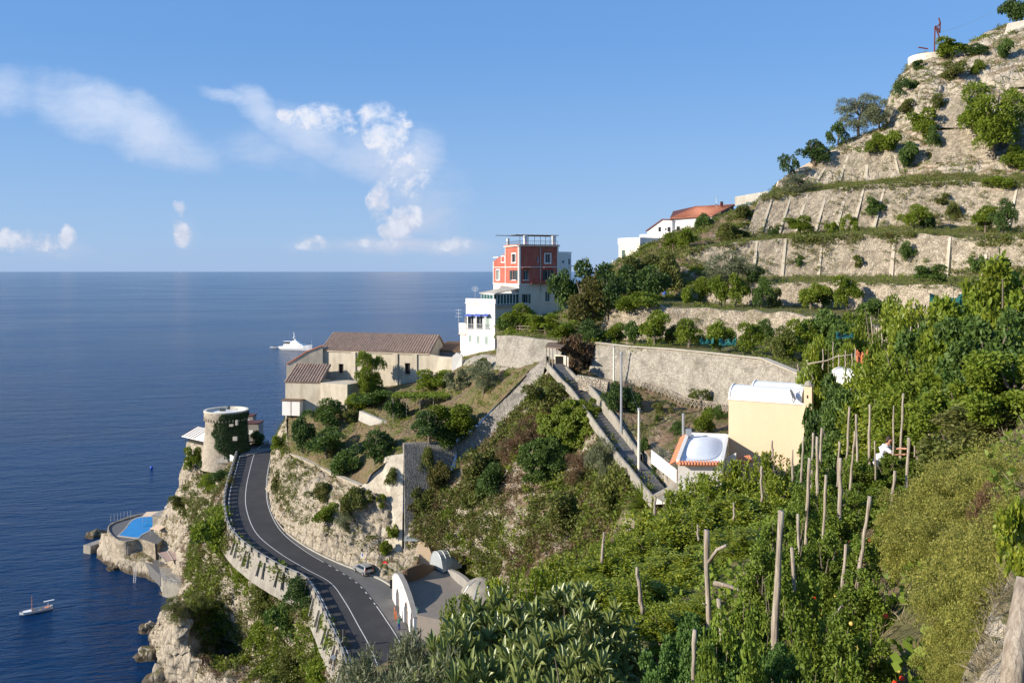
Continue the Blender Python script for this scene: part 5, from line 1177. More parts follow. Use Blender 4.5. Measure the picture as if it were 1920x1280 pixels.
q = MB(); bk2 = cr(np.array([PZ(836,1066,28.3), PZ(856,1074,29.3), PZ(876,1090,29.2), PZ(888,1112,28.2)])[:, None, :], 20)[:, 0]; q.grid(np.array([bk2-(0, 0, 3), bk2, bk2+(.5, .3, 0), bk2+(.5, .3, -3)])); q.build('side_parapet', 'grey_render', tg)
# faint red lettering on the white wall is unreadable in the photograph: a row of pale red strokes
flat('faded_red', (.62,.30,.27), .8)
q = MB()
for k in range(14):
    f = .40+k*.028; q.box(F.pt(f*F.L, topf(f)-.95-k*.02, .02), (.12+.1*(k % 3), .02, .32), ax=A3)
q.build('faded_lettering', 'faded_red', tg)
# vaulted metal duct on the roof
dv_ = thing('roof_duct', 'grey corrugated barrel-shaped duct on the back of the gravel roof', 'duct', PZ(828,1068,28))
c0 = PZ(818,1066,28.2); ax_ = np.array((.8,.6,0)); pr = np.array((.6,-.8,0)); mb = MB(); rows = []
for k in range(13):
    th = R(0)+math.pi*k/12; rows.append([c0+pr*1.9*math.cos(th)+(0, 0, 2.7*math.sin(th)), c0+ax_*3.4+pr*1.9*math.cos(th)+(0, 0, 2.7*math.sin(th))])
mb.grid(np.array(rows)); mb.add([r[0] for r in rows], [tuple(range(13))]); mb.add([r[1] for r in rows], [tuple(range(13))]); mb.build('shell', 'duct_metal' if 'duct_metal' in MAT else flat('duct_metal', (.40,.43,.44), .5, .3), dv_)
for f in (0, .25, .5, .75, 1):
    q = MB(); q.tube([r[0]+(r[1]-r[0])*f for r in rows], .06, 5); q.build('rib', 'duct_metal', dv_)
q = MB(); q.box(c0+ax_*4.4+(0, 0, .8), (1.6, 1.8, 1.6)); q.build('fan_box', 'shutter_dark', dv_)
q = MB(); q.box(c0+ax_*6.2+(0.5, 0, 1.4), (.7, 1.2, 3.2)); q.build('vent_cowl', 'grey_render', dv_)
ga = Fac(PZ(783,1058,27.5), PZ(812,1062,27.2)); 
plane_wall('tunnel_front', 'small yellowish arched tunnel front behind the gravel roof', [ga.pt(0, 25), ga.pt(0, 31.0), ga.pt(1.5, 31.2), ga.pt(ga.L*.7, 30.4), ga.pt(ga.L, 28.6), ga.pt(ga.L, 25)], 'yellow_wall', 1.0)
q = MB(); q.box(ga.pt(ga.L*.6, 31.2, -3), (7.5, 5, .3), ax=[ga.u, ga.n, ZA]); tag(q.build('metal_roof', 'duct_metal'), 'grey metal roof sheet behind the arched tunnel front', 'roof')
ct = PZ(905,1112,28); dm = thing('vaulted_roof', 'pale ribbed half-dome roof poking out behind the gallery', 'roof', ct)
mb = MB(); mb.lathe(ct+(0, 1, -1), [(3.4, -2), (3.4, 0), (3.1, 1.1), (2.3, 2.1), (1.2, 2.7), (0, 2.9)], 28); mb.build('dome', 'concrete', dm, True)
q = MB()
for a in (-150, -110, -70, -30):
    pts = [ct+(0, 1, -1)+np.array((r_*math.cos(R(a)), r_*math.sin(R(a)), z)) for r_, z in ((3.45, 0), (3.15, 1.1), (2.35, 2.13), (1.25, 2.74))]
    q.tube(pts, .09, 5)
q.build('rib', 'galvanised', dm)

# loose rocks in the water at the foot of the cliff
def boulder(lb, px, py, r, sq=.7, seed=0):
    c = PZ(px, py, 0); g = np.random.default_rng(seed); mb = MB(); rows = []
    for i in range(13):
        th = math.pi*i/12; row = []
        for k in range(19):
            ph = 2*math.pi*(k % 18)/18; v = Vector((math.sin(th)*math.cos(ph), math.sin(th)*math.sin(ph), math.cos(th)))
            d = 1+.45*mnoise.noise(v*1.6+Vector((seed, 0, 0)))+.22*mnoise.noise(v*4+Vector((0, seed, 0))); row.append(c+np.array(v)*(r, r*.8, r*sq)*d)
        rows.append(row)
    mb.grid(np.array(rows)); return tag(mb.build('shore_rock', 'cliff'), lb, 'rock')
boulder('low dark rock in the water just behind the stone jetty', 180, 1004, 3.2, .45, 1)
boulder('pale boulder at the water edge left of the cave', 279, 1232, 2.6, .8, 2)
boulder('jagged rock at the cliff foot above the pale boulder', 276, 1182, 2.2, .7, 3)
boulder('small rock in the cove under the landing stage', 318, 1112, 2.0, .6, 4)
boulder('large rock slab at the bottom of the cliff foot', 312, 1272, 3.4, .8, 5)
boulder('rounded rock below the pool wall', 216, 1066, 2.2, .6, 6)
# ------------------------------------------------------------ vegetation
patch('rightfill', [
 [D(1535,695,108), D(1560,745,100), D(1590,800,88)],
 [D(1620,668,114), D(1640,715,100), D(1660,790,84)],
 [D(1720,655,112), D(1720,690,98), D(1720,770,80)],
 [D(1860,615,118), D(1850,660,95), D(1850,720,75)],
 [D(2040,590,118), D(2030,620,90), D(2020,660,70)],
 [D(2400,560,110), D(2400,590,86), D(2400,620,64)],
], 30, 20, 'meadow', .4, .2, .1, 'grove_ground')
bvh = BVHTree.FromPolygons([tuple(map(float, v)) for v in BV], BF)
CAMV = Vector((0, 0, CH))
def hit(px, py):
    d = Vector(((px-960)/FP, 1, -(py-HZ)/FP)).normalized(); h = bvh.ray_cast(CAMV, d, 900)
    return (np.array(h[0]), np.array(h[1])) if h[0] is not None else (None, None)
def drop(x, y, z=None):
    h = bvh.ray_cast(Vector((x, y, z if z is not None else 200)), Vector((0, 0, -1)), 400)
    return h[0][2] if h[0] is not None else None
leafmat('leaf_citrus', (0.120,0.194,0.019), (0.278,0.320,0.034), (0.181,0.236,0.023), .4, .38)
leafmat('leaf_lemon', (0.132,0.203,0.015), (0.442,0.460,0.048), (0.220,0.291,0.024), .5, .42, .42, .5)
leafmat('leaf_bright', (0.141,0.211,0.019), (0.256,0.323,0.034), (0.205,0.242,0.023), .5, .4)
leafmat('leaf_dark', (0.044,0.094,0.022), (0.111,0.168,0.033), (0.066,0.112,0.028), .6, .25)
leafmat('leaf_fig', (0.074,0.141,0.027), (0.147,0.215,0.041), (0.095,0.149,0.027), .6, .3)
leafmat('leaf_olive', (0.127,0.149,0.074), (0.253,0.270,0.147), (0.149,0.170,0.077), .8, .25)
leafmat('leaf_scrub', (0.109,0.141,0.029), (0.217,0.238,0.055), (0.186,0.164,0.049), .5, .3)
leafmat('leaf_yellow', (.13,.17,.030), (.24,.25,.06), (.17,.17,.05), .6, .35)
leafmat('leaf_rust', (.15,.085,.045), (.22,.14,.075), (.11,.10,.04), .6, .25)
leafmat('leaf_bronze', (0.098,0.112,0.028), (0.210,0.175,0.042), (0.126,0.098,0.035), .9, .3)
leafmat('leaf_dry', (.28,.22,.13), (.42,.35,.22), (.2,.17,.09), .5, .25)
leafmat('leaf_fennel', (0.231,0.246,0.044), (0.440,0.413,0.096), (0.314,0.295,0.064), .9, .45)
leafmat('leaf_tomato', (0.117,0.186,0.022), (0.260,0.337,0.044), (0.192,0.261,0.030), 1.5, .35)
leafmat('leaf_loquat', (0.140,0.197,0.048), (0.329,0.370,0.120), (0.253,0.296,0.094), 2.5, .25, .36, .5)
leafmat('leaf_squash', (0.094,0.177,0.035), (0.152,0.259,0.059), None, .5, .35)
m, t = newmat('bark'); co = objco(t, True); n_ = t.noise(co, 3, 5, .7); t.link(t.mix(n_, (.10,.075,.05), (.22,.18,.14)), t.b.inputs['Base Color']); t.b.inputs['Roughness'].default_value = .95; bump(t, n_, .8, .05)
m, t = newmat('pole_wood'); co = objco(t); mp = t.add('ShaderNodeMapping'); mp.inputs['Scale'].default_value = (22, 22, 1.6); t.link(co, mp.inputs[0])
n_ = t.noise(mp.outputs[0], 1.2, 6, .7, .5); n2_ = t.noise(objco(t, True), 1.1, 4, .6)
c = t.mix(t.step(n_, .3, .7), (.17,.135,.10), (.47,.41,.33)); c = t.mix(t.math('MULTIPLY', t.step(n2_, .45, .7), .4), c, (.28,.20,.13)); t.link(c, t.b.inputs['Base Color']); t.b.inputs['Roughness'].default_value = .9; bump(t, n_, 1.0, .02)

def crown_pts(n, K, seed, flat=.8, lo=-.75, spread=(.35, .8), cr_=(.26, .42)):
    g = np.random.default_rng(seed); c = []
    while len(c) < K:
        p = g.normal(size=3); p /= np.linalg.norm(p); p *= g.uniform(*spread)
        if p[2] > lo: c.append(p*(1, 1, flat))
    c = np.array(c); r = g.uniform(*cr_, K); w = r**2/np.sum(r**2); k = g.choice(K, n, p=w)
    d = g.normal(size=(n, 3)); d /= np.linalg.norm(d, axis=1)[:, None]; d[:, 2] = np.where(d[:, 2] < -.5, -d[:, 2]*.6, d[:, 2])
    rad = r[k]*g.uniform(.55, 1.08, n)**.7
    return c[k]+d*rad[:, None]*(1, 1, .85), d, g
def leaf_geo(p, d, g, L, Wd, kind='quad', out=.6, droop=.15):
    n = len(p); ax = g.normal(size=(n, 3))*(1-out)+d*out; ax[:, 2] -= droop; ax /= np.linalg.norm(ax, axis=1)[:, None]
    rn = g.normal(size=(n, 3)); rn[:, 2] += .9; sd = np.cross(ax, rn); sd /= np.linalg.norm(sd, axis=1)[:, None]+1e-9; nr = np.cross(sd, ax)
    l = (L*g.uniform(.65, 1.25, n))[:, None]; w = (Wd*g.uniform(.7, 1.2, n))[:, None]
    if kind == 'quad':
        return np.stack([p, p+ax*l*.5+sd*w*.5, p+ax*l, p+ax*l*.5-sd*w*.5], 1).reshape(-1, 3), np.arange(4*n).reshape(n, 4)
    V = np.stack([p, p+ax*l*.3+sd*w*.45+nr*w*.12, p+ax*l*.72+sd*w*.38+nr*w*.08, p+ax*l-nr*l*.08, p+ax*l*.72-sd*w*.38+nr*w*.08, p+ax*l*.3-sd*w*.45+nr*w*.12], 1).reshape(-1, 3)
    b = (np.arange(n)*6)[:, None]; return V, np.concatenate([b+np.array([[0, 1, 2, 3]]), b+np.array([[0, 3, 4, 5]])])
PROTO = {}
def proto(key):
    if key in PROTO: return PROTO[key]
    kind, v = key; sd = hash(kind) % 1000 if False else sum(map(ord, kind))*7+v*13
    if kind == 'tiny': p, d, g = crown_pts(1500, 10, sd, spread=(.3, .95)); V, Q = leaf_geo(p, d, g, .20, .15)
    elif kind == 'mid': p, d, g = crown_pts(4800, 17, sd, cr_=(.18, .42), spread=(.25, .95)); V, Q = leaf_geo(p, d, g, .115, .08)
    elif kind == 'big': p, d, g = crown_pts(12000, 30, sd, cr_=(.14, .34), spread=(.3, .92)); V, Q = leaf_geo(p, d, g, .070, .045)
    elif kind == 'feather': p, d, g = crown_pts(9000, 34, sd, cr_=(.16, .30), spread=(.35, .85)); V, Q = leaf_geo(p, d, g, .10, .022, out=.5)
    elif kind == 'open': p, d, g = crown_pts(2300, 15, sd, cr_=(.16, .30), spread=(.5, .9)); V, Q = leaf_geo(p, d, g, .13, .07)
    elif kind == 'lemon':
        p, d, g = crown_pts(12500, 60, sd, cr_=(.12, .24), spread=(.35, .9), flat=.9); V, Q = leaf_geo(p, d, g, .085, .042, 'leaf', out=.45, droop=.0)
        # upright shoots
        m_ = 34; a = g.uniform(0, 6.28, m_); r_ = g.uniform(0, .85, m_); zz = .75*np.sqrt(1-r_**2)
        pts = []
        for k in range(m_):
            for j in range(26): pts.append((r_[k]*math.cos(a[k])+g.normal()*.02, r_[k]*math.sin(a[k])+g.normal()*.02, zz[k]+j*.016))
        pts = np.array(pts); dd = g.normal(size=pts.shape); dd[:, 2] = abs(dd[:, 2])+.6; dd /= np.linalg.norm(dd, axis=1)[:, None]
        V2, Q2 = leaf_geo(pts, dd, g, .08, .04, 'leaf', out=.8, droop=0); V = np.vstack([V, V2]); Q = np.vstack([Q, Q2+len(V)-len(V2)])
    elif kind == 'lobed': p, d, g = crown_pts(15000, 64, sd, cr_=(.11, .22), spread=(.4, .92)); V, Q = leaf_geo(p, d, g, .072, .048, 'leaf', out=.35, droop=.2)
    elif kind == 'tomato': p, d, g = crown_pts(9000, 46, sd, flat=1.0, cr_=(.12, .28), spread=(.2, .9)); p = p*(1, 1, 1.9); V, Q = leaf_geo(p, d, g, .11, .062, 'leaf', out=.3, droop=.1)
    elif kind == 'fennel':
        p, d, g = crown_pts(13000, 60, sd, flat=.8, cr_=(.10, .24), spread=(.25, .95)); V, Q = leaf_geo(p, d, g, .055, .010, out=.35, droop=-.1)
        p2, d2, g = crown_pts(8500, 60, sd, flat=.8, cr_=(.12, .26), spread=(.35, 1.0)); V2, Q2 = leaf_geo(p2, d2, g, .038, .028, out=.2); Q2 = Q2+len(V); V = np.vstack([V, V2]); Q = np.vstack([Q, Q2])
    elif kind == 'loquat':
        g = np.random.default_rng(sd); Vs, Qs = [], []; o = 0
        for k in range(150):
            a = g.normal(size=3); a /= np.linalg.norm(a); a[2] = abs(a[2]) if g.random() < .8 else a[2]
            c0 = a*g.uniform(.55, 1.0)*(1, 1, .85); up = a*.6+np.array((0, 0, .8)); up /= np.linalg.norm(up)
            e = np.cross(up, g.normal(size=3)); e /= np.linalg.norm(e); f = np.cross(up, e)
            for j in range(11):
                th = 2*math.pi*(j*.382); t_ = .35+.6*(j/11); ax = (e*math.cos(th)+f*math.sin(th))*math.sin(t_*1.35)+up*math.cos(t_*1.35); sdv = np.cross(up, ax); sdv /= np.linalg.norm(sdv)+1e-6
                l = .215*g.uniform(.75, 1.15); w = l*.28; nr = np.cross(sdv, ax)
                nrm = nr if np.dot(nr, up) > 0 else -nr
                q = [c0+ax*.015, c0+ax*l*.35+sdv*w*.42+nrm*w*.18, c0+ax*l*.7+sdv*w*.5-nrm*l*.02+nrm*w*.15, c0+ax*l-nrm*l*.16, c0+ax*l*.7-sdv*w*.5-nrm*l*.02+nrm*w*.15, c0+ax*l*.35-sdv*w*.42+nrm*w*.18]
                mid = c0+ax*l*.55
                Vs += q; Qs += [(o, o+1, o+2, o+3), (o, o+3, o+4, o+5)]; o += 6
        V, Q = np.array(Vs), np.array(Qs)
    elif kind == 'spiky':
        g = np.random.default_rng(sd); n = 260; a = g.uniform(0, 6.28, n); el = g.uniform(-.3, 1.45, n); ax = np.stack([np.cos(a)*np.cos(el), np.sin(a)*np.cos(el), np.sin(el)], 1); s_ = np.cross(ax, (0, 0, 1.)); s_ /= np.linalg.norm(s_, axis=1)[:, None]+1e-6
        l = g.uniform(.7, 1.1, n)[:, None]; p = ax*.05; w = .045
        V = np.stack([p-s_*w*.5, p+s_*w*.5, p+ax*l*.6+s_*w*.6, p+ax*l-(0, 0, .1), p+ax*l*.6-s_*w*.6], 1).reshape(-1, 3); b = (np.arange(n)*5)[:, None]; 
        Q = np.concatenate([b+np.array([[0, 1, 2, 4]]), b+np.array([[4, 2, 3, 3]])]); Q = Q[:n] if False else np.concatenate([b+np.array([[0, 1, 2, 4]])])
        V2 = np.stack([p+ax*l*.6-s_*w*.6, p+ax*l*.6+s_*w*.6, p+ax*l*1.0+s_*.004-(0, 0, .1), p+ax*l*1.0-s_*.004-(0, 0, .1)], 1).reshape(-1, 3); Q = np.concatenate([Q, np.arange(4*n).reshape(n, 4)+len(V)]); V = np.vstack([V, V2])
    PROTO[key] = fast_mesh(kind+'_leaves', V, Q); return PROTO[key]
def trunk_mesh(v, lean=.1, low=False):
    g = random.Random(v); mb = MB(); h = 1.0
    pts = [(0, 0, -.15), (g.uniform(-.03, .03), g.uniform(-.03, .03), .3), (g.uniform(-.06, .06), g.uniform(-.06, .06), .62)]
    mb.tube(pts, [.075, .055, .045], 7)
    for k in range(5):
        a = k*1.256+g.uniform(-.3, .3); r = g.uniform(.25, .42); mb.tube([pts[2], (r*.45*math.cos(a), r*.45*math.sin(a), .78), (r*math.cos(a), r*math.sin(a), g.uniform(.95, 1.25))], [.035, .025, .008], 5)
    me = bpy.data.meshes.new('trunk'); me.from_pydata(np.vstack(mb.v).tolist(), [], mb.f); me.materials.append(MAT['bark']); return me
BND = {}
def bounds(key):
    if key not in BND:
        me = proto(key); n = len(me.vertices); a = np.empty(n*3, np.float32); me.vertices.foreach_get('co', a); a = a.reshape(-1, 3)
        BND[key] = (np.percentile(a[:, 2], .7), np.percentile(a[:, 2], 99.6), np.percentile(np.hypot(a[:, 0], a[:, 1]), 97))
    return BND[key]
TR = [trunk_mesh(i) for i in range(4)]
KOBJ = {}
def with_mat(key, mat):
    k = (key, mat)
    if k not in KOBJ:
        base = proto(key); me = base.copy(); me.materials.clear(); me.materials.append(MAT[mat]); KOBJ[k] = me
    return KOBJ[k]
cnt = [0]
def plant(name, label, cat, base, top_z, rad, shape, mat, group=None, trunk=True, squash=1.0, rot=None, depthr=1.0, crown_frac=.84):
    """tree (> crown, trunk) or shrub on the ground point base"""
    cnt[0] += 1; v = cnt[0] % 3; x, y, z = map(float, base); h = max(.4, top_z-z); r = random.uniform(0, 6.28) if rot is None else rot
    key = (shape, v)
    if not trunk:
        h = min(h, 2.3*rad)
        o = bpy.data.objects.new(name, with_mat(key, mat)); col.objects.link(o); rz_ = h/1.45
        b0_, b1_, br_ = bounds(key); rr = rad/br_; sz = (h+.15)/(b1_-b0_); o.location = (x, y, top_z-b1_*sz); o.scale = (rr, rr*depthr, sz); o.rotation_euler = (0, 0, r); return tag(o, label, cat, group)
    t_ = bpy.data.objects.new(name, None); col.objects.link(t_); t_.location = (x, y, z); tag(t_, label, cat, group)
    ch_ = h*crown_frac; c = bpy.data.objects.new('crown', with_mat(key, mat)); col.objects.link(c); c.parent = t_
    b0_, b1_, br_ = bounds(key); sz = ch_/(b1_-b0_); rr = rad/br_; c.location = (0, 0, h-b1_*sz); c.scale = (rr, rr*depthr, sz); c.rotation_euler = (0, 0, r)
    k = bpy.data.objects.new('trunk', TR[cnt[0] % 4]); col.objects.link(k); k.parent = t_; s_ = h*.78; k.scale = (min(rad*1.1, s_), min(rad*1.1, s_), s_); k.rotation_euler = (0, 0, r)
    return t_
def veg(px, by, ty, w, shape, mat, name, label, cat=None, group=None, d=None, trunk=None, **kw):
    """px: column, by: foot row, ty: top row, w: width, all in photo pixels; d: distance if the foot is hidden"""
    if d is None:
        p, n = hit(px, by)
        if p is None: print('MISS', px, by, label); return
    else:
        x = (px-960)/FP*d; z = drop(x, d, CH-(ty-HZ)/FP*d+.5); 
        if z is None: print('MISSD', px, by, label); return
        p = np.array((x, d, z))
    dd = p[1]; tz = CH-(ty-HZ)/FP*dd
    if trunk is None: trunk = 'tree' in name
    return plant(name, label, cat or ('tree' if 'tree' in name else 'shrub'), p, tz, w/2/FP*dd*1.06, shape, mat, group, trunk, **kw)
FAR = [
 # px, foot, top, width, shape, material, name, label
 (694,752,660,60,'big','leaf_bright','broadleaf_tree','round bright green tree in front of the old building wall'),
 (906,738,678,62,'feather','leaf_olive','olive_tree','silvery olive tree below the bank of the white house'),
 (610,802,748,72,'mid','leaf_fig','fig_tree','leafy fig tree under the corner of the small tiled wing'),
 (568,850,783,52,'mid','leaf_dark','fig_tree','dark fig tree at the cliff edge below the white bay box'),
 (612,858,805,74,'mid','leaf_fig','fig_tree','broad fig tree in the middle of the soil terrace'),
 (702,872,808,80,'mid','leaf_dark','fig_tree','dark rounded fig tree above the low curved wall'),
 (645,888,846,66,'mid','leaf_fig','shrub','low spreading bush just inside the curved garden wall'),
 (852,815,756,84,'mid','leaf_bright','citrus_tree','bright green tree leaning over the diagonal stepped wall'),
 (805,830,772,86,'mid','leaf_dark','citrus_tree','dark green tree above the shaded corner wall'),
 (845,835,792,70,'mid','leaf_fig','shrub','dense bush beside the top of the shaded wall'),
 (815,728,694,66,'mid','leaf_citrus','shrub','green bush against the yard wall of the old building'),
 (862,730,692,50,'open','leaf_olive','shrub','grey-green bush left of the olive tree'),
 (748,788,746,48,'mid','leaf_dark','shrub','dark bush in the garden left of the vine pergola'),
 (700,758,728,76,'mid','leaf_fig','shrub','low hedge-like bush at the foot of the bright round tree'),
 (668,768,738,40,'mid','leaf_bright','shrub','small green bush in the corner by the old extension'),
 (905,700,670,30,'tiny','leaf_scrub','shrub','little bush on the rubble bank under the white house'),
 (660,790,768,30,'tiny','leaf_scrub','shrub','low tuft beside the short garden wall'),
 (975,618,570,66,'mid','leaf_citrus','citrus_tree','leafy green tree against the lower wall of the red house'),
 (948,618,586,44,'mid','leaf_fig','shrub','dark shrub at the corner between white house and garden'),
 (1022,625,588,58,'mid','leaf_bright','citrus_tree','bright citrus tree in the garden below the red house'),
 (1003,622,598,40,'mid','leaf_citrus','shrub','low green shrub between the two garden citrus trees'),
 (1066,606,508,66,'mid','leaf_dark','broadleaf_tree','tall dark tree just right of the red house'),
 (1112,600,488,72,'mid','leaf_dark','pine_tree','pointed dark tree rising against the sea right of the red house'),
 (1098,616,520,90,'mid','leaf_bronze','broadleaf_tree','bronze-tinged tree in front of the dark ones by the red house'),
 (1140,600,515,56,'mid','leaf_dark','broadleaf_tree','narrow dark tree right of the bronze-tinged one'),
 (1060,640,602,56,'mid','leaf_citrus','shrub','green shrub at the edge of the high wall left of the pergola'),
 (1108,640,600,60,'mid','leaf_dark','shrub','dark shrub above the pergola gate'),
 (1090,686,628,72,'mid','leaf_rust','shrub','reddish flowering bush right of the lane pergola'),
 (1075,700,672,34,'tiny','leaf_rust','shrub','small rusty bush at the foot of the flowering one'),
 (1182,560,498,76,'mid','leaf_dark','shrub','dark scrub clump below the square pale house'),
 (1224,566,500,78,'mid','leaf_dark','broadleaf_tree','dark tree in the hollow under the long white house'),
 (1200,530,478,70,'mid','leaf_scrub','shrub','olive-brown bush under the long white house'),
 (1252,545,470,60,'mid','leaf_scrub','shrub','pale bush on the shoulder of the hill'),
 (1190,580,548,90,'mid','leaf_bright','shrub','bright low bush on the shelf below the hill shoulder'),
 (1262,470,436,40,'mid','leaf_bright','citrus_tree','small green tree in front of the long white house'),
 (1288,468,428,40,'mid','leaf_citrus','citrus_tree','second small tree right of it below the orange roof'),
 (1316,430,400,34,'mid','leaf_fig','shrub','green vine clump against the white house gable'),
 (1372,452,420,60,'mid','leaf_scrub','shrub','brown-green bush left of the steep buttressed wall'),
 (1395,410,384,44,'mid','leaf_scrub','shrub','scrubby bush beside the grey block wall'),
 (1188,645,603,44,'mid','leaf_fig','citrus_tree','small citrus tree at the left end of the wall terrace'),
 (1228,650,584,58,'mid','leaf_citrus','citrus_tree','tall citrus tree above the left part of the big pale wall'),
 (1291,652,598,72,'mid','leaf_bright','citrus_tree','broad citrus tree, left of the first green net'),
 (1349,660,604,62,'mid','leaf_citrus','citrus_tree','round citrus tree standing over the green net'),
 (1412,664,606,54,'mid','leaf_citrus','citrus_tree','citrus tree just right of the green net'),
 (1462,674,612,56,'mid','leaf_scrub','citrus_tree','thin yellowish tree above the bend of the big wall'),
 (1540,668,582,92,'mid','leaf_fig','citrus_tree','wide dark citrus tree in the centre of the terraces'),
 (1508,672,600,60,'mid','leaf_citrus','citrus_tree','citrus tree left of the wide dark one'),
 (1288,573,536,26,'tiny','leaf_citrus','citrus_tree','tiny round tree, leftmost on the upper citrus terrace'),
 (1352,575,518,44,'mid','leaf_bright','citrus_tree','first of the pair of round trees under the grey shrub'),
 (1385,577,514,40,'mid','leaf_citrus','citrus_tree','second of the pair of round trees under the grey shrub'),
 (1427,578,520,44,'mid','leaf_fig','citrus_tree','dark round tree casting a shadow on the light wall'),
 (1520,580,532,64,'mid','leaf_citrus','citrus_tree','wide citrus tree in front of the light shadowed wall'),
 (1588,584,518,48,'mid','leaf_bright','citrus_tree','upright bright tree right of the light wall section'),
 (1365,532,470,96,'feather','leaf_olive','shrub','big round grey-green shrub on the third terrace'),
 (1412,530,498,36,'mid','leaf_dark','shrub','dark clump at the right side of the big grey-green shrub'),
 (1745,530,496,54,'mid','leaf_fig','shrub','dark green bush at the foot of the third wall'),
 (1702,494,452,28,'mid','leaf_fig','shrub','tall dark bush growing out of the third wall'),
 (1498,497,478,16,'tiny','leaf_fig','shrub','small round bush low on the third wall'),
 (1500,442,406,52,'mid','leaf_citrus','citrus_tree','pale citrus tree under the steep buttressed wall'),
 (1450,445,424,20,'tiny','leaf_dark','shrub','small dark bush at the foot of the steep buttressed wall'),
 (1592,434,402,34,'open','leaf_bright','shrub','light green bush below the middle of the steep wall'),
 (1640,402,370,34,'mid','leaf_fig','shrub','slanting bush hanging on the crumbled part of the wall'),
 (1713,430,384,56,'mid','leaf_citrus','citrus_tree','yellow-green tree in the crumbled rock section'),
 (1742,430,402,30,'mid','leaf_dark','shrub','dark bush right of the yellow-green tree'),
 (1848,436,386,50,'mid','leaf_citrus','citrus_tree','leafy tree at the right end of the rock terrace'),
 (1880,440,374,44,'mid','leaf_dark','broadleaf_tree','dark tree at the right edge of the rock terrace'),
 (1768,382,362,24,'tiny','leaf_scrub','shrub','small bush on the crumbled wall'),
 (1864,296,158,124,'big','leaf_bright','broadleaf_tree','largest round green tree high on the right hillside'),
 (1904,318,272,56,'mid','leaf_bright','shrub','bright bush at the foot of the largest round tree'),
 (1880,352,330,56,'mid','leaf_bright','shrub','low bright bush below the red soil slope'),
 (1478,335,288,36,'open','leaf_dark','broadleaf_tree','small open tree, lowest on the ridge line'),
 (1526,312,262,62,'mid','leaf_dark','broadleaf_tree','rounded dark tree above the sloping peach wall'),
 (1572,276,228,42,'open','leaf_dark','broadleaf_tree','thin dark tree left of the ridge olive'),
 (1610,256,178,76,'feather','leaf_olive','olive_tree','tall grey olive tree on the ridge'),
 (1648,246,182,50,'feather','leaf_olive','olive_tree','smaller olive tree touching the ridge rock'),
 (1692,178,146,40,'open','leaf_dark','shrub','dark wind-bent shrub on the ridge under the round turret'),
 (1782,106,72,58,'mid','leaf_citrus','shrub','leafy bush on top of the round turret'),
 (1828,104,82,54,'mid','leaf_dark','shrub','dark hedge bush right of the round turret'),
 (1905,50,-4,54,'mid','leaf_dark','broadleaf_tree','dark tree at the very top right corner'),
 (1492,362,326,54,'feather','leaf_olive','shrub','grey shrub with two stakes under the peach wall'),
 (1640,284,250,46,'mid','leaf_bright','shrub','green bush above the topmost wall'),
 (1668,286,246,40,'mid','leaf_citrus','shrub','second green bush above the topmost wall, right of the first'),
 (1733,258,206,54,'mid','leaf_citrus','shrub','large green bush on the rocks above the blunt wall'),
 (1750,288,236,30,'mid','leaf_fig','shrub','tall narrow bush left of the blunt stone wall'),
 (1700,318,268,38,'mid','leaf_fig','shrub','dark bush hanging at the right end of the topmost wall'),
 (1788,150,112,40,'mid','leaf_scrub','shrub','scrubby bush right under the round turret'),
 (1830,138,112,28,'mid','leaf_citrus','shrub','green bush on the rock right of the turret'),
 (1882,112,74,30,'mid','leaf_fig','shrub','bush on the pale wall near the summit'),
 (1723,130,112,20,'tiny','leaf_dark','shrub','tuft at the left foot of the round turret'),
 (1712,165,150,20,'tiny','leaf_fig','shrub','small round tuft on the turret rock'),
 (1582,650,588,60,'mid','leaf_citrus','citrus_tree','citrus tree right of the wide dark one on the wall terrace'),
 (1486,676,628,54,'mid','leaf_bright','citrus_tree','low bright tree at the bend of the big wall'),
 (1440,645,598,40,'mid','leaf_fig','citrus_tree','dark narrow tree between two lighter citrus trees'),
 (1262,648,610,40,'mid','leaf_scrub','citrus_tree','thin olive-toned tree between the tall and the broad citrus tree'),
 (1152,640,606,46,'mid','leaf_citrus','shrub','green bush left of the wall terrace trees'),
 (1545,580,540,40,'mid','leaf_fig','citrus_tree','dark tree between the wide one and the upright bright one'),
 (1640,602,560,60,'mid','leaf_fig','citrus_tree','dark spreading tree right of the upright bright tree'),
 (1455,576,540,30,'tiny','leaf_scrub','shrub','small bush at the foot of the light shadowed wall'),
 (1320,560,520,40,'mid','leaf_citrus','shrub','green bush left of the pair of round trees'),
 (1790,410,380,30,'mid','leaf_scrub','shrub','olive-brown bush on the crumbled rock terrace'),
 (1560,440,416,26,'tiny','leaf_citrus','shrub','small green bush under the second stretch of the steep wall'),
 (1835,510,480,30,'tiny','leaf_fig','shrub','dark bush on the third wall near the right edge'),
 (1610,500,478,22,'tiny','leaf_scrub','shrub','tiny bush in the middle of the third wall'),
 (1700,215,186,26,'mid','leaf_scrub','shrub','scrub bush on the bare ridge rock'),
 (1760,205,176,30,'mid','leaf_scrub','shrub','brownish bush on the slope under the turret'),
 (1835,225,190,26,'tiny','leaf_citrus','shrub','small bush left above the largest round tree'),
 # gully and lane
 (1062,848,752,120,'lobed','leaf_bright','creeper','great mass of bright green creeper spilling down the gully below the lane'),
 (1098,800,748,60,'lobed','leaf_bright','creeper','upper tongue of green creeper at the lane parapet'),
 (1020,900,820,90,'lobed','leaf_fig','creeper','lower darker part of the green creeper in the gully'),
 (1022,775,716,80,'mid','leaf_scrub','shrub','olive-green bush at the top of the gully under the pergola'),
 (990,840,780,66,'feather','leaf_rust','shrub','rust-brown shrub left of the green creeper'),
 (958,868,820,60,'feather','leaf_rust','shrub','second rust-brown shrub further down the gully'),
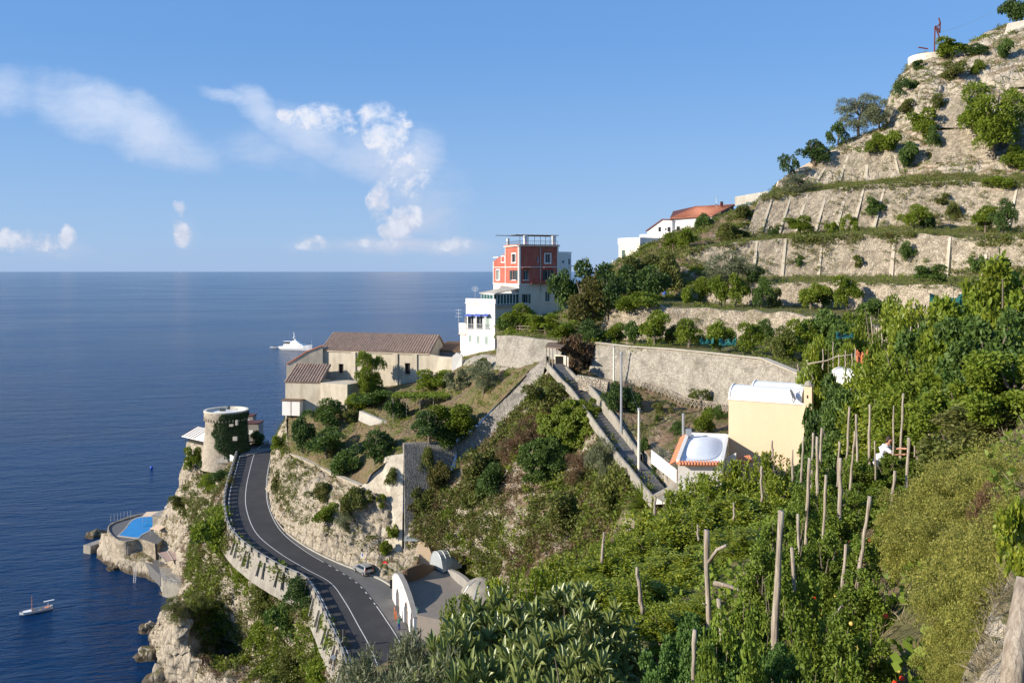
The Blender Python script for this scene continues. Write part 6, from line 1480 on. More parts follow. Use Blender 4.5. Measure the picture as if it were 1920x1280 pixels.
 (908,905,850,80,'mid','leaf_scrub','shrub','wide olive-green bush in front of the stepped wall'),
 (925,925,868,70,'mid','leaf_dark','shrub','darker bush below the wide olive-green one'),
 (885,950,905,60,'mid','leaf_scrub','shrub','pale scrub bush right of the shaded wall'),
 (1085,905,848,60,'feather','leaf_rust','shrub','rusty bush under the green creeper'),
 (1130,900,820,60,'feather','leaf_olive','shrub','grey-green bush beside the lower lane parapet'),
 (1140,960,876,80,'mid','leaf_yellow','shrub','yellow-green bush under the foot of the lane'),
 (1060,985,925,80,'mid','leaf_scrub','shrub','dull green bush low in the gully'),
 (800,880,838,40,'mid','leaf_scrub','shrub','bush clinging to the shaded corner wall'),
 (820,920,865,50,'mid','leaf_bronze','shrub','browned bush at the foot of the shaded corner wall'),
 (790,960,915,50,'mid','leaf_scrub','shrub','bush in the angle below the shaded corner wall'),
 (1150,766,716,44,'mid','leaf_dark','shrub','dark oleander bush by the lamp post'),
 (1185,768,728,56,'mid','leaf_dark','shrub','dark round bush under the rustic railing'),
 (1322,812,766,40,'mid','leaf_bright','shrub','clipped green bush left of the yellow house'),
 (1275,815,790,40,'mid','leaf_dark','shrub','dark bush behind the flue of the domed house'),
 (1245,775,750,40,'open','leaf_scrub','shrub','thin bush on the bank under the rustic railing'),
 (1318,758,728,60,'open','leaf_yellow','shrub','pale branching bush at the end of the rustic railing'),
 (1350,785,760,28,'mid','leaf_fig','shrub','small bush touching the yellow house wall'),
 (1206,850,820,22,'mid','leaf_fig','shrub','narrow bush beside the lower lane wall'),
 # road side
 (612,985,945,44,'mid','leaf_bright','shrub','fresh green bush in the middle of the road cliff'),
 (600,935,905,50,'mid','leaf_scrub','shrub','scrub bush under the low curved wall'),
 (660,960,915,56,'mid','leaf_scrub','shrub','wide scrub bush left of the sunlit buttress wall'),
 (650,990,955,40,'feather','leaf_olive','agave','grey spiky agave clump on the road cliff'),
 (735,905,876,30,'mid','leaf_scrub','shrub','bush hanging high on the sunlit buttress wall'),
 (695,940,918,24,'tiny','leaf_scrub','shrub','small bush on the left of the sunlit buttress wall'),
 (716,950,926,20,'tiny','leaf_citrus','shrub','small tuft in the middle of the sunlit buttress wall'),
 (738,1005,985,24,'tiny','leaf_citrus','shrub','green tuft low on the sunlit buttress wall'),
 (722,1038,1012,24,'tiny','leaf_bright','shrub','bright tuft at the foot of the sunlit buttress wall'),
 (527,860,812,34,'mid','leaf_citrus','shrub','creeping bush on the cliff nose beside the road bend'),
 (520,915,880,30,'mid','leaf_scrub','shrub','low scrub on the inner side of the road bend'),
 # sea cliff
 (418,1052,968,92,'mid','leaf_bright','broadleaf_tree','bright green tree on the slope below the road parapet'),
 (395,1018,985,60,'mid','leaf_fig','shrub','darker bush left of the bright slope tree'),
 (565,1155,1082,66,'mid','leaf_dark','broadleaf_tree','dark green tree below the lower road parapet'),
 (545,1195,1130,80,'mid','leaf_fig','shrub','green thicket below the dark cliff tree'),
 (505,1150,1100,70,'mid','leaf_yellow','shrub','yellow-green thicket on the sea slope'),
 (500,1225,1165,80,'mid','leaf_citrus','shrub','leafy thicket low on the sea slope'),
 (560,1240,1200,70,'mid','leaf_yellow','shrub','pale green thicket at the bottom of the sea slope'),
 (462,1090,1050,56,'mid','leaf_citrus','shrub','bush below the first outer piers of the parapet'),
 (540,1290,1230,80,'mid','leaf_yellow','shrub','yellowish bush near the bottom edge beside the road'),
 (600,1290,1225,80,'mid','leaf_citrus','shrub','green bush left of the signs at the lower road end'),
 (345,968,924,48,'mid','leaf_scrub','shrub','round olive bush above the pool hut'),
 (395,922,888,48,'mid','leaf_bright','shrub','green bush on the slope under the round tower'),
 (415,905,880,40,'mid','leaf_dark','shrub','dark hedge bush below the tower stair'),
 (362,880,838,32,'mid','leaf_citrus','ivy','climbing ivy on the stone base of the terrace house'),
 (385,884,862,22,'tiny','leaf_dark','shrub','small dark bush by the tower stair wall'),
 (485,834,808,28,'mid','leaf_dark','shrub','potted dark bush on the forecourt behind the tower'),
 (330,1165,1120,44,'feather','leaf_scrub','shrub','dry grey-green bush on the rock spur above the cave'),
 (372,1150,1110,50,'feather','leaf_scrub','shrub','grey scrub on the shoulder behind the cave'),
]
for r_ in FAR:
    if 'creeper' in r_[6] or 'ivy' == r_[6] or 'agave' == r_[6]: veg(*r_, cat='creeper' if 'creeper' in r_[6] else r_[6], depthr=.6 if 'creeper' in r_[6] else 1)
    else: veg(*r_)

# scrub, grass and tufts nobody could count: one object per kind of cover
def scatter(name, label, cat, mat, spec, leaf, per, spread, shape='quad', up=.6):
    """spec: list of (patch name, count, size range, (u range), (v range), noise threshold)"""
    P_, D_, S_ = [], [], []
    for pn, n, (s0, s1), ur, vr, th in spec:
        G = PATCH[pn]; r, c = G.shape[:2]; k = 0
        u = rng.uniform(ur[0], ur[1], n*3)*(r-1.01); v = rng.uniform(vr[0], vr[1], n*3)*(c-1.01); i, j = u.astype(int), v.astype(int); fu, fv = (u-i)[:, None], (v-j)[:, None]
        p = G[i, j]*(1-fu)*(1-fv)+G[i+1, j]*fu*(1-fv)+G[i, j+1]*(1-fu)*fv+G[i+1, j+1]*fu*fv
        ar = np.linalg.norm(np.cross(G[i+1, j]-G[i, j], G[i, j+1]-G[i, j]), axis=1); keep = rng.random(len(p)) < ar/np.percentile(ar, 90)
        nn_ = np.array([mnoise.noise(Vector(q)*.13+Vector((len(name), 0, 0)))+.5*mnoise.noise(Vector(q)*.5) for q in p]); keep &= nn_ > th
        p = p[keep][:n]; s = rng.uniform(s0, s1, len(p)); P_.append(p); S_.append(s)
    p = np.vstack(P_); s = np.concatenate(S_); n = len(p)
    d = rng.normal(size=(n, per, 3)); d[..., 2] = abs(d[..., 2])*up*1.6+.05; d /= np.linalg.norm(d, axis=2)[..., None]
    q = (p[:, None]+d*(s[:, None, None]*rng.uniform(*spread, (n, per, 1)))).reshape(-1, 3); d = d.reshape(-1, 3); ss = np.repeat(s, per)
    V, Q = leaf_geo(q, d, rng, 1.0, 1.0) if False else (None, None)
    m_ = len(q); ax = rng.normal(size=(m_, 3))*.45+d*.7; ax /= np.linalg.norm(ax, axis=1)[:, None]; sd = np.cross(ax, rng.normal(size=(m_, 3))); sd /= np.linalg.norm(sd, axis=1)[:, None]
    l = (ss*leaf[0]*rng.uniform(.6, 1.3, m_))[:, None]; w = (ss*leaf[1]*rng.uniform(.6, 1.3, m_))[:, None]
    V = np.stack([q, q+ax*l*.5+sd*w, q+ax*l, q+ax*l*.5-sd*w], 1).reshape(-1, 3)
    o = link(fast_mesh(name, V, np.arange(4*m_).reshape(m_, 4)), name, mat); return tag(o, label, cat, None, 'stuff')
A01 = ((0, 1), (0, 1))
scatter('scrub', 'low olive-green scrub scattered over cliffs and gully', 'scrub', 'leaf_scrub', [('cliff', 3200, (.5, 1.4), (.12, 1), (0, .66), -.15), ('rockface', 1100, (.3, .9), (0, 1), (0, .75), -.1), ('gully', 4200, (.5, 1.3), *A01, -.15), ('lanebank', 420, (.3, .8), *A01, .0), ('upper', 2400, (.3, 1.1), *A01, -.1), ('shoulder', 1300, (.5, 1.4), *A01, -.2), ('gatefill', 90, (.3, .6), *A01, 0), ('portalfill', 300, (.4, .9), *A01, 0), ('T2', 160, (.4, .8), *A01, 0), ('T3', 200, (.4, 1.), *A01, 0), ('T4', 260, (.4, 1.1), *A01, .0), ('T5', 260, (.4, 1.2), *A01, -.1)], (.36, .12), 34, (.25, .95))
scatter('green_scrub', 'fresh green undergrowth on the sea slope and gully', 'scrub', 'leaf_citrus', [('cliff', 2400, (.6, 1.6), (.25, 1), (.0, .66), .03), ('gully', 1500, (.5, 1.3), *A01, .06), ('rockface', 320, (.3, .7), (0, 1), (0, .6), .1), ('shoulder', 900, (.5, 1.3), *A01, -.05), ('rightfill', 800, (.5, 1.4), *A01, -.5), ('garden', 520, (.3, .8), *A01, .0), ('T1', 260, (.4, .9), *A01, .05), ('T2', 200, (.4, .9), *A01, .05), ('T3', 200, (.4, 1.), *A01, .05), ('shelf', 300, (.5, 1.2), *A01, -.1), ('upper', 1500, (.4, 1.2), *A01, -.05)], (.34, .13), 36, (.25, .95))
scatter('dry_scrub', 'rust-brown dried shrubs over the gully slopes', 'scrub', 'leaf_rust', [('gully', 3000, (.4, 1.2), *A01, .0), ('cliff', 1900, (.3, 1.1), (.2, 1), (0, .78), .02), ('rockface', 260, (.3, .6), *A01, .1), ('shoulder', 300, (.4, 1), *A01, .1), ('upper', 900, (.3, .9), *A01, .0), ('T5', 120, (.3, .8), *A01, .1)], (.38, .07), 40, (.25, 1.0))
scatter('dry_grass', 'tufts of dry straw-coloured grass', 'grass', 'leaf_dry', [('gully', 2600, (.25, .6), *A01, -.1), ('cliff', 1800, (.25, .6), *A01, -.1), ('rockface', 700, (.2, .45), *A01, -.1), ('upper', 1500, (.2, .6), *A01, -.1), ('T3', 700, (.2, .5), *A01, .0), ('T4', 900, (.2, .6), *A01, .0), ('T5', 700, (.2, .6), *A01, .0), ('lanebank', 400, (.2, .4), *A01, .0), ('garden', 400, (.15, .35), *A01, .05)], (.62, .035), 26, (.1, .6), up=1.2)
scatter('grass', 'green weeds and grass along the terrace edges', 'grass', 'leaf_yellow', [('T1', 1500, (.2, .5), *A01, -.1), ('T2', 1600, (.2, .5), *A01, -.2), ('T3', 2400, (.3, .8), *A01, -.4), ('T4', 2600, (.3, .9), *A01, -.4), ('T5', 2200, (.3, .9), *A01, -.4), ('garden', 2200, (.15, .4), *A01, -.2), ('shelf', 500, (.2, .6), *A01, -.1), ('rightfill', 400, (.2, .5), *A01, -.1), ('gatefill', 100, (.2, .4), *A01, -.1), ('upper', 500, (.2, .5), *A01, .1)], (.52, .05), 24, (.1, .8), up=1.0)
WG = lambda b, t: np.array([poly(b, 90)*(1-f)+poly(t, 90)*f-np.array((0, .35, 0)) for f in np.linspace(.05, 1, 14)])
for k_, (b_, t_) in {'w3': (W3b, W3t), 'w4': (W4b, W4t), 'w5': (W5b, W5t), 'w6': (W6b, W6t), 'w2': (W2b, W2t)}.items(): PATCH[k_] = WG(b_, t_)
scatter('wall_weeds', 'small plants rooted in the joints of the terrace walls', 'weeds', 'leaf_scrub', [('w4', 520, (.2, .8), *A01, -.1), ('w5', 480, (.2, .8), *A01, -.05), ('w4', 260, (.4, 1.2), (.88, 1), (0, 1), -.5), ('w5', 260, (.4, 1.2), (.88, 1), (0, 1), -.5), ('w3', 160, (.3, .9), (.88, 1), (0, 1), -.5), ('w6', 60, (.2, .6), *A01, .05), ('w3', 90, (.2, .6), *A01, .05), ('w2', 160, (.2, .7), *A01, .0), ('w4', 260, (.4, 1.1), (.75, 1), (0, 1), -.1), ('w5', 160, (.4, 1.), (0, .2), (0, 1), -.1), ('w4', 200, (.4, 1.1), (0, .15), (0, 1), -.1)], (.36, .12), 30, (.2, .95))
# ------------------------------------------------------------ foreground plants
def near(px, ty, d, w, shape, mat, name, label, group=None, **kw):
    return veg(px, 0, ty, w, shape, mat, name, label, group=group, d=d, **kw)
LEM = [
 ('back', [(1165,1002,38,110),(1212,962,40,115),(1262,925,42,115),(1318,893,44,115),(1378,868,45,110),(1440,852,44,100),(1120,1025,36,100)]),
 ('middle', [(1062,1045,31,110),(1135,1040,30,140),(1218,1002,31,150),(1300,962,32,150),(1382,930,33,150),(1452,905,34,120)]),
 ('front', [(868,1122,22,90),(935,1092,24,110),(1010,1072,25,130),(1105,1092,23,150),(1200,1078,22,160),(1290,1040,24,150),(1385,1000,25,140),(1135,1150,19,120),(1238,1142,19,130),(1318,1120,20,90)]),
]
NTH = ['first', 'second', 'third', 'fourth', 'fifth', 'sixth', 'seventh', 'eighth', 'ninth', 'tenth', 'eleventh', 'twelfth', 'thirteenth', 'fourteenth', 'fifteenth', 'sixteenth']
for rn, ps in LEM:
    for i, (px, ty, d, w) in enumerate(sorted(ps)):
        near(px, ty, d, w*1.12, 'lemon', 'leaf_lemon', 'lemon_tree', 'leafy lemon tree, %s from the left in the %s row of the grove' % (NTH[i], rn), 'lemon trees in the near grove', crown_frac=.93)
GROVE = [
 (1572,712,46,110,'lobed','leaf_dark','dark hedge-like tree beside the yellow house chimney'),
 (1606,735,42,110,'lobed','leaf_fig','dark tree right of the yellow house, behind the bare poles'),
 (1528,835,42,80,'lobed','leaf_dark','low dark tree touching the right foot of the yellow wall'),
 (1572,800,38,120,'lobed','leaf_fig','dense dark bushy tree behind the leftmost group of poles'),
 (1612,690,46,110,'lemon','leaf_citrus','bright tree in front of the white vaulted outbuilding'),
 (1655,668,42,140,'lemon','leaf_lemon','sunlit yellow-green tree right of the white vaulted outbuilding'),
 (1700,640,40,150,'lemon','leaf_citrus','sunlit tree below the leaning trellis poles'),
 (1664,742,35,150,'lemon','leaf_lemon','glossy bright tree directly behind the crouching gardener'),
 (1722,720,32,150,'lemon','leaf_citrus','glossy tree behind and right of the gardener'),
 (1765,660,33,150,'lobed','leaf_bright','broad-leaved tree in the middle of the right-hand thicket'),
 (1800,572,36,180,'lobed','leaf_fig','large dark tree under the green netting'),
 (1880,492,31,200,'lobed','leaf_bright','tallest tree at the right edge against the terraces'),
 (1850,590,27,190,'lobed','leaf_fig','big-leaved tree filling the right edge below the tallest one'),
 (1905,665,21,190,'lobed','leaf_bright','near big-leaved tree cut by the right edge'),
 (1800,720,26,170,'lobed','leaf_citrus','bushy tree over the tangle of dead twigs'),
 (1862,752,21,160,'mid','leaf_scrub','olive-toned bushy tree above the fennel bank'),
 (1785,800,23,140,'mid','leaf_scrub','olive-toned shrub tree behind the rightmost poles'),
 (1640,562,84,100,'big','leaf_citrus','round tree behind the row of stakes, left one'),
 (1702,568,78,120,'big','leaf_lemon','bright tree behind the row of stakes'),
 (1592,600,92,90,'big','leaf_fig','dark tree left of the row of stakes'),
 (1600,655,80,60,'big','leaf_citrus','tree behind the trellis of thin stakes'),
 (1555,640,84,90,'big','leaf_lemon','yellow-green tree over the horizontal trellis rail'),
 (1520,655,86,60,'mid','leaf_citrus','small yellow-green tree left of the trellis rail'),
 (1762,590,62,90,'big','leaf_citrus','tree right of the tall pair of leaning poles'),
 (1835,528,50,110,'lobed','leaf_fig','dark tree rising behind the green netting'),
 (1745,605,70,70,'mid','leaf_yellow','pale bush under the green netting'),
]
for px, ty, d, w, sh_, mt, lb in GROVE: near(px, ty, d, w*1.08, sh_, mt, 'broadleaf_tree', lb, crown_frac=.93)
for i, (px, ty, d, w) in enumerate([(1062,1098,17,190),(932,1128,17,200),(1125,1140,15,170),(850,1178,16,170),(1010,1182,14,210),(1085,1215,12.5,190),(905,1232,13,190),(985,1262,11.5,150)]):
    near(px, ty, d, w*1.15, 'loquat', 'leaf_loquat', 'loquat_tree', 'loquat tree with long leaf rosettes, %s from the left of its group' % NTH[sorted([1062,932,1125,850,1010,1085,905,985]).index(px)], 'loquat trees at the bottom', crown_frac=.95)
for px, ty, d, w, lb in [(722,1206,19,150,'silvery olive tree at the bottom beside the lower road'),(792,1188,19,120,'taller silvery olive tree left of the loquats'),(652,1246,21,110,'small pale olive tree, leftmost at the bottom edge'),(762,1246,15,190,'near silvery olive tree cut by the bottom edge')]:
    near(px, ty, d, w*1.15, 'feather', 'leaf_olive', 'olive_tree', lb, crown_frac=.95)
TOM = [(25.5,866,[1548,1592,1625,1662,1700,1740]),(22,905,[1500,1545,1592,1640,1690]),(18,955,[1452,1500,1550,1602,1655]),(15.5,1012,[1432,1490,1550,1612]),(13,1082,[1395,1455,1520,1585,1640]),(11,1150,[1352,1425,1500,1570,1630]),(9.3,1222,[1330,1412,1500,1585])]
ftm = MB(); ftm.lathe((0, 0, 0), [(.001, -.032), (.024, -.022), (.034, 0), (.024, .022), (.001, .030)], 8)
fm = bpy.data.meshes.new('tomato'); fm.from_pydata(np.vstack(ftm.v).tolist(), [], ftm.f); flat('tomato_red', (.70,.045,.015), .35, 0, .2, 5); flat('tomato_yellow', (.62,.48,.12), .4, 0, .2, 5)
fm2 = fm.copy(); fm.materials.append(MAT['tomato_red']); fm2.materials.append(MAT['tomato_yellow'])
for ri, (d, ty, ps) in enumerate(TOM):
    for i, px in enumerate(ps):
        t_ = near(px+random.uniform(-8, 8), ty+random.uniform(-12, 14), d, 62*16/d*.62+50, 'tomato', 'leaf_tomato', 'tomato_plant', 'tomato plant among the poles, %s from the left in the %s row' % (NTH[i], NTH[ri]), 'tomato plants between the poles', crown_frac=.97, trunk=True)
        if t_ is None or d > 19: continue
        crn = t_.children[0]
        for k in range(5 if d > 12 else 7):
            a = random.uniform(-2.6, -.4); r_ = crn.scale[0]*random.uniform(.7, .95); o = bpy.data.objects.new('fruit', fm if random.random() < .78 else fm2); col.objects.link(o); o.parent = t_
            o.location = (r_*math.cos(a), r_*math.sin(a), crn.location[2]+crn.scale[2]*random.uniform(-.55, .5)); s_ = random.uniform(.9, 1.4); o.scale = (s_, s_, s_)
FEN = [(1742,868,17,150),(1830,822,17,190),(1905,842,14,170),(1700,935,14.5,120),(1782,940,13,180),(1868,925,11.5,190),(1838,1012,10.5,190),(1892,1000,9.5,190),(1775,1085,9.6,120),(1822,1170,8.0,120),(1845,1085,8.8,150),(1812,1215,7.6,70),(1815,880,14.5,160)]
for i, (px, ty, d, w) in enumerate(sorted(FEN)):
    near(px, ty, d, w*1.1, 'fennel', 'leaf_fennel', 'fennel_clump', 'feathery fennel clump on the right bank, %s from the left' % NTH[i], 'fennel clumps on the right bank', trunk=False)
for px, ty, d, w, lb in [(1300,1170,12.5,120,'large-leaved squash plant right of the short pale pole'),(1245,1222,11.5,130,'large-leaved squash plant at the bottom edge left of the short pole'),(1345,1205,11,110,'large-leaved squash plant beside the leaning pole'),(1455,1220,9.6,100,'leafy squash plant at the foot of the tallest pole')]:
    near(px, ty, d, w, 'lobed', 'leaf_squash', 'squash_plant', lb, trunk=False)
veg(1208,965,900,86,'spiky','leaf_bright','palm_shrub','banana-like plant with arching leaves at the foot of the lane', cat='shrub')
veg(1228,905,856,28,'spiky','leaf_fig','yucca','spiky yucca beside the white yard wall', cat='yucca')
veg(1232,790,775,20,'spiky','leaf_fig','yucca','small yucca on the bank behind the pale lamp pole', cat='yucca')
scatter('weeds', 'weeds and low leaves covering the garden soil', 'weeds', 'leaf_tomato', [('near', 4200, (.2, .5), (.24, .75), (.15, 1), -.9), ('near', 2600, (.08, .18), (.02, .24), (.3, 1), -.9)], (.34, .15), 30, (.1, .9), up=.7)
scatter('straw', 'dry straw-like grass over the right bank', 'grass', 'leaf_dry', [('near', 1500, (.15, .4), (.02, .5), (.6, 1), -.9)], (.75, .02), 26, (.1, .7), up=1.0)
patch('bank', [[D(1786,1310,7.0), D(1842,1185,7.7), D(1895,1078,8.6), D(1935,1000,9.5)], [D(1845,1340,6.2), D(1893,1205,6.9), D(1940,1095,7.8), D(1985,1010,8.8)], [D(1960,1400,5.0), D(1990,1240,5.8), D(2030,1120,6.8), D(2060,1030,7.8)]], 40, 60, 'cliff', .16, 1.3, .02, 'rock_bank')
scatter('bank_grass', 'thin dry grass and weeds on the rock at the bottom right corner', 'grass', 'leaf_dry', [('bank', 130, (.08, .2), (0, .9), (0, 1), -.4)], (.9, .02), 26, (.1, .6), up=1.2)
scatter('bank_weeds', 'green weeds on the rock at the bottom right corner', 'weeds', 'leaf_fennel', [('bank', 110, (.08, .22), (0, .9), (0, 1), -.2)], (.6, .05), 26, (.1, .8))

# ------------------------------------------------------------ bare wooden poles
POLES = [  # top x, top y, foot x, foot y, distance, width px, note
 (1465,957,1447,1290,12,13,'tallest thick pale pole in the vegetable garden'),(1485,1026,1501,1225,13,8,'thin bent pole right of the tallest one'),(1496,963,1500,1090,16,6,'thin straight pole behind the tallest one, near its top'),
 (1518,858,1511,1010,19,7,'pole with a sideways kink in the middle of the garden'),(1549,890,1542,1045,17,6,'slightly crooked pole in the garden centre'),(1576,858,1575,992,18,8,'straight thick pole in the garden centre'),
 (1631,930,1616,1038,15,8,'thick leaning pole near the fennel bank'),(1586,1020,1573,1165,13.5,7,'curved pole above the tomatoes, right of the tallest one'),(1678,882,1672,945,18,6,'short thick pole under the gardener, on the right'),
 (1704,820,1700,898,23,6,'pale pole just right of the gardener arm'),(1428,873,1428,915,25,5,'short pole among the lemon trees left of the garden'),(1532,818,1532,905,22,6,'pole left of the central pair, upper row'),
 (1541,802,1538,880,26,5,'tall grey pole in the upper left group'),(1525,811,1523,880,26,5,'grey pole next to it in the upper left group'),(1507,818,1504,872,27,4,'crooked thin pole, left in the upper left group'),
 (1486,843,1486,880,28,4,'short pole left of the upper left group'),(1593,763,1589,843,28,5,'leaning light pole in front of the dark trees'),(1605,776,1608,880,26,5,'tall thin pole left of the gardener'),
 (1631,758,1630,842,28,5,'tall pole directly left of the gardener head'),(1676,760,1674,858,26,4,'pale pole crossing the gardener outstretched arm'),(1694,737,1690,826,29,5,'tall pole behind the gardener, bent near its foot'),
 (1745,734,1742,840,27,6,'tallest pole of the right group against the bright tree'),(1761,742,1759,800,28,5,'grey pole at the right end of the upper row'),(1728,806,1728,842,27,4,'short pole between two tall ones on the right'),
 (1715,826,1715,845,27,3,'tiny stub of pole right of the gardener'),(1574,827,1572,880,24,5,'pole left of the two crossing poles'),(1603,808,1597,882,24,5,'pole crossing the tall thin one left of the gardener'),
 (1640,826,1641,872,24,3,'thin dark iron stake in front of the gardener'),(1448,826,1448,845,30,4,'pole stub in front of the yellow wall'),
 (1325,993,1329,1148,18,10,'dark brown pole rising from the lemon trees with a fork'),(1347,1122,1362,1290,12,11,'thick leaning pole at the bottom, left of the tallest one'),(1303,1180,1300,1290,11,9,'short pale split pole at the bottom edge'),
 (1195,1063,1201,1118,18,7,'dark pole among the lemon trees, above the loquats'),(1132,997,1130,1033,26,5,'small dark pole at the far edge of the lemon trees'),(1228,930,1228,952,30,5,'stub of pole at the lower end of the grey capping'),
 (1376,942,1376,962,27,4,'pole tip poking out of the lemon leaves, upper one'),(1308,983,1309,1002,24,4,'pole tip poking out of the lemon leaves, left one'),
 (1633,594,1637,640,84,3,'stake at the left end of the stake row below the terraces'),(1623,590,1621,630,86,3,'short stake left of the stake row'),(1653,597,1654,645,82,3,'second stake of the row below the terraces'),
 (1674,602,1673,645,78,3,'third stake of the row below the terraces'),(1698,604,1701,633,76,3,'fourth stake of the row, slightly tilted'),(1708,612,1704,642,74,3,'fifth stake of the row, leaning left'),(1722,608,1723,634,72,3,'sixth stake of the row, upright'),
 (1731,610,1727,645,68,4,'thick pale stake at the right end of the stake row'),(1742,563,1734,618,68,4,'long leaning pole of the netting frame'),(1759,567,1757,610,66,4,'upright pole of the netting frame'),(1777,572,1777,604,64,4,'short upright pole under the net'),
 (1787,541,1786,595,62,3,'tallest pole through the green netting'),(1803,575,1803,598,60,3,'short stake right of the green netting'),(1828,566,1828,590,56,4,'pale stake in the leaves right of the netting'),
 (1543,654,1543,687,80,3,'thin stake at the left of the trellis'),(1562,640,1562,682,80,2,'tall thin stake behind the trellis'),(1573,664,1573,689,79,3,'stake in the middle of the trellis'),(1585,657,1585,692,78,3,'pale stake of the trellis left of the orange net'),
 (1597,662,1598,689,78,3,'stake just left of the orange net'),(1604,652,1604,687,77,3,'end stake holding the orange net'),(1511,670,1523,706,84,3,'slanting stake at the corner of the big wall'),(1496,682,1497,696,90,3,'short stake on the grass above the big wall'),
 (1497,326,1497,362,214,3,'left one of two pale stakes by the grey shrub'),(1502,328,1502,362,214,3,'right one of two pale stakes by the grey shrub'),(1392,532,1378,572,163,3,'long pale stick leaning between the round citrus trees'),
]
def near_pole(x0, y0, x1, y1, d, w, lb):
    a, b = P(x1, y1, d), P(x0, y0, d); v = b-a; L_ = np.linalg.norm(v); b2 = b; a2 = a-v/L_*min(1.2, .6*L_ if d < 40 else .3)
    n = 7; r = max(w/2/FP*d, .02); g = np.random.default_rng(int(x0*7+y0)); pts = []; rr = []
    for k in range(n+1):
        f = k/n; o = np.array((g.normal()*.28, g.normal()*.28, 0))*r*.8*(0 < k < n); pts.append(a2+(b2-a2)*f+o); rr.append(r*(1.12-.25*f)*(1+.1*g.normal()))
    mb = MB(); o0 = a2.copy(); mb.tube([p-o0 for p in pts], rr, 8 if d < 40 else 5)
    if d < 20:  # knots and a cut stub
        k = g.integers(2, 6); p = pts[k]-o0; mb.tube([p, p+np.array((g.choice([-1, 1])*r*2.4, -r, r*1.4))], [r*.35, r*.22], 5)
    o = mb.build('wooden_pole', 'pole_wood', smooth=d < 40); o.location = tuple(map(float, o0)); return tag(o, lb, 'pole', 'bare poles and stakes')
for q_ in POLES: near_pole(*q_)
def stick(nm, lb, pts, d, w, mat='pole_wood', cat='branch'):
    mb = MB(); mb.tube([P(x, y, dd) for x, y, dd in pts], [w/2/FP*d*(1-.12*i) for i in range(len(pts))], 7); return tag(mb.build(nm, mat, smooth=True), lb, cat)
stick('dead_branch', 'grey dead branch lying level behind the lemon trees', [(1338,1092,17),(1365,1098,17),(1408,1112,16.6)], 17, 9)
stick('dead_branch', 'dark forked branch leaning against the brown pole', [(1328,1055,17.9),(1345,1030,17.6),(1362,1022,17.4)], 17, 8)
stick('dead_branch', 'thin dead stick slanting among the tomatoes', [(1544,1180,12),(1560,1160,12),(1578,1135,12)], 12, 4)
stick('trellis_rail', 'horizontal rail of the small trellis above the big wall', [(1515,682,80),(1550,676,80),(1570,668,79),(1606,664,78)], 80, 3, cat='rail')
stick('trellis_rail', 'upper crossbar of the netting frame', [(1738,592,68),(1760,598,66)], 67, 4, cat='rail')
stick('trellis_rail', 'lower crossbar of the netting frame', [(1733,611,68),(1775,613,64)], 66, 3, cat='rail')
# weathered fence post in the corner
pw = MB(); pw.tube([P(1893,1330,5.4), P(1906,1200,5.5), P(1925,1085,5.6)], [.075, .07, .06], 10); tag(pw.build('fence_post', 'pole_wood', smooth=True), 'thick weathered fence post leaning at the bottom right corner', 'post')
vb_ = P(1918,1120,5.9); plant('creeper', 'broad-leaved vine wrapped round the corner post', 'vine', vb_, P(1918,935,5.9)[2], .17, 'tiny', 'leaf_lemon', None, False)
for px, ty, d, w, lb in [(1858,905,12.5,70,'rust-brown dried weed among the fennel, upper one'),(1905,1010,9.5,60,'rust-brown dried weed above the rock at the right edge')]: near(px, ty, d, w, 'feather', 'leaf_rust', 'dry_weed', lb, trunk=False)

# ------------------------------------------------------------ lane furniture
def pole_obj(nm, lb, x, y0, y1, d, w, mat, cat='pole', lamp=False):
    a, b = P(x, y1, d), P(x, y0, d); t_ = thing(nm, lb, cat, a); q = MB(); r = w/2/FP*d; q.tube([a-(0, 0, .5), (a+b)/2, b], [r*1.15, r, r*.75], 8); q.build('shaft', mat, t_)
    q = MB(); q.tube([b-(0, 0, .25), b+(0, 0, .02)], [r*1.3, r*1.2], 8); q.build('cap', 'galvanised', t_); 
    q = MB(); q.beam(b+(-.35, 0, -.4), b+(.35, 0, -.4), .06); q.build('crossarm', 'galvanised', t_); return a, b
flat('pole_cream', (.72,.68,.56), .7, 0, .1)
_, b1 = pole_obj('utility_pole', 'tall grey steel pole on the wall beside the stepped lane', 1165, 660, 805, 113, 4.5, 'galvanised')
_, b2 = pole_obj('utility_pole', 'cream pole standing at the foot of the lane', 1198, 765, 885, 100, 5, 'pole_cream')
_, b3 = pole_obj('utility_pole', 'slim cream pole against the big pale wall, leftmost', 1151, 648, 722, 131, 3.5, 'pole_cream')
def wire(lb, a, b, sag=.5, r=.018, mat='shutter_dark'):
    mb = MB(); mb.tube([a+(b-a)*f-np.array((0, 0, sag*4*f*(1-f))) for f in np.linspace(0, 1, 13)], r, 4); return tag(mb.build('overhead_wire', mat), lb, 'wire')
wire('wire from the grey steel pole down to the cream pole', b1-(0, 0, .4), b2-(0, 0, .4), .4)
wire('wire from the slim leftmost pole to the grey steel pole', b3-(0, 0, .4), b1-(0, 0, .4), .4)
wire('wire from the grey steel pole to the flue of the domed house', b1-(0, 0, .8), PZ(1281,815,zr if False else 57.4)+(0, 0, 2.1), .6)
wire('thin pale wire crossing the sky from the top right corner', P(1766,60,236), P(1905,-6,236), 1.2, .03, 'galvanised')
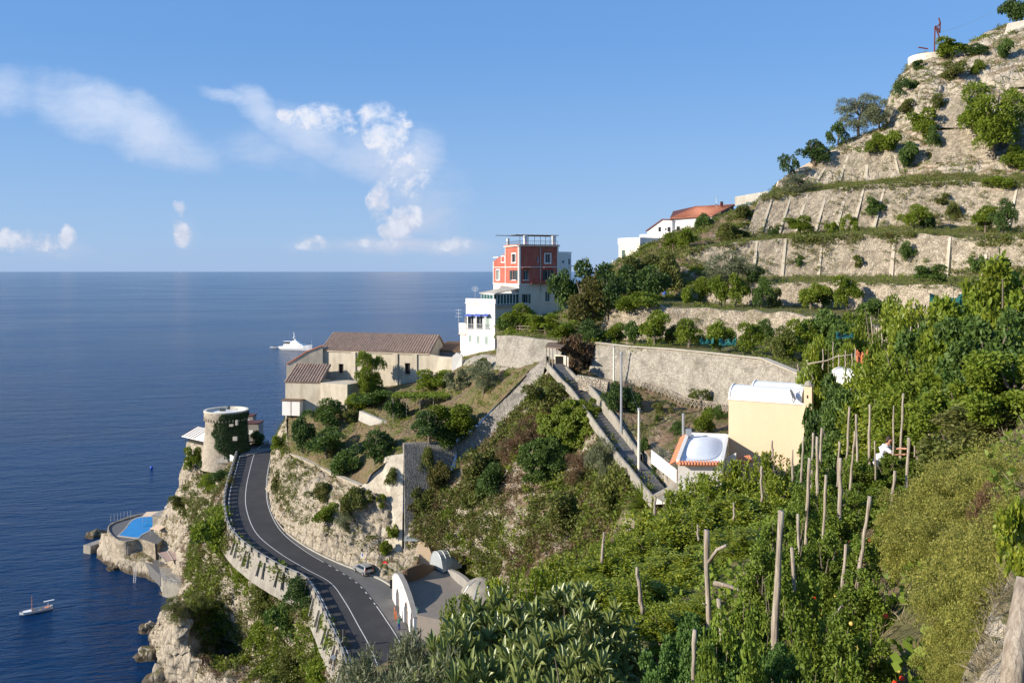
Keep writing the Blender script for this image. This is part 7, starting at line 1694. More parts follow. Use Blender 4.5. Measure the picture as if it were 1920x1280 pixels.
# pergola over the lane gate
pg = thing('lane_pergola', 'wooden pergola roof on thin poles at the top of the stepped lane', 'pergola', P(1040,690,137))
q = MB(); a, b = P(1022,651,135), P(1052,654,133); c, d_ = P(1066,643,141), P(1028,643,143)
q.add([a, b, c, d_, a+(0,0,.15), b+(0,0,.15), c+(0,0,.15), d_+(0,0,.15)], [(3,2,1,0),(4,5,6,7),(0,1,5,4),(1,2,6,5),(2,3,7,6),(3,0,4,7)]); q.build('roof_mat', 'brown_wood', pg)
for x, y0, y1, dd in ((1024,651,690,135.5),(1030,651,697,134),(1036,652,700,133),(1044,648,684,138)): q = MB(); q.tube([P(x, y1, dd), P(x, y0, dd)], .09, 6); q.build('post', 'pole_wood', pg)
plane_wall('gate_wall', 'short rendered wall with a dark doorway at the head of the lane', [P(1040,692,138), P(1040,664,138), P(1066,668,136.5), P(1066,696,136.5)], 'cream_wall', .4)
q = MB(); p = P(1050,680,137.2); q.box(p, (1.5, .3, 2.1)); tag(q.build('doorway', 'dark_void'), 'dark doorway under the lane pergola', 'doorway')
retaining('planter_wall', 'low dry-stone wall right of the lane head', [(1085,722,127),(1110,728,126),(1135,736,125)], [(1082,703,128),(1110,708,127),(1140,716,126)], 'wall_stone', n=8, m=3)
# rustic railing with crossed branches
pts = []
for x, y in ((1108,722),(1135,728),(1165,730),(1190,728),(1222,735),(1250,745),(1272,757),(1300,765),(1330,770),(1362,775)):
    p, n_ = hit(x, y)
    if p is not None: pts.append(p)
pts = [p for p in pts if 95 < p[1] < 140]
rr_ = thing('rustic_railing', 'rustic railing of crossed branches below the big pale wall', 'railing', pts[0])
qq = cr(np.array(pts)[:, None, :], 34)[:, 0]; q = MB()
for k, p in enumerate(qq):
    q.beam(p-(0, 0, .2), p+(0, 0, 1.35), .11)
    if k+1 < len(qq):
        n2 = qq[k+1]; q.beam(p+(0, 0, 1.25), n2+(0, 0, 1.25), .09); q.beam(p+(0, 0, .15), n2+(0, 0, 1.2), .07); q.beam(p+(0, 0, 1.2), n2+(0, 0, .15), .07)
q.build('crossed_branches', 'pole_wood', rr_)
# garden bits
def pole_fence(nm, lb, p0, p1, n, h):
    t_ = thing(nm, lb, 'trellis', p0); q = MB()
    for k in range(n): a = p0+(p1-p0)*k/(n-1); q.beam(a-(0, 0, .2), a+(0, 0, h), .09)
    q.beam(p0+(0, 0, h), p1+(0, 0, h), .07); q.beam(p0+(0, 0, h*.5), p1+(0, 0, h*.5), .06); q.build('poles', 'pole_wood', t_)
vp = thing('vine_pergola', 'leafy vine spread over a low pole pergola in the old garden', 'pergola', P(800,760,160))
pc0 = hit(790,765)[0]; 
if pc0 is None: pc0 = P(790,765,160)
for dx in (-5, -2.5, 0, 2.5, 5):
    for dy in (-2.5, 2.5):
        q = MB(); zz = drop(pc0[0]+dx, pc0[1]+dy) or pc0[2]; q.beam((pc0[0]+dx, pc0[1]+dy, zz-.2), (pc0[0]+dx, pc0[1]+dy, pc0[2]+2.3), .11); q.build('post', 'pole_wood', vp)
q = MB()
for dy in (-2.5, 0, 2.5): q.beam(pc0+(-5.3, dy, 2.3), pc0+(5.3, dy, 2.3), .08)
for dx in np.arange(-5, 5.1, 1.25): q.beam(pc0+(dx, -3, 2.38), pc0+(dx, 3, 2.38), .07)
q.build('lattice', 'pole_wood', vp)
n = 5200; c = pc0+np.stack([rng.uniform(-5.4, 5.4, n), rng.uniform(-3, 3, n), 2.5+rng.normal(0, .16, n)], 1); V, Q = leafquads(c, rng.uniform(.22, .4, n), np.tile((0, -.3, 1.), (n, 1)), .6); link(fast_mesh('vine', V, Q), 'vine_leaves', 'leaf_bright', vp)
pole_fence('trellis_fence', 'thin pole fence in the old garden left of the stepped wall', P(845,765,157), P(880,742,158), 8, 1.3)
pole_fence('trellis_fence', 'horizontal rail fence in the bushes below the red house', P(968,622,166), P(1035,626,160), 7, 1.2)
retaining('short_wall', 'short pale wall stepping down through the soil terrace', [(672,782,166),(700,795,163),(738,812,160)], [(674,770,166.5),(702,782,163.5),(737,797,160.5)], 'concrete_light', n=8, m=2, rough=.05)
# nets
flat('net_green', (.008,.09,.075), .8, 0, .3, 3); flat('net_orange', (.62,.20,.08), .8, 0, .3, 3)
def net(lb, x0, x1, y0, y1, d, mat='net_green', sag=.25):
    n = 14; rows = []
    for j in range(6):
        f = j/5; rows.append([P(x0+(x1-x0)*k/(n-1), y0+(y1-y0)*f+(y1-y0)*sag*math.sin(math.pi*k/(n-1))*(1-f)+random.uniform(-1.6, 1.6)-3*math.sin(k*1.1)*(1-f), d-f*1.6+random.uniform(-.35, .35)) for k in range(n)])
    mb = MB(); mb.grid(np.array(rows)); G_ = np.array(rows)+(0, .06, .0); mb.grid(G_[::-1]); return tag(mb.build('garden_net', mat, smooth=True), lb, 'net')
net('dark green net hanging between the citrus trees, left one', 1312, 1338, 634, 645, 122)
net('dark green net hanging between the citrus trees, right one', 1348, 1380, 635, 647, 119)
net('green net spread over the poles below the terraces', 1744, 1806, 551, 583, 61)
net('scrap of green net in the shade left of the stake row', 1568, 1600, 624, 634, 84)
net('orange plastic net fence between the stakes', 1606, 1628, 658, 680, 77.5, 'net_orange', .1)
for x, y, lb, mt in ((1246,551,'blue plastic barrel on the upper vegetable terrace, right one','barrel_blue'),(1199,558,'blue plastic barrel at the left edge of the vegetable terrace','barrel_blue'),(1221,556,'white plastic can beside the vegetables','white_paint')):
    if 'barrel_blue' not in MAT: flat('barrel_blue', (.03,.10,.50), .5)
    p, _ = hit(x, y+6); p = P(x, y+5, 176) if p is None else p; q = MB(); q.lathe(p, [(0, 0), (.42, 0), (.46, .3), (.44, .55), (.46, .8), (.40, 1.15), (0, 1.2)], 14); tag(q.build('barrel', mt, smooth=True), lb, 'barrel')
# turret and rusty frame at the summit
tc_ = P(1752,108,236); tt = thing('round_turret', 'round pale turret wall on the rock near the summit', 'turret', tc_-(0, 0, 6))
mb = MB(); mb.lathe((tc_[0], tc_[1]+3, 0), [(5.9, tc_[2]-9), (5.3, tc_[2]-1.6), (5.15, tc_[2]-1.5), (5.15, tc_[2]+.9), (4.8, tc_[2]+.9), (4.8, tc_[2]+.2), (0, tc_[2]+.2)], 40); mb.build('turret_wall', 'upper_rock', tt)
mb = MB(); mb.lathe((tc_[0], tc_[1]+3, 0), [(5.4, tc_[2]-1.7), (5.42, tc_[2]+.95), (4.75, tc_[2]+.95), (4.75, tc_[2]+.3)], 40); mb.build('parapet_band', 'cream_wall', tt)
q = MB(); dd = 234
for a, b in (((1752,98),(1753,50)),((1754,50),(1764,78)),((1753,50),(1758,50)),((1758,50),(1763,43)),((1763,43),(1760,34)),((1763,43),(1762,62)),((1762,62),(1758,52)),((1740,92),(1722,89))): q.beam(P(*a, dd), P(*b, dd), .28)
tag(q.build('rusty_frame', 'rust'), 'rusty angular metal frame on top of the round turret', 'metal frame')
plane_wall('summit_wall', 'pale sloping wall on the summit at the right edge', [P(1788,112,232), P(1789,100,232), P(1810,94,232), P(1850,72,232), P(1885,62,232), P(1890,44,232), P(1960,30,230), P(1960,75,230), P(1885,95,231), P(1840,104,232)], 'cream_wall', .8)

# ------------------------------------------------------------ signs, traffic light
def sign_post(nm, lb, px, py, h, d, build, cat='sign'):
    p = P(px, py, d); t_ = thing(nm, lb, cat, p); q = MB(); q.tube([p-(0, 0, .3), p+(0, 0, h)], .045, 6); q.build('post', 'galvanised', t_); build(t_, p); return t_
flat('sign_red', (.55,.02,.025), .4); flat('sign_blue', (.03,.08,.40), .4); flat('sign_black', (.02,.02,.02), .5)
def b_info(t_, p):
    q = MB(); q.box(p+(0, -.06, 2.7), (.75, .05, .45)); q.build('upper_plate', 'sign_black', t_); q = MB(); q.box(p+(0, -.06, 2.35), (.7, .05, .2)); q.build('white_plate', 'white_paint', t_)
    q = MB(); q.box(p+(0, -.06, 1.75), (.75, .05, .9)); o = q.build('lower_plate', 'white_paint', t_); q = MB(); q.box(p+(0, -.095, 1.95), (.4, .03, .4)); q.build('blue_symbol', 'sign_blue', o)
sign_post('road_sign', 'tall white and black notice sign behind the parked car', 681, 1062, 3.0, 138.6, b_info)
def disc(c, nrm, r, th, n=20):
    nrm = np.array(nrm, float); nrm /= np.linalg.norm(nrm); e = np.cross(nrm, (0, 0, 1.)); e /= np.linalg.norm(e); g = np.cross(e, nrm); mb = MB()
    pts = [c+e*r*math.cos(2*math.pi*k/n)+g*r*math.sin(2*math.pi*k/n) for k in range(n)]; mb.extrude(pts, nrm*th); return mb
def b_no(t_, p):
    nr = np.array((-.15, -1, .1)); c = p+(0, -.08, 2.3); disc(c, nr, .42, .03).build('red_disc', 'sign_red', t_); q = MB(); q.box(c+nr*.05, (.6, .03, .13)); q.build('white_bar', 'white_paint', t_)
sign_post('no_entry_sign', 'round red no-entry sign with a white bar in front of the rock wall', 722, 1083, 2.7, 136.2, b_no)
def b_tl(t_, p):
    q = MB(); q.box(p+(0, 0, 2.7), (.38, .35, 1.25)); o = q.build('signal_head', 'sign_black', t_)
    for k in range(3): disc(p+(-.2, -.02, 3.1-k*.4), (-1, -.2, 0), .13, .05, 12).build('lens', 'glass_dark', o)
sign_post('traffic_light', 'black traffic light hanging at the left corner of the white gallery', 734, 1128, 3.3, 127.6, b_tl, 'traffic light')
def b_rear(t_, p):
    q = MB(); q.box(p+(0, 0, 2.5), (.75, .06, .95)); q.build('plate', 'sign_black', t_)
sign_post('road_sign', 'dark rectangular sign seen from behind at the lower end of the parapet', 643, 1222, 3.0, 112, b_rear)
sign_post('road_sign', 'grey sign post at the bottom end of the parapet', 625, 1262, 2.2, 108, lambda t_, p: disc(p+(0, -.05, 2.1), (0, -1, .1), .3, .03).build('plate', 'galvanised', t_))

# ------------------------------------------------------------ parked car
flat('car_silver', (.46,.47,.47), .3, .55, .03); flat('tyre', (.02,.02,.02), .85); flat('rim', (.45,.45,.46), .35, .7); flat('lamp_red', (.45,.01,.01), .25); flat('lamp_clear', (.7,.7,.68), .15); flat('car_trim', (.03,.03,.032), .6)
cp = PZ(681,1073,26.15); ca = thing('parked_car', 'small silver hatchback parked at the roadside against the rock', 'car', cp, absolute=False); ca.rotation_euler = (0, 0, math.atan2(.76, -.66)); ca.location = tuple(cp)
def car_part(nm, mb, mt, par=None, sm=False):
    me = bpy.data.meshes.new(nm); me.from_pydata(np.vstack(mb.v).tolist(), [], mb.f); me.materials.append(MAT[mt]); o = bpy.data.objects.new(nm, me); col.objects.link(o); o.parent = par or ca
    if sm: me.polygons.foreach_set('use_smooth', [True]*len(me.polygons))
    return o
prof = [(-1.85,.35),(-1.88,.62),(-1.82,.92),(-1.60,1.36),(-1.35,1.46),(-.2,1.50),(.35,1.42),(1.05,1.0),(1.55,.90),(1.83,.74),(1.88,.45),(1.84,.28)]
wid = [.74,.80,.80,.62,.58,.59,.60,.78,.76,.68,.70,.70]
mb = MB(); L_ = [(x, -w, z) for (x, z), w in zip(prof, wid)]; R_ = [(x, w, z) for (x, z), w in zip(prof, wid)]
belt = [(-1.83,-.81,.9),(-.9,-.83,.93),(.2,-.83,.93),(1.05,-.8,.95)]
mb.add(L_+R_, [(i, i+1, 13+i, 12+i) for i in range(11)]+[(11, 0, 12, 23)]); n = 12
sill_ = [(-1.84,.25),(1.84,.25)]
for sg in (-1, 1):
    low_ = [(-1.86, sg*.74, .28), (-1.86, sg*.82, .6), (-1.82, sg*.81, .92), (1.05, sg*.80, .97), (1.56, sg*.77, .9), (1.84, sg*.70, .74), (1.88, sg*.72, .45), (1.84, sg*.72, .28)]
    mb.add(low_, [tuple(range(8)) if sg < 0 else tuple(range(8))[::-1]])
    gh = [(-1.82, sg*.80, .92), (-1.60, sg*.62, 1.36), (-1.35, sg*.58, 1.46), (-.2, sg*.59, 1.50), (.35, sg*.60, 1.42), (1.05, sg*.78, 1.0)]
    mb.add(gh, [tuple(range(6)) if sg < 0 else tuple(range(6))[::-1]])
car_part('body', mb, 'car_silver')
for sg in (-1, 1):
    for x0, x1, t0, t1 in ((-1.45, -.5, -1.32, -.42), (-.42, .75, -.34, .30)):
        q = MB(); y0, y1 = sg*.805, sg*.635; q.extrude([(x0, y0, .99), (x1, y0, .99), (t1, y1, 1.38), (t0, y1, 1.38)], (0, sg*.02, 0)); car_part('side_window', q, 'glass_dark')
q = MB(); q.extrude([(-1.80,-.66,1.0),(-1.80,.66,1.0),(-1.63,.52,1.34),(-1.63,-.52,1.34)], (-.03,0,.01)); car_part('rear_window', q, 'glass_dark')
q = MB(); q.extrude([(1.0,-.68,1.05),(1.0,.68,1.05),(.42,.54,1.41),(.42,-.54,1.41)], (.02,0,.03)); car_part('windscreen', q, 'glass_dark')
for sg in (-1, 1):
    q = MB(); q.box((-1.84, sg*.66, .98), (.1, .14, .34)); car_part('tail_light', q, 'lamp_red'); q = MB(); q.box((1.80, sg*.55, .68), (.12, .26, .15)); car_part('headlight', q, 'lamp_clear')
    q = MB(); q.box((.75, sg*.9, 1.02), (.14, .16, .12)); car_part('mirror', q, 'car_silver')
    for x in (-1.2, 1.2):
        q = MB(); pts = [(.30*math.cos(a), 0, .30*math.sin(a)) for a in np.linspace(0, 2*math.pi, 17)[:-1]]; q.extrude([(x+p[0], sg*.66, .30+p[2]) for p in pts], (0, sg*.18, 0)); w = car_part('wheel', q, 'tyre')
        q = MB(); q.extrude([(x+p[0]*.65, sg*.845, .30+p[2]*.65) for p in pts], (0, sg*.012, 0)); car_part('rim', q, 'rim', w)
q = MB(); q.box((-1.86, 0, .45), (.12, 1.5, .22)); car_part('rear_bumper', q, 'car_trim'); q = MB(); q.box((-1.90, 0, .72), (.03, .5, .12)); car_part('number_plate', q, 'white_paint'); q = MB(); q.box((1.86, 0, .42), (.1, 1.45, .2)); car_part('front_bumper', q, 'car_trim')

# ------------------------------------------------------------ scooters on the forecourt
def scooter(lb, px, py, rz):
    p = PZ(px, py, 29.45); t_ = thing('scooter', lb, 'scooter', p, 'scooters parked by the tower', absolute=False); t_.rotation_euler = (0, 0, rz)
    def part(nm, mb, mt): me = bpy.data.meshes.new(nm); me.from_pydata(np.vstack(mb.v).tolist(), [], mb.f); me.materials.append(MAT[mt]); o = bpy.data.objects.new(nm, me); col.objects.link(o); o.parent = t_
    for x in (-.6, .62): q = MB(); q.extrude([(x+.24*math.cos(a), -.06, .24+.24*math.sin(a)) for a in np.linspace(0, 6.28, 15)[:-1]], (0, .12, 0)); part('wheel', q, 'tyre')
    q = MB(); q.box((-.4, 0, .5), (.8, .3, .35), taper=.7); q.box((.1, 0, .3), (.6, .3, .08)); q.beam((.4, 0, .3), (.5, 0, .9), .3, .12); part('body', q, 'white_paint')
    q = MB(); q.box((-.4, 0, .74), (.7, .28, .1)); part('seat', q, 'car_trim'); q = MB(); q.beam((.62, 0, .25), (.48, 0, 1.0), .06); q.beam((.48, -.3, 1.02), (.48, .3, 1.02), .05); part('handlebar', q, 'car_trim')
scooter('white scooter parked beside the round tower, left one', 455, 838, R(60)); scooter('white scooter parked beside the round tower, right one', 461, 836, R(75))
q = MB(); p = PZ(508,832,29.5); q.box(p+(0,0,.5), (.9,.5,1.0)); tag(q.build('roadside_cabinet', 'white_paint'), 'small white cabinet at the far end of the road', 'cabinet')

# ------------------------------------------------------------ boats
def yacht():
    p = P(555,655,0)*0+PZ(555,656,0); t_ = thing('motor_yacht', 'large white motor yacht anchored off the headland', 'yacht', p, absolute=False); t_.rotation_euler = (0, 0, R(-20))
    def part(nm, mb, mt, par=None, sm=False):
        me = bpy.data.meshes.new(nm); me.from_pydata(np.vstack(mb.v).tolist(), [], mb.f); me.materials.append(MAT[mt]); o = bpy.data.objects.new(nm, me); col.objects.link(o); o.parent = par or t_
        if sm: me.polygons.foreach_set('use_smooth', [True]*len(me.polygons))
        return o
    st = [(-17.5,3.2,.9,3.2),(-12,3.7,0,3.2),(-4,3.9,0,3.3),(4,3.7,0,3.8),(10,2.9,0,4.5),(15,1.4,.3,5.2),(17.8,.1,2.0,5.6)]
    rows = [[(x, -w, top), (x, -w*.92, (top+bt)*.45), (x, -w*.6, bt-.4), (x, w*.6, bt-.4), (x, w*.92, (top+bt)*.45), (x, w, top)] for x, w, bt, top in st]
    mb = MB(); mb.grid(np.array(rows)); mb.add([rows[0][i] for i in range(6)], [tuple(range(6))]); part('hull', mb, 'white_paint')
    mb = MB(); mb.add([(x, -w, top-.15) for x, w, b, top in st]+[(x, w, top-.15) for x, w, b, top in st][::-1], [tuple(range(14))]); part('deck', mb, 'cream_wall')
    def cabin(nm, x0, x1, w, z0, z1, sl): q = MB(); q.add([(x0,-w,z0),(x1,-w,z0),(x1,w,z0),(x0,w,z0),(x0+.3,-w*.9,z1),(x1-sl,-w*.9,z1),(x1-sl,w*.9,z1),(x0+.3,w*.9,z1)], [(0,1,5,4),(1,2,6,5),(2,3,7,6),(3,0,4,7),(4,5,6,7)]); return part(nm, q, 'white_paint')
    a = cabin('main_cabin', -12, 10.5, 3.2, 3.1, 5.6, 2.5); b = cabin('upper_cabin', -5, 6.5, 2.6, 5.6, 7.7, 2.6); c = cabin('flybridge', -3, 2.5, 1.9, 7.7, 8.9, 1.2)
    q = MB(); q.box((-8.5, 0, 8.0), (9, 5.2, .2)); part('sun_awning', q, 'white_paint')
    for i, x in enumerate(np.arange(-10.5, 7, 1.9)): q = MB(); q.box((x, 0, 4.5), (1.0, 6.28, .65)); part('window', q, 'glass_dark', a)
    q = MB(); q.box((3.6, 0, 6.9), (2.2, 4.9, .7)); part('bridge_window', q, 'glass_dark', b)
    q = MB(); q.box((-8.3, 0, 6.4), (7, 4.4, 1.2)); part('aft_deck_shade', q, 'car_trim', b)  # dark box painted in for the shade below the sun awning
    q = MB(); q.tube([(-.5, 0, 8.9), (-1.6, 0, 12.0), (-2.3, 0, 16.5)], [.8, .45, .35], 8); q.beam((-1.4, -2, 11), (-1.4, 2, 11), .3); part('mast', q, 'white_paint')
    for y in (-1.3, 1.3): q = MB(); q.lathe((-1.4, y, 11), [(.0, 0), (.7, .2), (.8, .8), (.5, 1.4), (0, 1.6)], 12); part('radar_dome', q, 'white_paint', None, True)
    q = MB(); q.tube([(17.2, 0, 5.5), (17.2, 0, 9.5)], .08, 5); part('bow_staff', q, 'white_paint')
    return p
yp = yacht()
td = thing('tender', 'small grey tender boat trailing behind the white yacht', 'boat', PZ(514,652,0), absolute=False); td.rotation_euler = (0, 0, R(-14))
mb = MB(); rows = [[(x, -w, 1.0), (x, -w*.6, .1), (x, w*.6, .1), (x, w, 1.0)] for x, w in ((-4,1.3),(0,1.4),(3,1.1),(4.6,.1))]; mb.grid(np.array(rows)); mb.add([r[0] for r in rows]+[r[3] for r in rows][::-1], [tuple(range(8))])
me = bpy.data.meshes.new('hull'); me.from_pydata(np.vstack(mb.v).tolist(), [], mb.f); me.materials.append(MAT['white_paint']); o = bpy.data.objects.new('hull', me); col.objects.link(o); o.parent = td
q = MB(); q.box((.3, 0, 1.3), (2.2, 1.2, .7)); me = bpy.data.meshes.new('console'); me.from_pydata(np.vstack(q.v).tolist(), [], q.f); me.materials.append(MAT['car_trim']); o = bpy.data.objects.new('console', me); col.objects.link(o); o.parent = td
def rowboat():
    p = PZ(68,1147,0); t_ = thing('wooden_boat', 'small white wooden boat with a bare mast and a raised tiller board, near the cove', 'boat', p, absolute=False); t_.rotation_euler = (0, 0, R(38)); t_.scale = (.95,)*3
    def part(nm, mb, mt, par=None): me = bpy.data.meshes.new(nm); me.from_pydata(np.vstack(mb.v).tolist(), [], mb.f); me.materials.append(MAT[mt]); o = bpy.data.objects.new(nm, me); col.objects.link(o); o.parent = par or t_; return o
    st = [(-3.4,.12,.85),(-2.6,.75,.68),(-1.2,1.1,.58),(.4,1.15,.56),(1.9,.95,.62),(2.9,.5,.75),(3.4,.05,.95)]
    rows = [[(x, -w, t), (x, -w*.85, t*.4), (x, -w*.3, -.25), (x, w*.3, -.25), (x, w*.85, t*.4), (x, w, t)] for x, w, t in st]; mb = MB(); mb.grid(np.array(rows)); h = part('hull', mb, 'white_paint')
    rows = [[(x, -w*1.03, t-.02), (x, -w*1.03, t+.07), (x, -w*.86, t+.07), (x, -w*.86, t-.05)] for x, w, t in st]; mb = MB(); mb.grid(np.array(rows)); rows = [[(x, w*1.03, t-.02), (x, w*1.03, t+.07), (x, w*.86, t+.07), (x, w*.86, t-.05)] for x, w, t in st]; mb.grid(np.array(rows)); part('gunwale', mb, 'galvanised', h)
    q = MB(); q.add([(x, -w*.9, .25) for x, w, t in st]+[(x, w*.9, .25) for x, w, t in st][::-1], [tuple(range(14))]); part('floor_boards', q, 'galvanised')
    q = MB(); q.box((-1.9, 0, .62), (1.9, 1.3, .12)); part('foredeck', q, 'white_paint')
    for x in (-.4, 1.0): q = MB(); q.box((x, 0, .5), (.3, 2.0, .06)); part('thwart', q, 'brown_wood')
    q = MB(); q.box((2.3, 0, .6), (1.0, .9, .2)); part('stern_seat', q, 'tile_orange')
    q = MB(); q.tube([(-.9, 0, .2), (-.9, 0, 3.9)], [.07, .05], 6); part('mast', q, 'tile_orange')
    q = MB(); q.tube([(2.4, 0, .5), (2.4, 0, 1.9)], .04, 5); q.box((2.6, 0, 2.0), (2.1, .45, .12)); part('furled_awning', q, 'white_paint')
rowboat()
q = MB(); q.lathe(PZ(284,878,0), [(0, -.2), (.5, 0), (.55, .5), (.3, .9), (0, 1)], 12); tag(q.build('buoy', 'barrel_blue', smooth=True), 'small blue buoy floating left of the round tower', 'buoy')

# ------------------------------------------------------------ people
flat('skin', (.50,.25,.16), .55); flat('hair_dark', (.035,.020,.014), .8); flat('shirt_white', (.74,.75,.78), .85, 0, .06, 8); flat('trousers_dark', (.03,.035,.05), .85); flat('vest_green', (.03,.22,.13), .8); flat('trousers_blue', (.04,.05,.22), .8); flat('clothes_black', (.02,.02,.022), .8)
def skinned(nm, joints, edges, mt, parent, root=0, sub=2):
    me = bpy.data.meshes.new(nm); me.from_pydata([j[:3] for j in joints], edges, []); me.materials.append(MAT[mt]); o = bpy.data.objects.new(nm, me); col.objects.link(o); o.parent = parent
    md = o.modifiers.new('skin', 'SKIN'); md.use_smooth_shade = True
    lay = me.skin_vertices[0] if me.skin_vertices else None
    if lay is None:
        me.attributes  # layer is created by the modifier operator only when missing
    if me.skin_vertices:
        for v, j in zip(me.skin_vertices[0].data, joints): r_ = j[3] if hasattr(j[3], '__len__') else (j[3], j[3]); v.radius = r_; v.use_root = False
        me.skin_vertices[0].data[root].use_root = True
    s_ = o.modifiers.new('sub', 'SUBSURF'); s_.levels = 1; s_.render_levels = sub; return o
def tubes_body(nm, chains, mt, parent, n=10):
    """continuous limbs: overlapping tapered rings merged by a voxel remesh"""
    mb = MB()
    for ch in chains:
        pts = [np.array(j[:3], float) for j in ch]; rad = [j[3] for j in ch]; mb.tube(pts, rad, n)
        for j in (ch[0], ch[-1]): r_ = j[3]; mb.lathe(j[:3], [(0.001, -r_), (r_*.7, -r_*.7), (r_, 0), (r_*.7, r_*.7), (0.001, r_)], 10)
    me = bpy.data.meshes.new(nm); me.from_pydata(np.vstack(mb.v).tolist(), [], mb.f); me.materials.append(MAT[mt]); o = bpy.data.objects.new(nm, me); col.objects.link(o); o.parent = parent
    rm = o.modifiers.new('remesh', 'REMESH'); rm.mode = 'VOXEL'; rm.voxel_size = .014; rm.use_smooth_shade = True
    sm = o.modifiers.new('smooth', 'SMOOTH'); sm.factor = .5; sm.iterations = 3; return o
def hand(w, dirv, side, curl=.35):
    w = np.array(w); d_ = np.array(dirv, float); d_ /= np.linalg.norm(d_); s_ = np.array(side, float); s_ /= np.linalg.norm(s_); dn = np.cross(d_, s_); ch = [[(*w, .03), (*(w+d_*.05), .036), (*(w+d_*.085), .034)]]
    for k, l in enumerate((.065, .08, .075, .058)):
        b_ = w+d_*.085+s_*(k-1.5)*.021; m_ = b_+d_*l*.55+dn*l*.1*curl; e = m_+d_*l*.45+dn*l*.5*curl; ch.append([(*b_, .0105), (*m_, .0095), (*e, .008)])
    t0 = w+d_*.03-s_*.032; ch.append([(*t0, .014), (*(t0-s_*.028+d_*.028), .011), (*(t0-s_*.036+d_*.058), .009)]); return ch
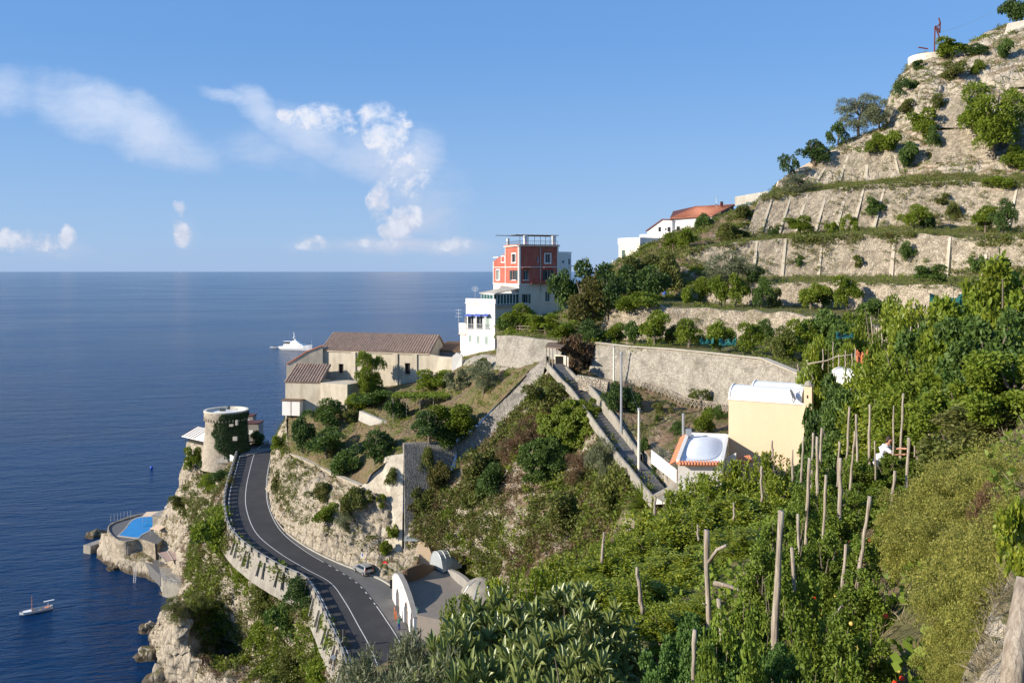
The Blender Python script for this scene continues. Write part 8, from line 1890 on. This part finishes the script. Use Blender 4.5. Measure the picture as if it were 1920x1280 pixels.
def person(lb, loc, rz, pose, top, legs, hair='hair_dark', group=None, scale=1.0):
    t_ = thing('person', lb, 'person', loc, group, absolute=False); t_.rotation_euler = (0, 0, rz); t_.scale = (scale,)*3
    if pose == 'reach':   # leaning forward (+X) with both arms stretched to the plants
        hip, chest, neck, head = (0,0,.92), (.16,0,1.30), (.27,0,1.47), (.34,0,1.60)
        sh = [(.20,.19,1.40), (.22,-.19,1.40)]; el = [(.50,.20,1.33), (.48,-.20,1.20)]; wr = [(.76,.14,1.36), (.72,-.12,1.22)]; kn = [(.10,.11,.48), (-.02,-.11,.50)]; an = [(0,.13,.08), (-.12,-.12,.08)]
    else:
        hip, chest, neck, head = (0,0,.92), (.02,0,1.32), (.03,0,1.50), (.05,0,1.63)
        sh = [(.02,.19,1.42), (.02,-.19,1.42)]; el = [(.0,.25,1.13), (.02,-.25,1.14)]; wr = [(.10,.24,.90), (.22,-.22,1.02)]; kn = [(.03,.10,.49), (.0,-.10,.49)]; an = [(0,.11,.08), (-.05,-.11,.08)]
    ch = [[(*hip,.13),((hip[0]+chest[0])/2,0,(hip[2]+chest[2])/2,.125),(*chest,.15),(*neck,.06),(*head,.075)], [(head[0],0,head[2]-.06,.07),(head[0]+.012,0,head[2]+.02,.095),(head[0]-.005,0,head[2]+.09,.07)],
          [(head[0]+.095,0,head[2]+.02,.016),(head[0]+.118,0,head[2]-.015,.018)], [(head[0],.088,head[2]+.01,.022),(head[0]-.01,.094,head[2]-.015,.016)], [(head[0],-.088,head[2]+.01,.022),(head[0]-.01,-.094,head[2]-.015,.016)]]
    for i, sg in enumerate((1, -1)):
        ch.append([(*chest,.10),(*sh[i],.065),(*el[i],.045),(*wr[i],.030)]); dv_ = np.array(wr[i])-np.array(el[i]); ch += hand(wr[i], dv_, (0, 1, .2))
        ch.append([(hip[0],sg*.08,hip[2]-.02,.11),(*kn[i],.065),(*an[i],.042)]); ch.append([(*an[i],.045),(an[i][0]+.13,an[i][1],.045,.038)])
    tubes_body('body', ch, 'skin', t_)
    tubes_body('shirt', [[(hip[0]+.01,0,hip[2]-.03,.168),((hip[0]+chest[0])/2,0,(hip[2]+chest[2])/2,.155),(chest[0],0,chest[2],.17),(neck[0]-.02,0,neck[2]-.05,.09)]]+[[(*chest,.12),(*sh[i],.085),(*(np.array(sh[i])*.45+np.array(el[i])*.55),.068)] for i in (0, 1)], top, t_)
    tubes_body('trousers', [[(hip[0],0,hip[2]+.06,.15),(hip[0],0,hip[2]-.04,.15)]]+[[(hip[0],sg*.08,hip[2]-.02,.125),(*kn[i],.082),(an[i][0],an[i][1],.13,.07)] for i, sg in enumerate((1, -1))], legs, t_)
    tubes_body('shoes', [[(*an[i],.05),(an[i][0]+.14,an[i][1],.04,.045)] for i in (0, 1)], 'car_trim', t_)
    tubes_body('hair', [[(head[0]-.035,0,head[2]+.02,.092),(head[0]-.012,0,head[2]+.085,.086)],[(head[0]-.05,0,head[2]-.03,.07),(head[0]-.04,0,head[2]+.05,.08)]], hair, t_)
    fe = MB()
    for sg in (-1, 1): fe.lathe((head[0]+.092, sg*.034, head[2]+.035), [(.001, -.01), (.012, 0), (.001, .01)], 8)
    me = bpy.data.meshes.new('eyes'); me.from_pydata(np.vstack(fe.v).tolist(), [], fe.f); me.materials.append(MAT['hair_dark']); o = bpy.data.objects.new('eyes', me); col.objects.link(o); o.parent = t_
    fe = MB(); fe.box((head[0]+.097, 0, head[2]-.045), (.012, .05, .010)); me = bpy.data.meshes.new('mouth'); me.from_pydata(np.vstack(fe.v).tolist(), [], fe.f); me.materials.append(MAT['rust']); o = bpy.data.objects.new('mouth', me); col.objects.link(o); o.parent = t_
    return t_
gx, gy = (1646-960)/FP*27.5, 27.5; gz = drop(gx, gy, 74) or 67
person('person in a white short-sleeved shirt leaning and reaching right among the tomato plants', (gx, gy, gz), R(-20), 'reach', 'shirt_white', 'trousers_dark')
wz = PZ(748,1180,24.7); person('person in a green top and blue trousers at the roadside by the gallery arch', tuple(wz), R(120), 'stand', 'vest_green', 'trousers_blue')
tz_ = P(399,848,209); person('person in black clothes standing on the stair of the round tower', tuple(tz_), R(-60), 'stand', 'clothes_black', 'clothes_black')
q = MB(); p = PZ(741,1163,24.8); q.beam(p, p+(-.1,-.2,1.9), .45, .08); q.beam(p+(.1,0,.3), p+(0,-.2,1.3), .5, .3); tag(q.build('barrier_net', 'net_orange'), 'orange safety net bundle leaning by the gallery arch', 'net')
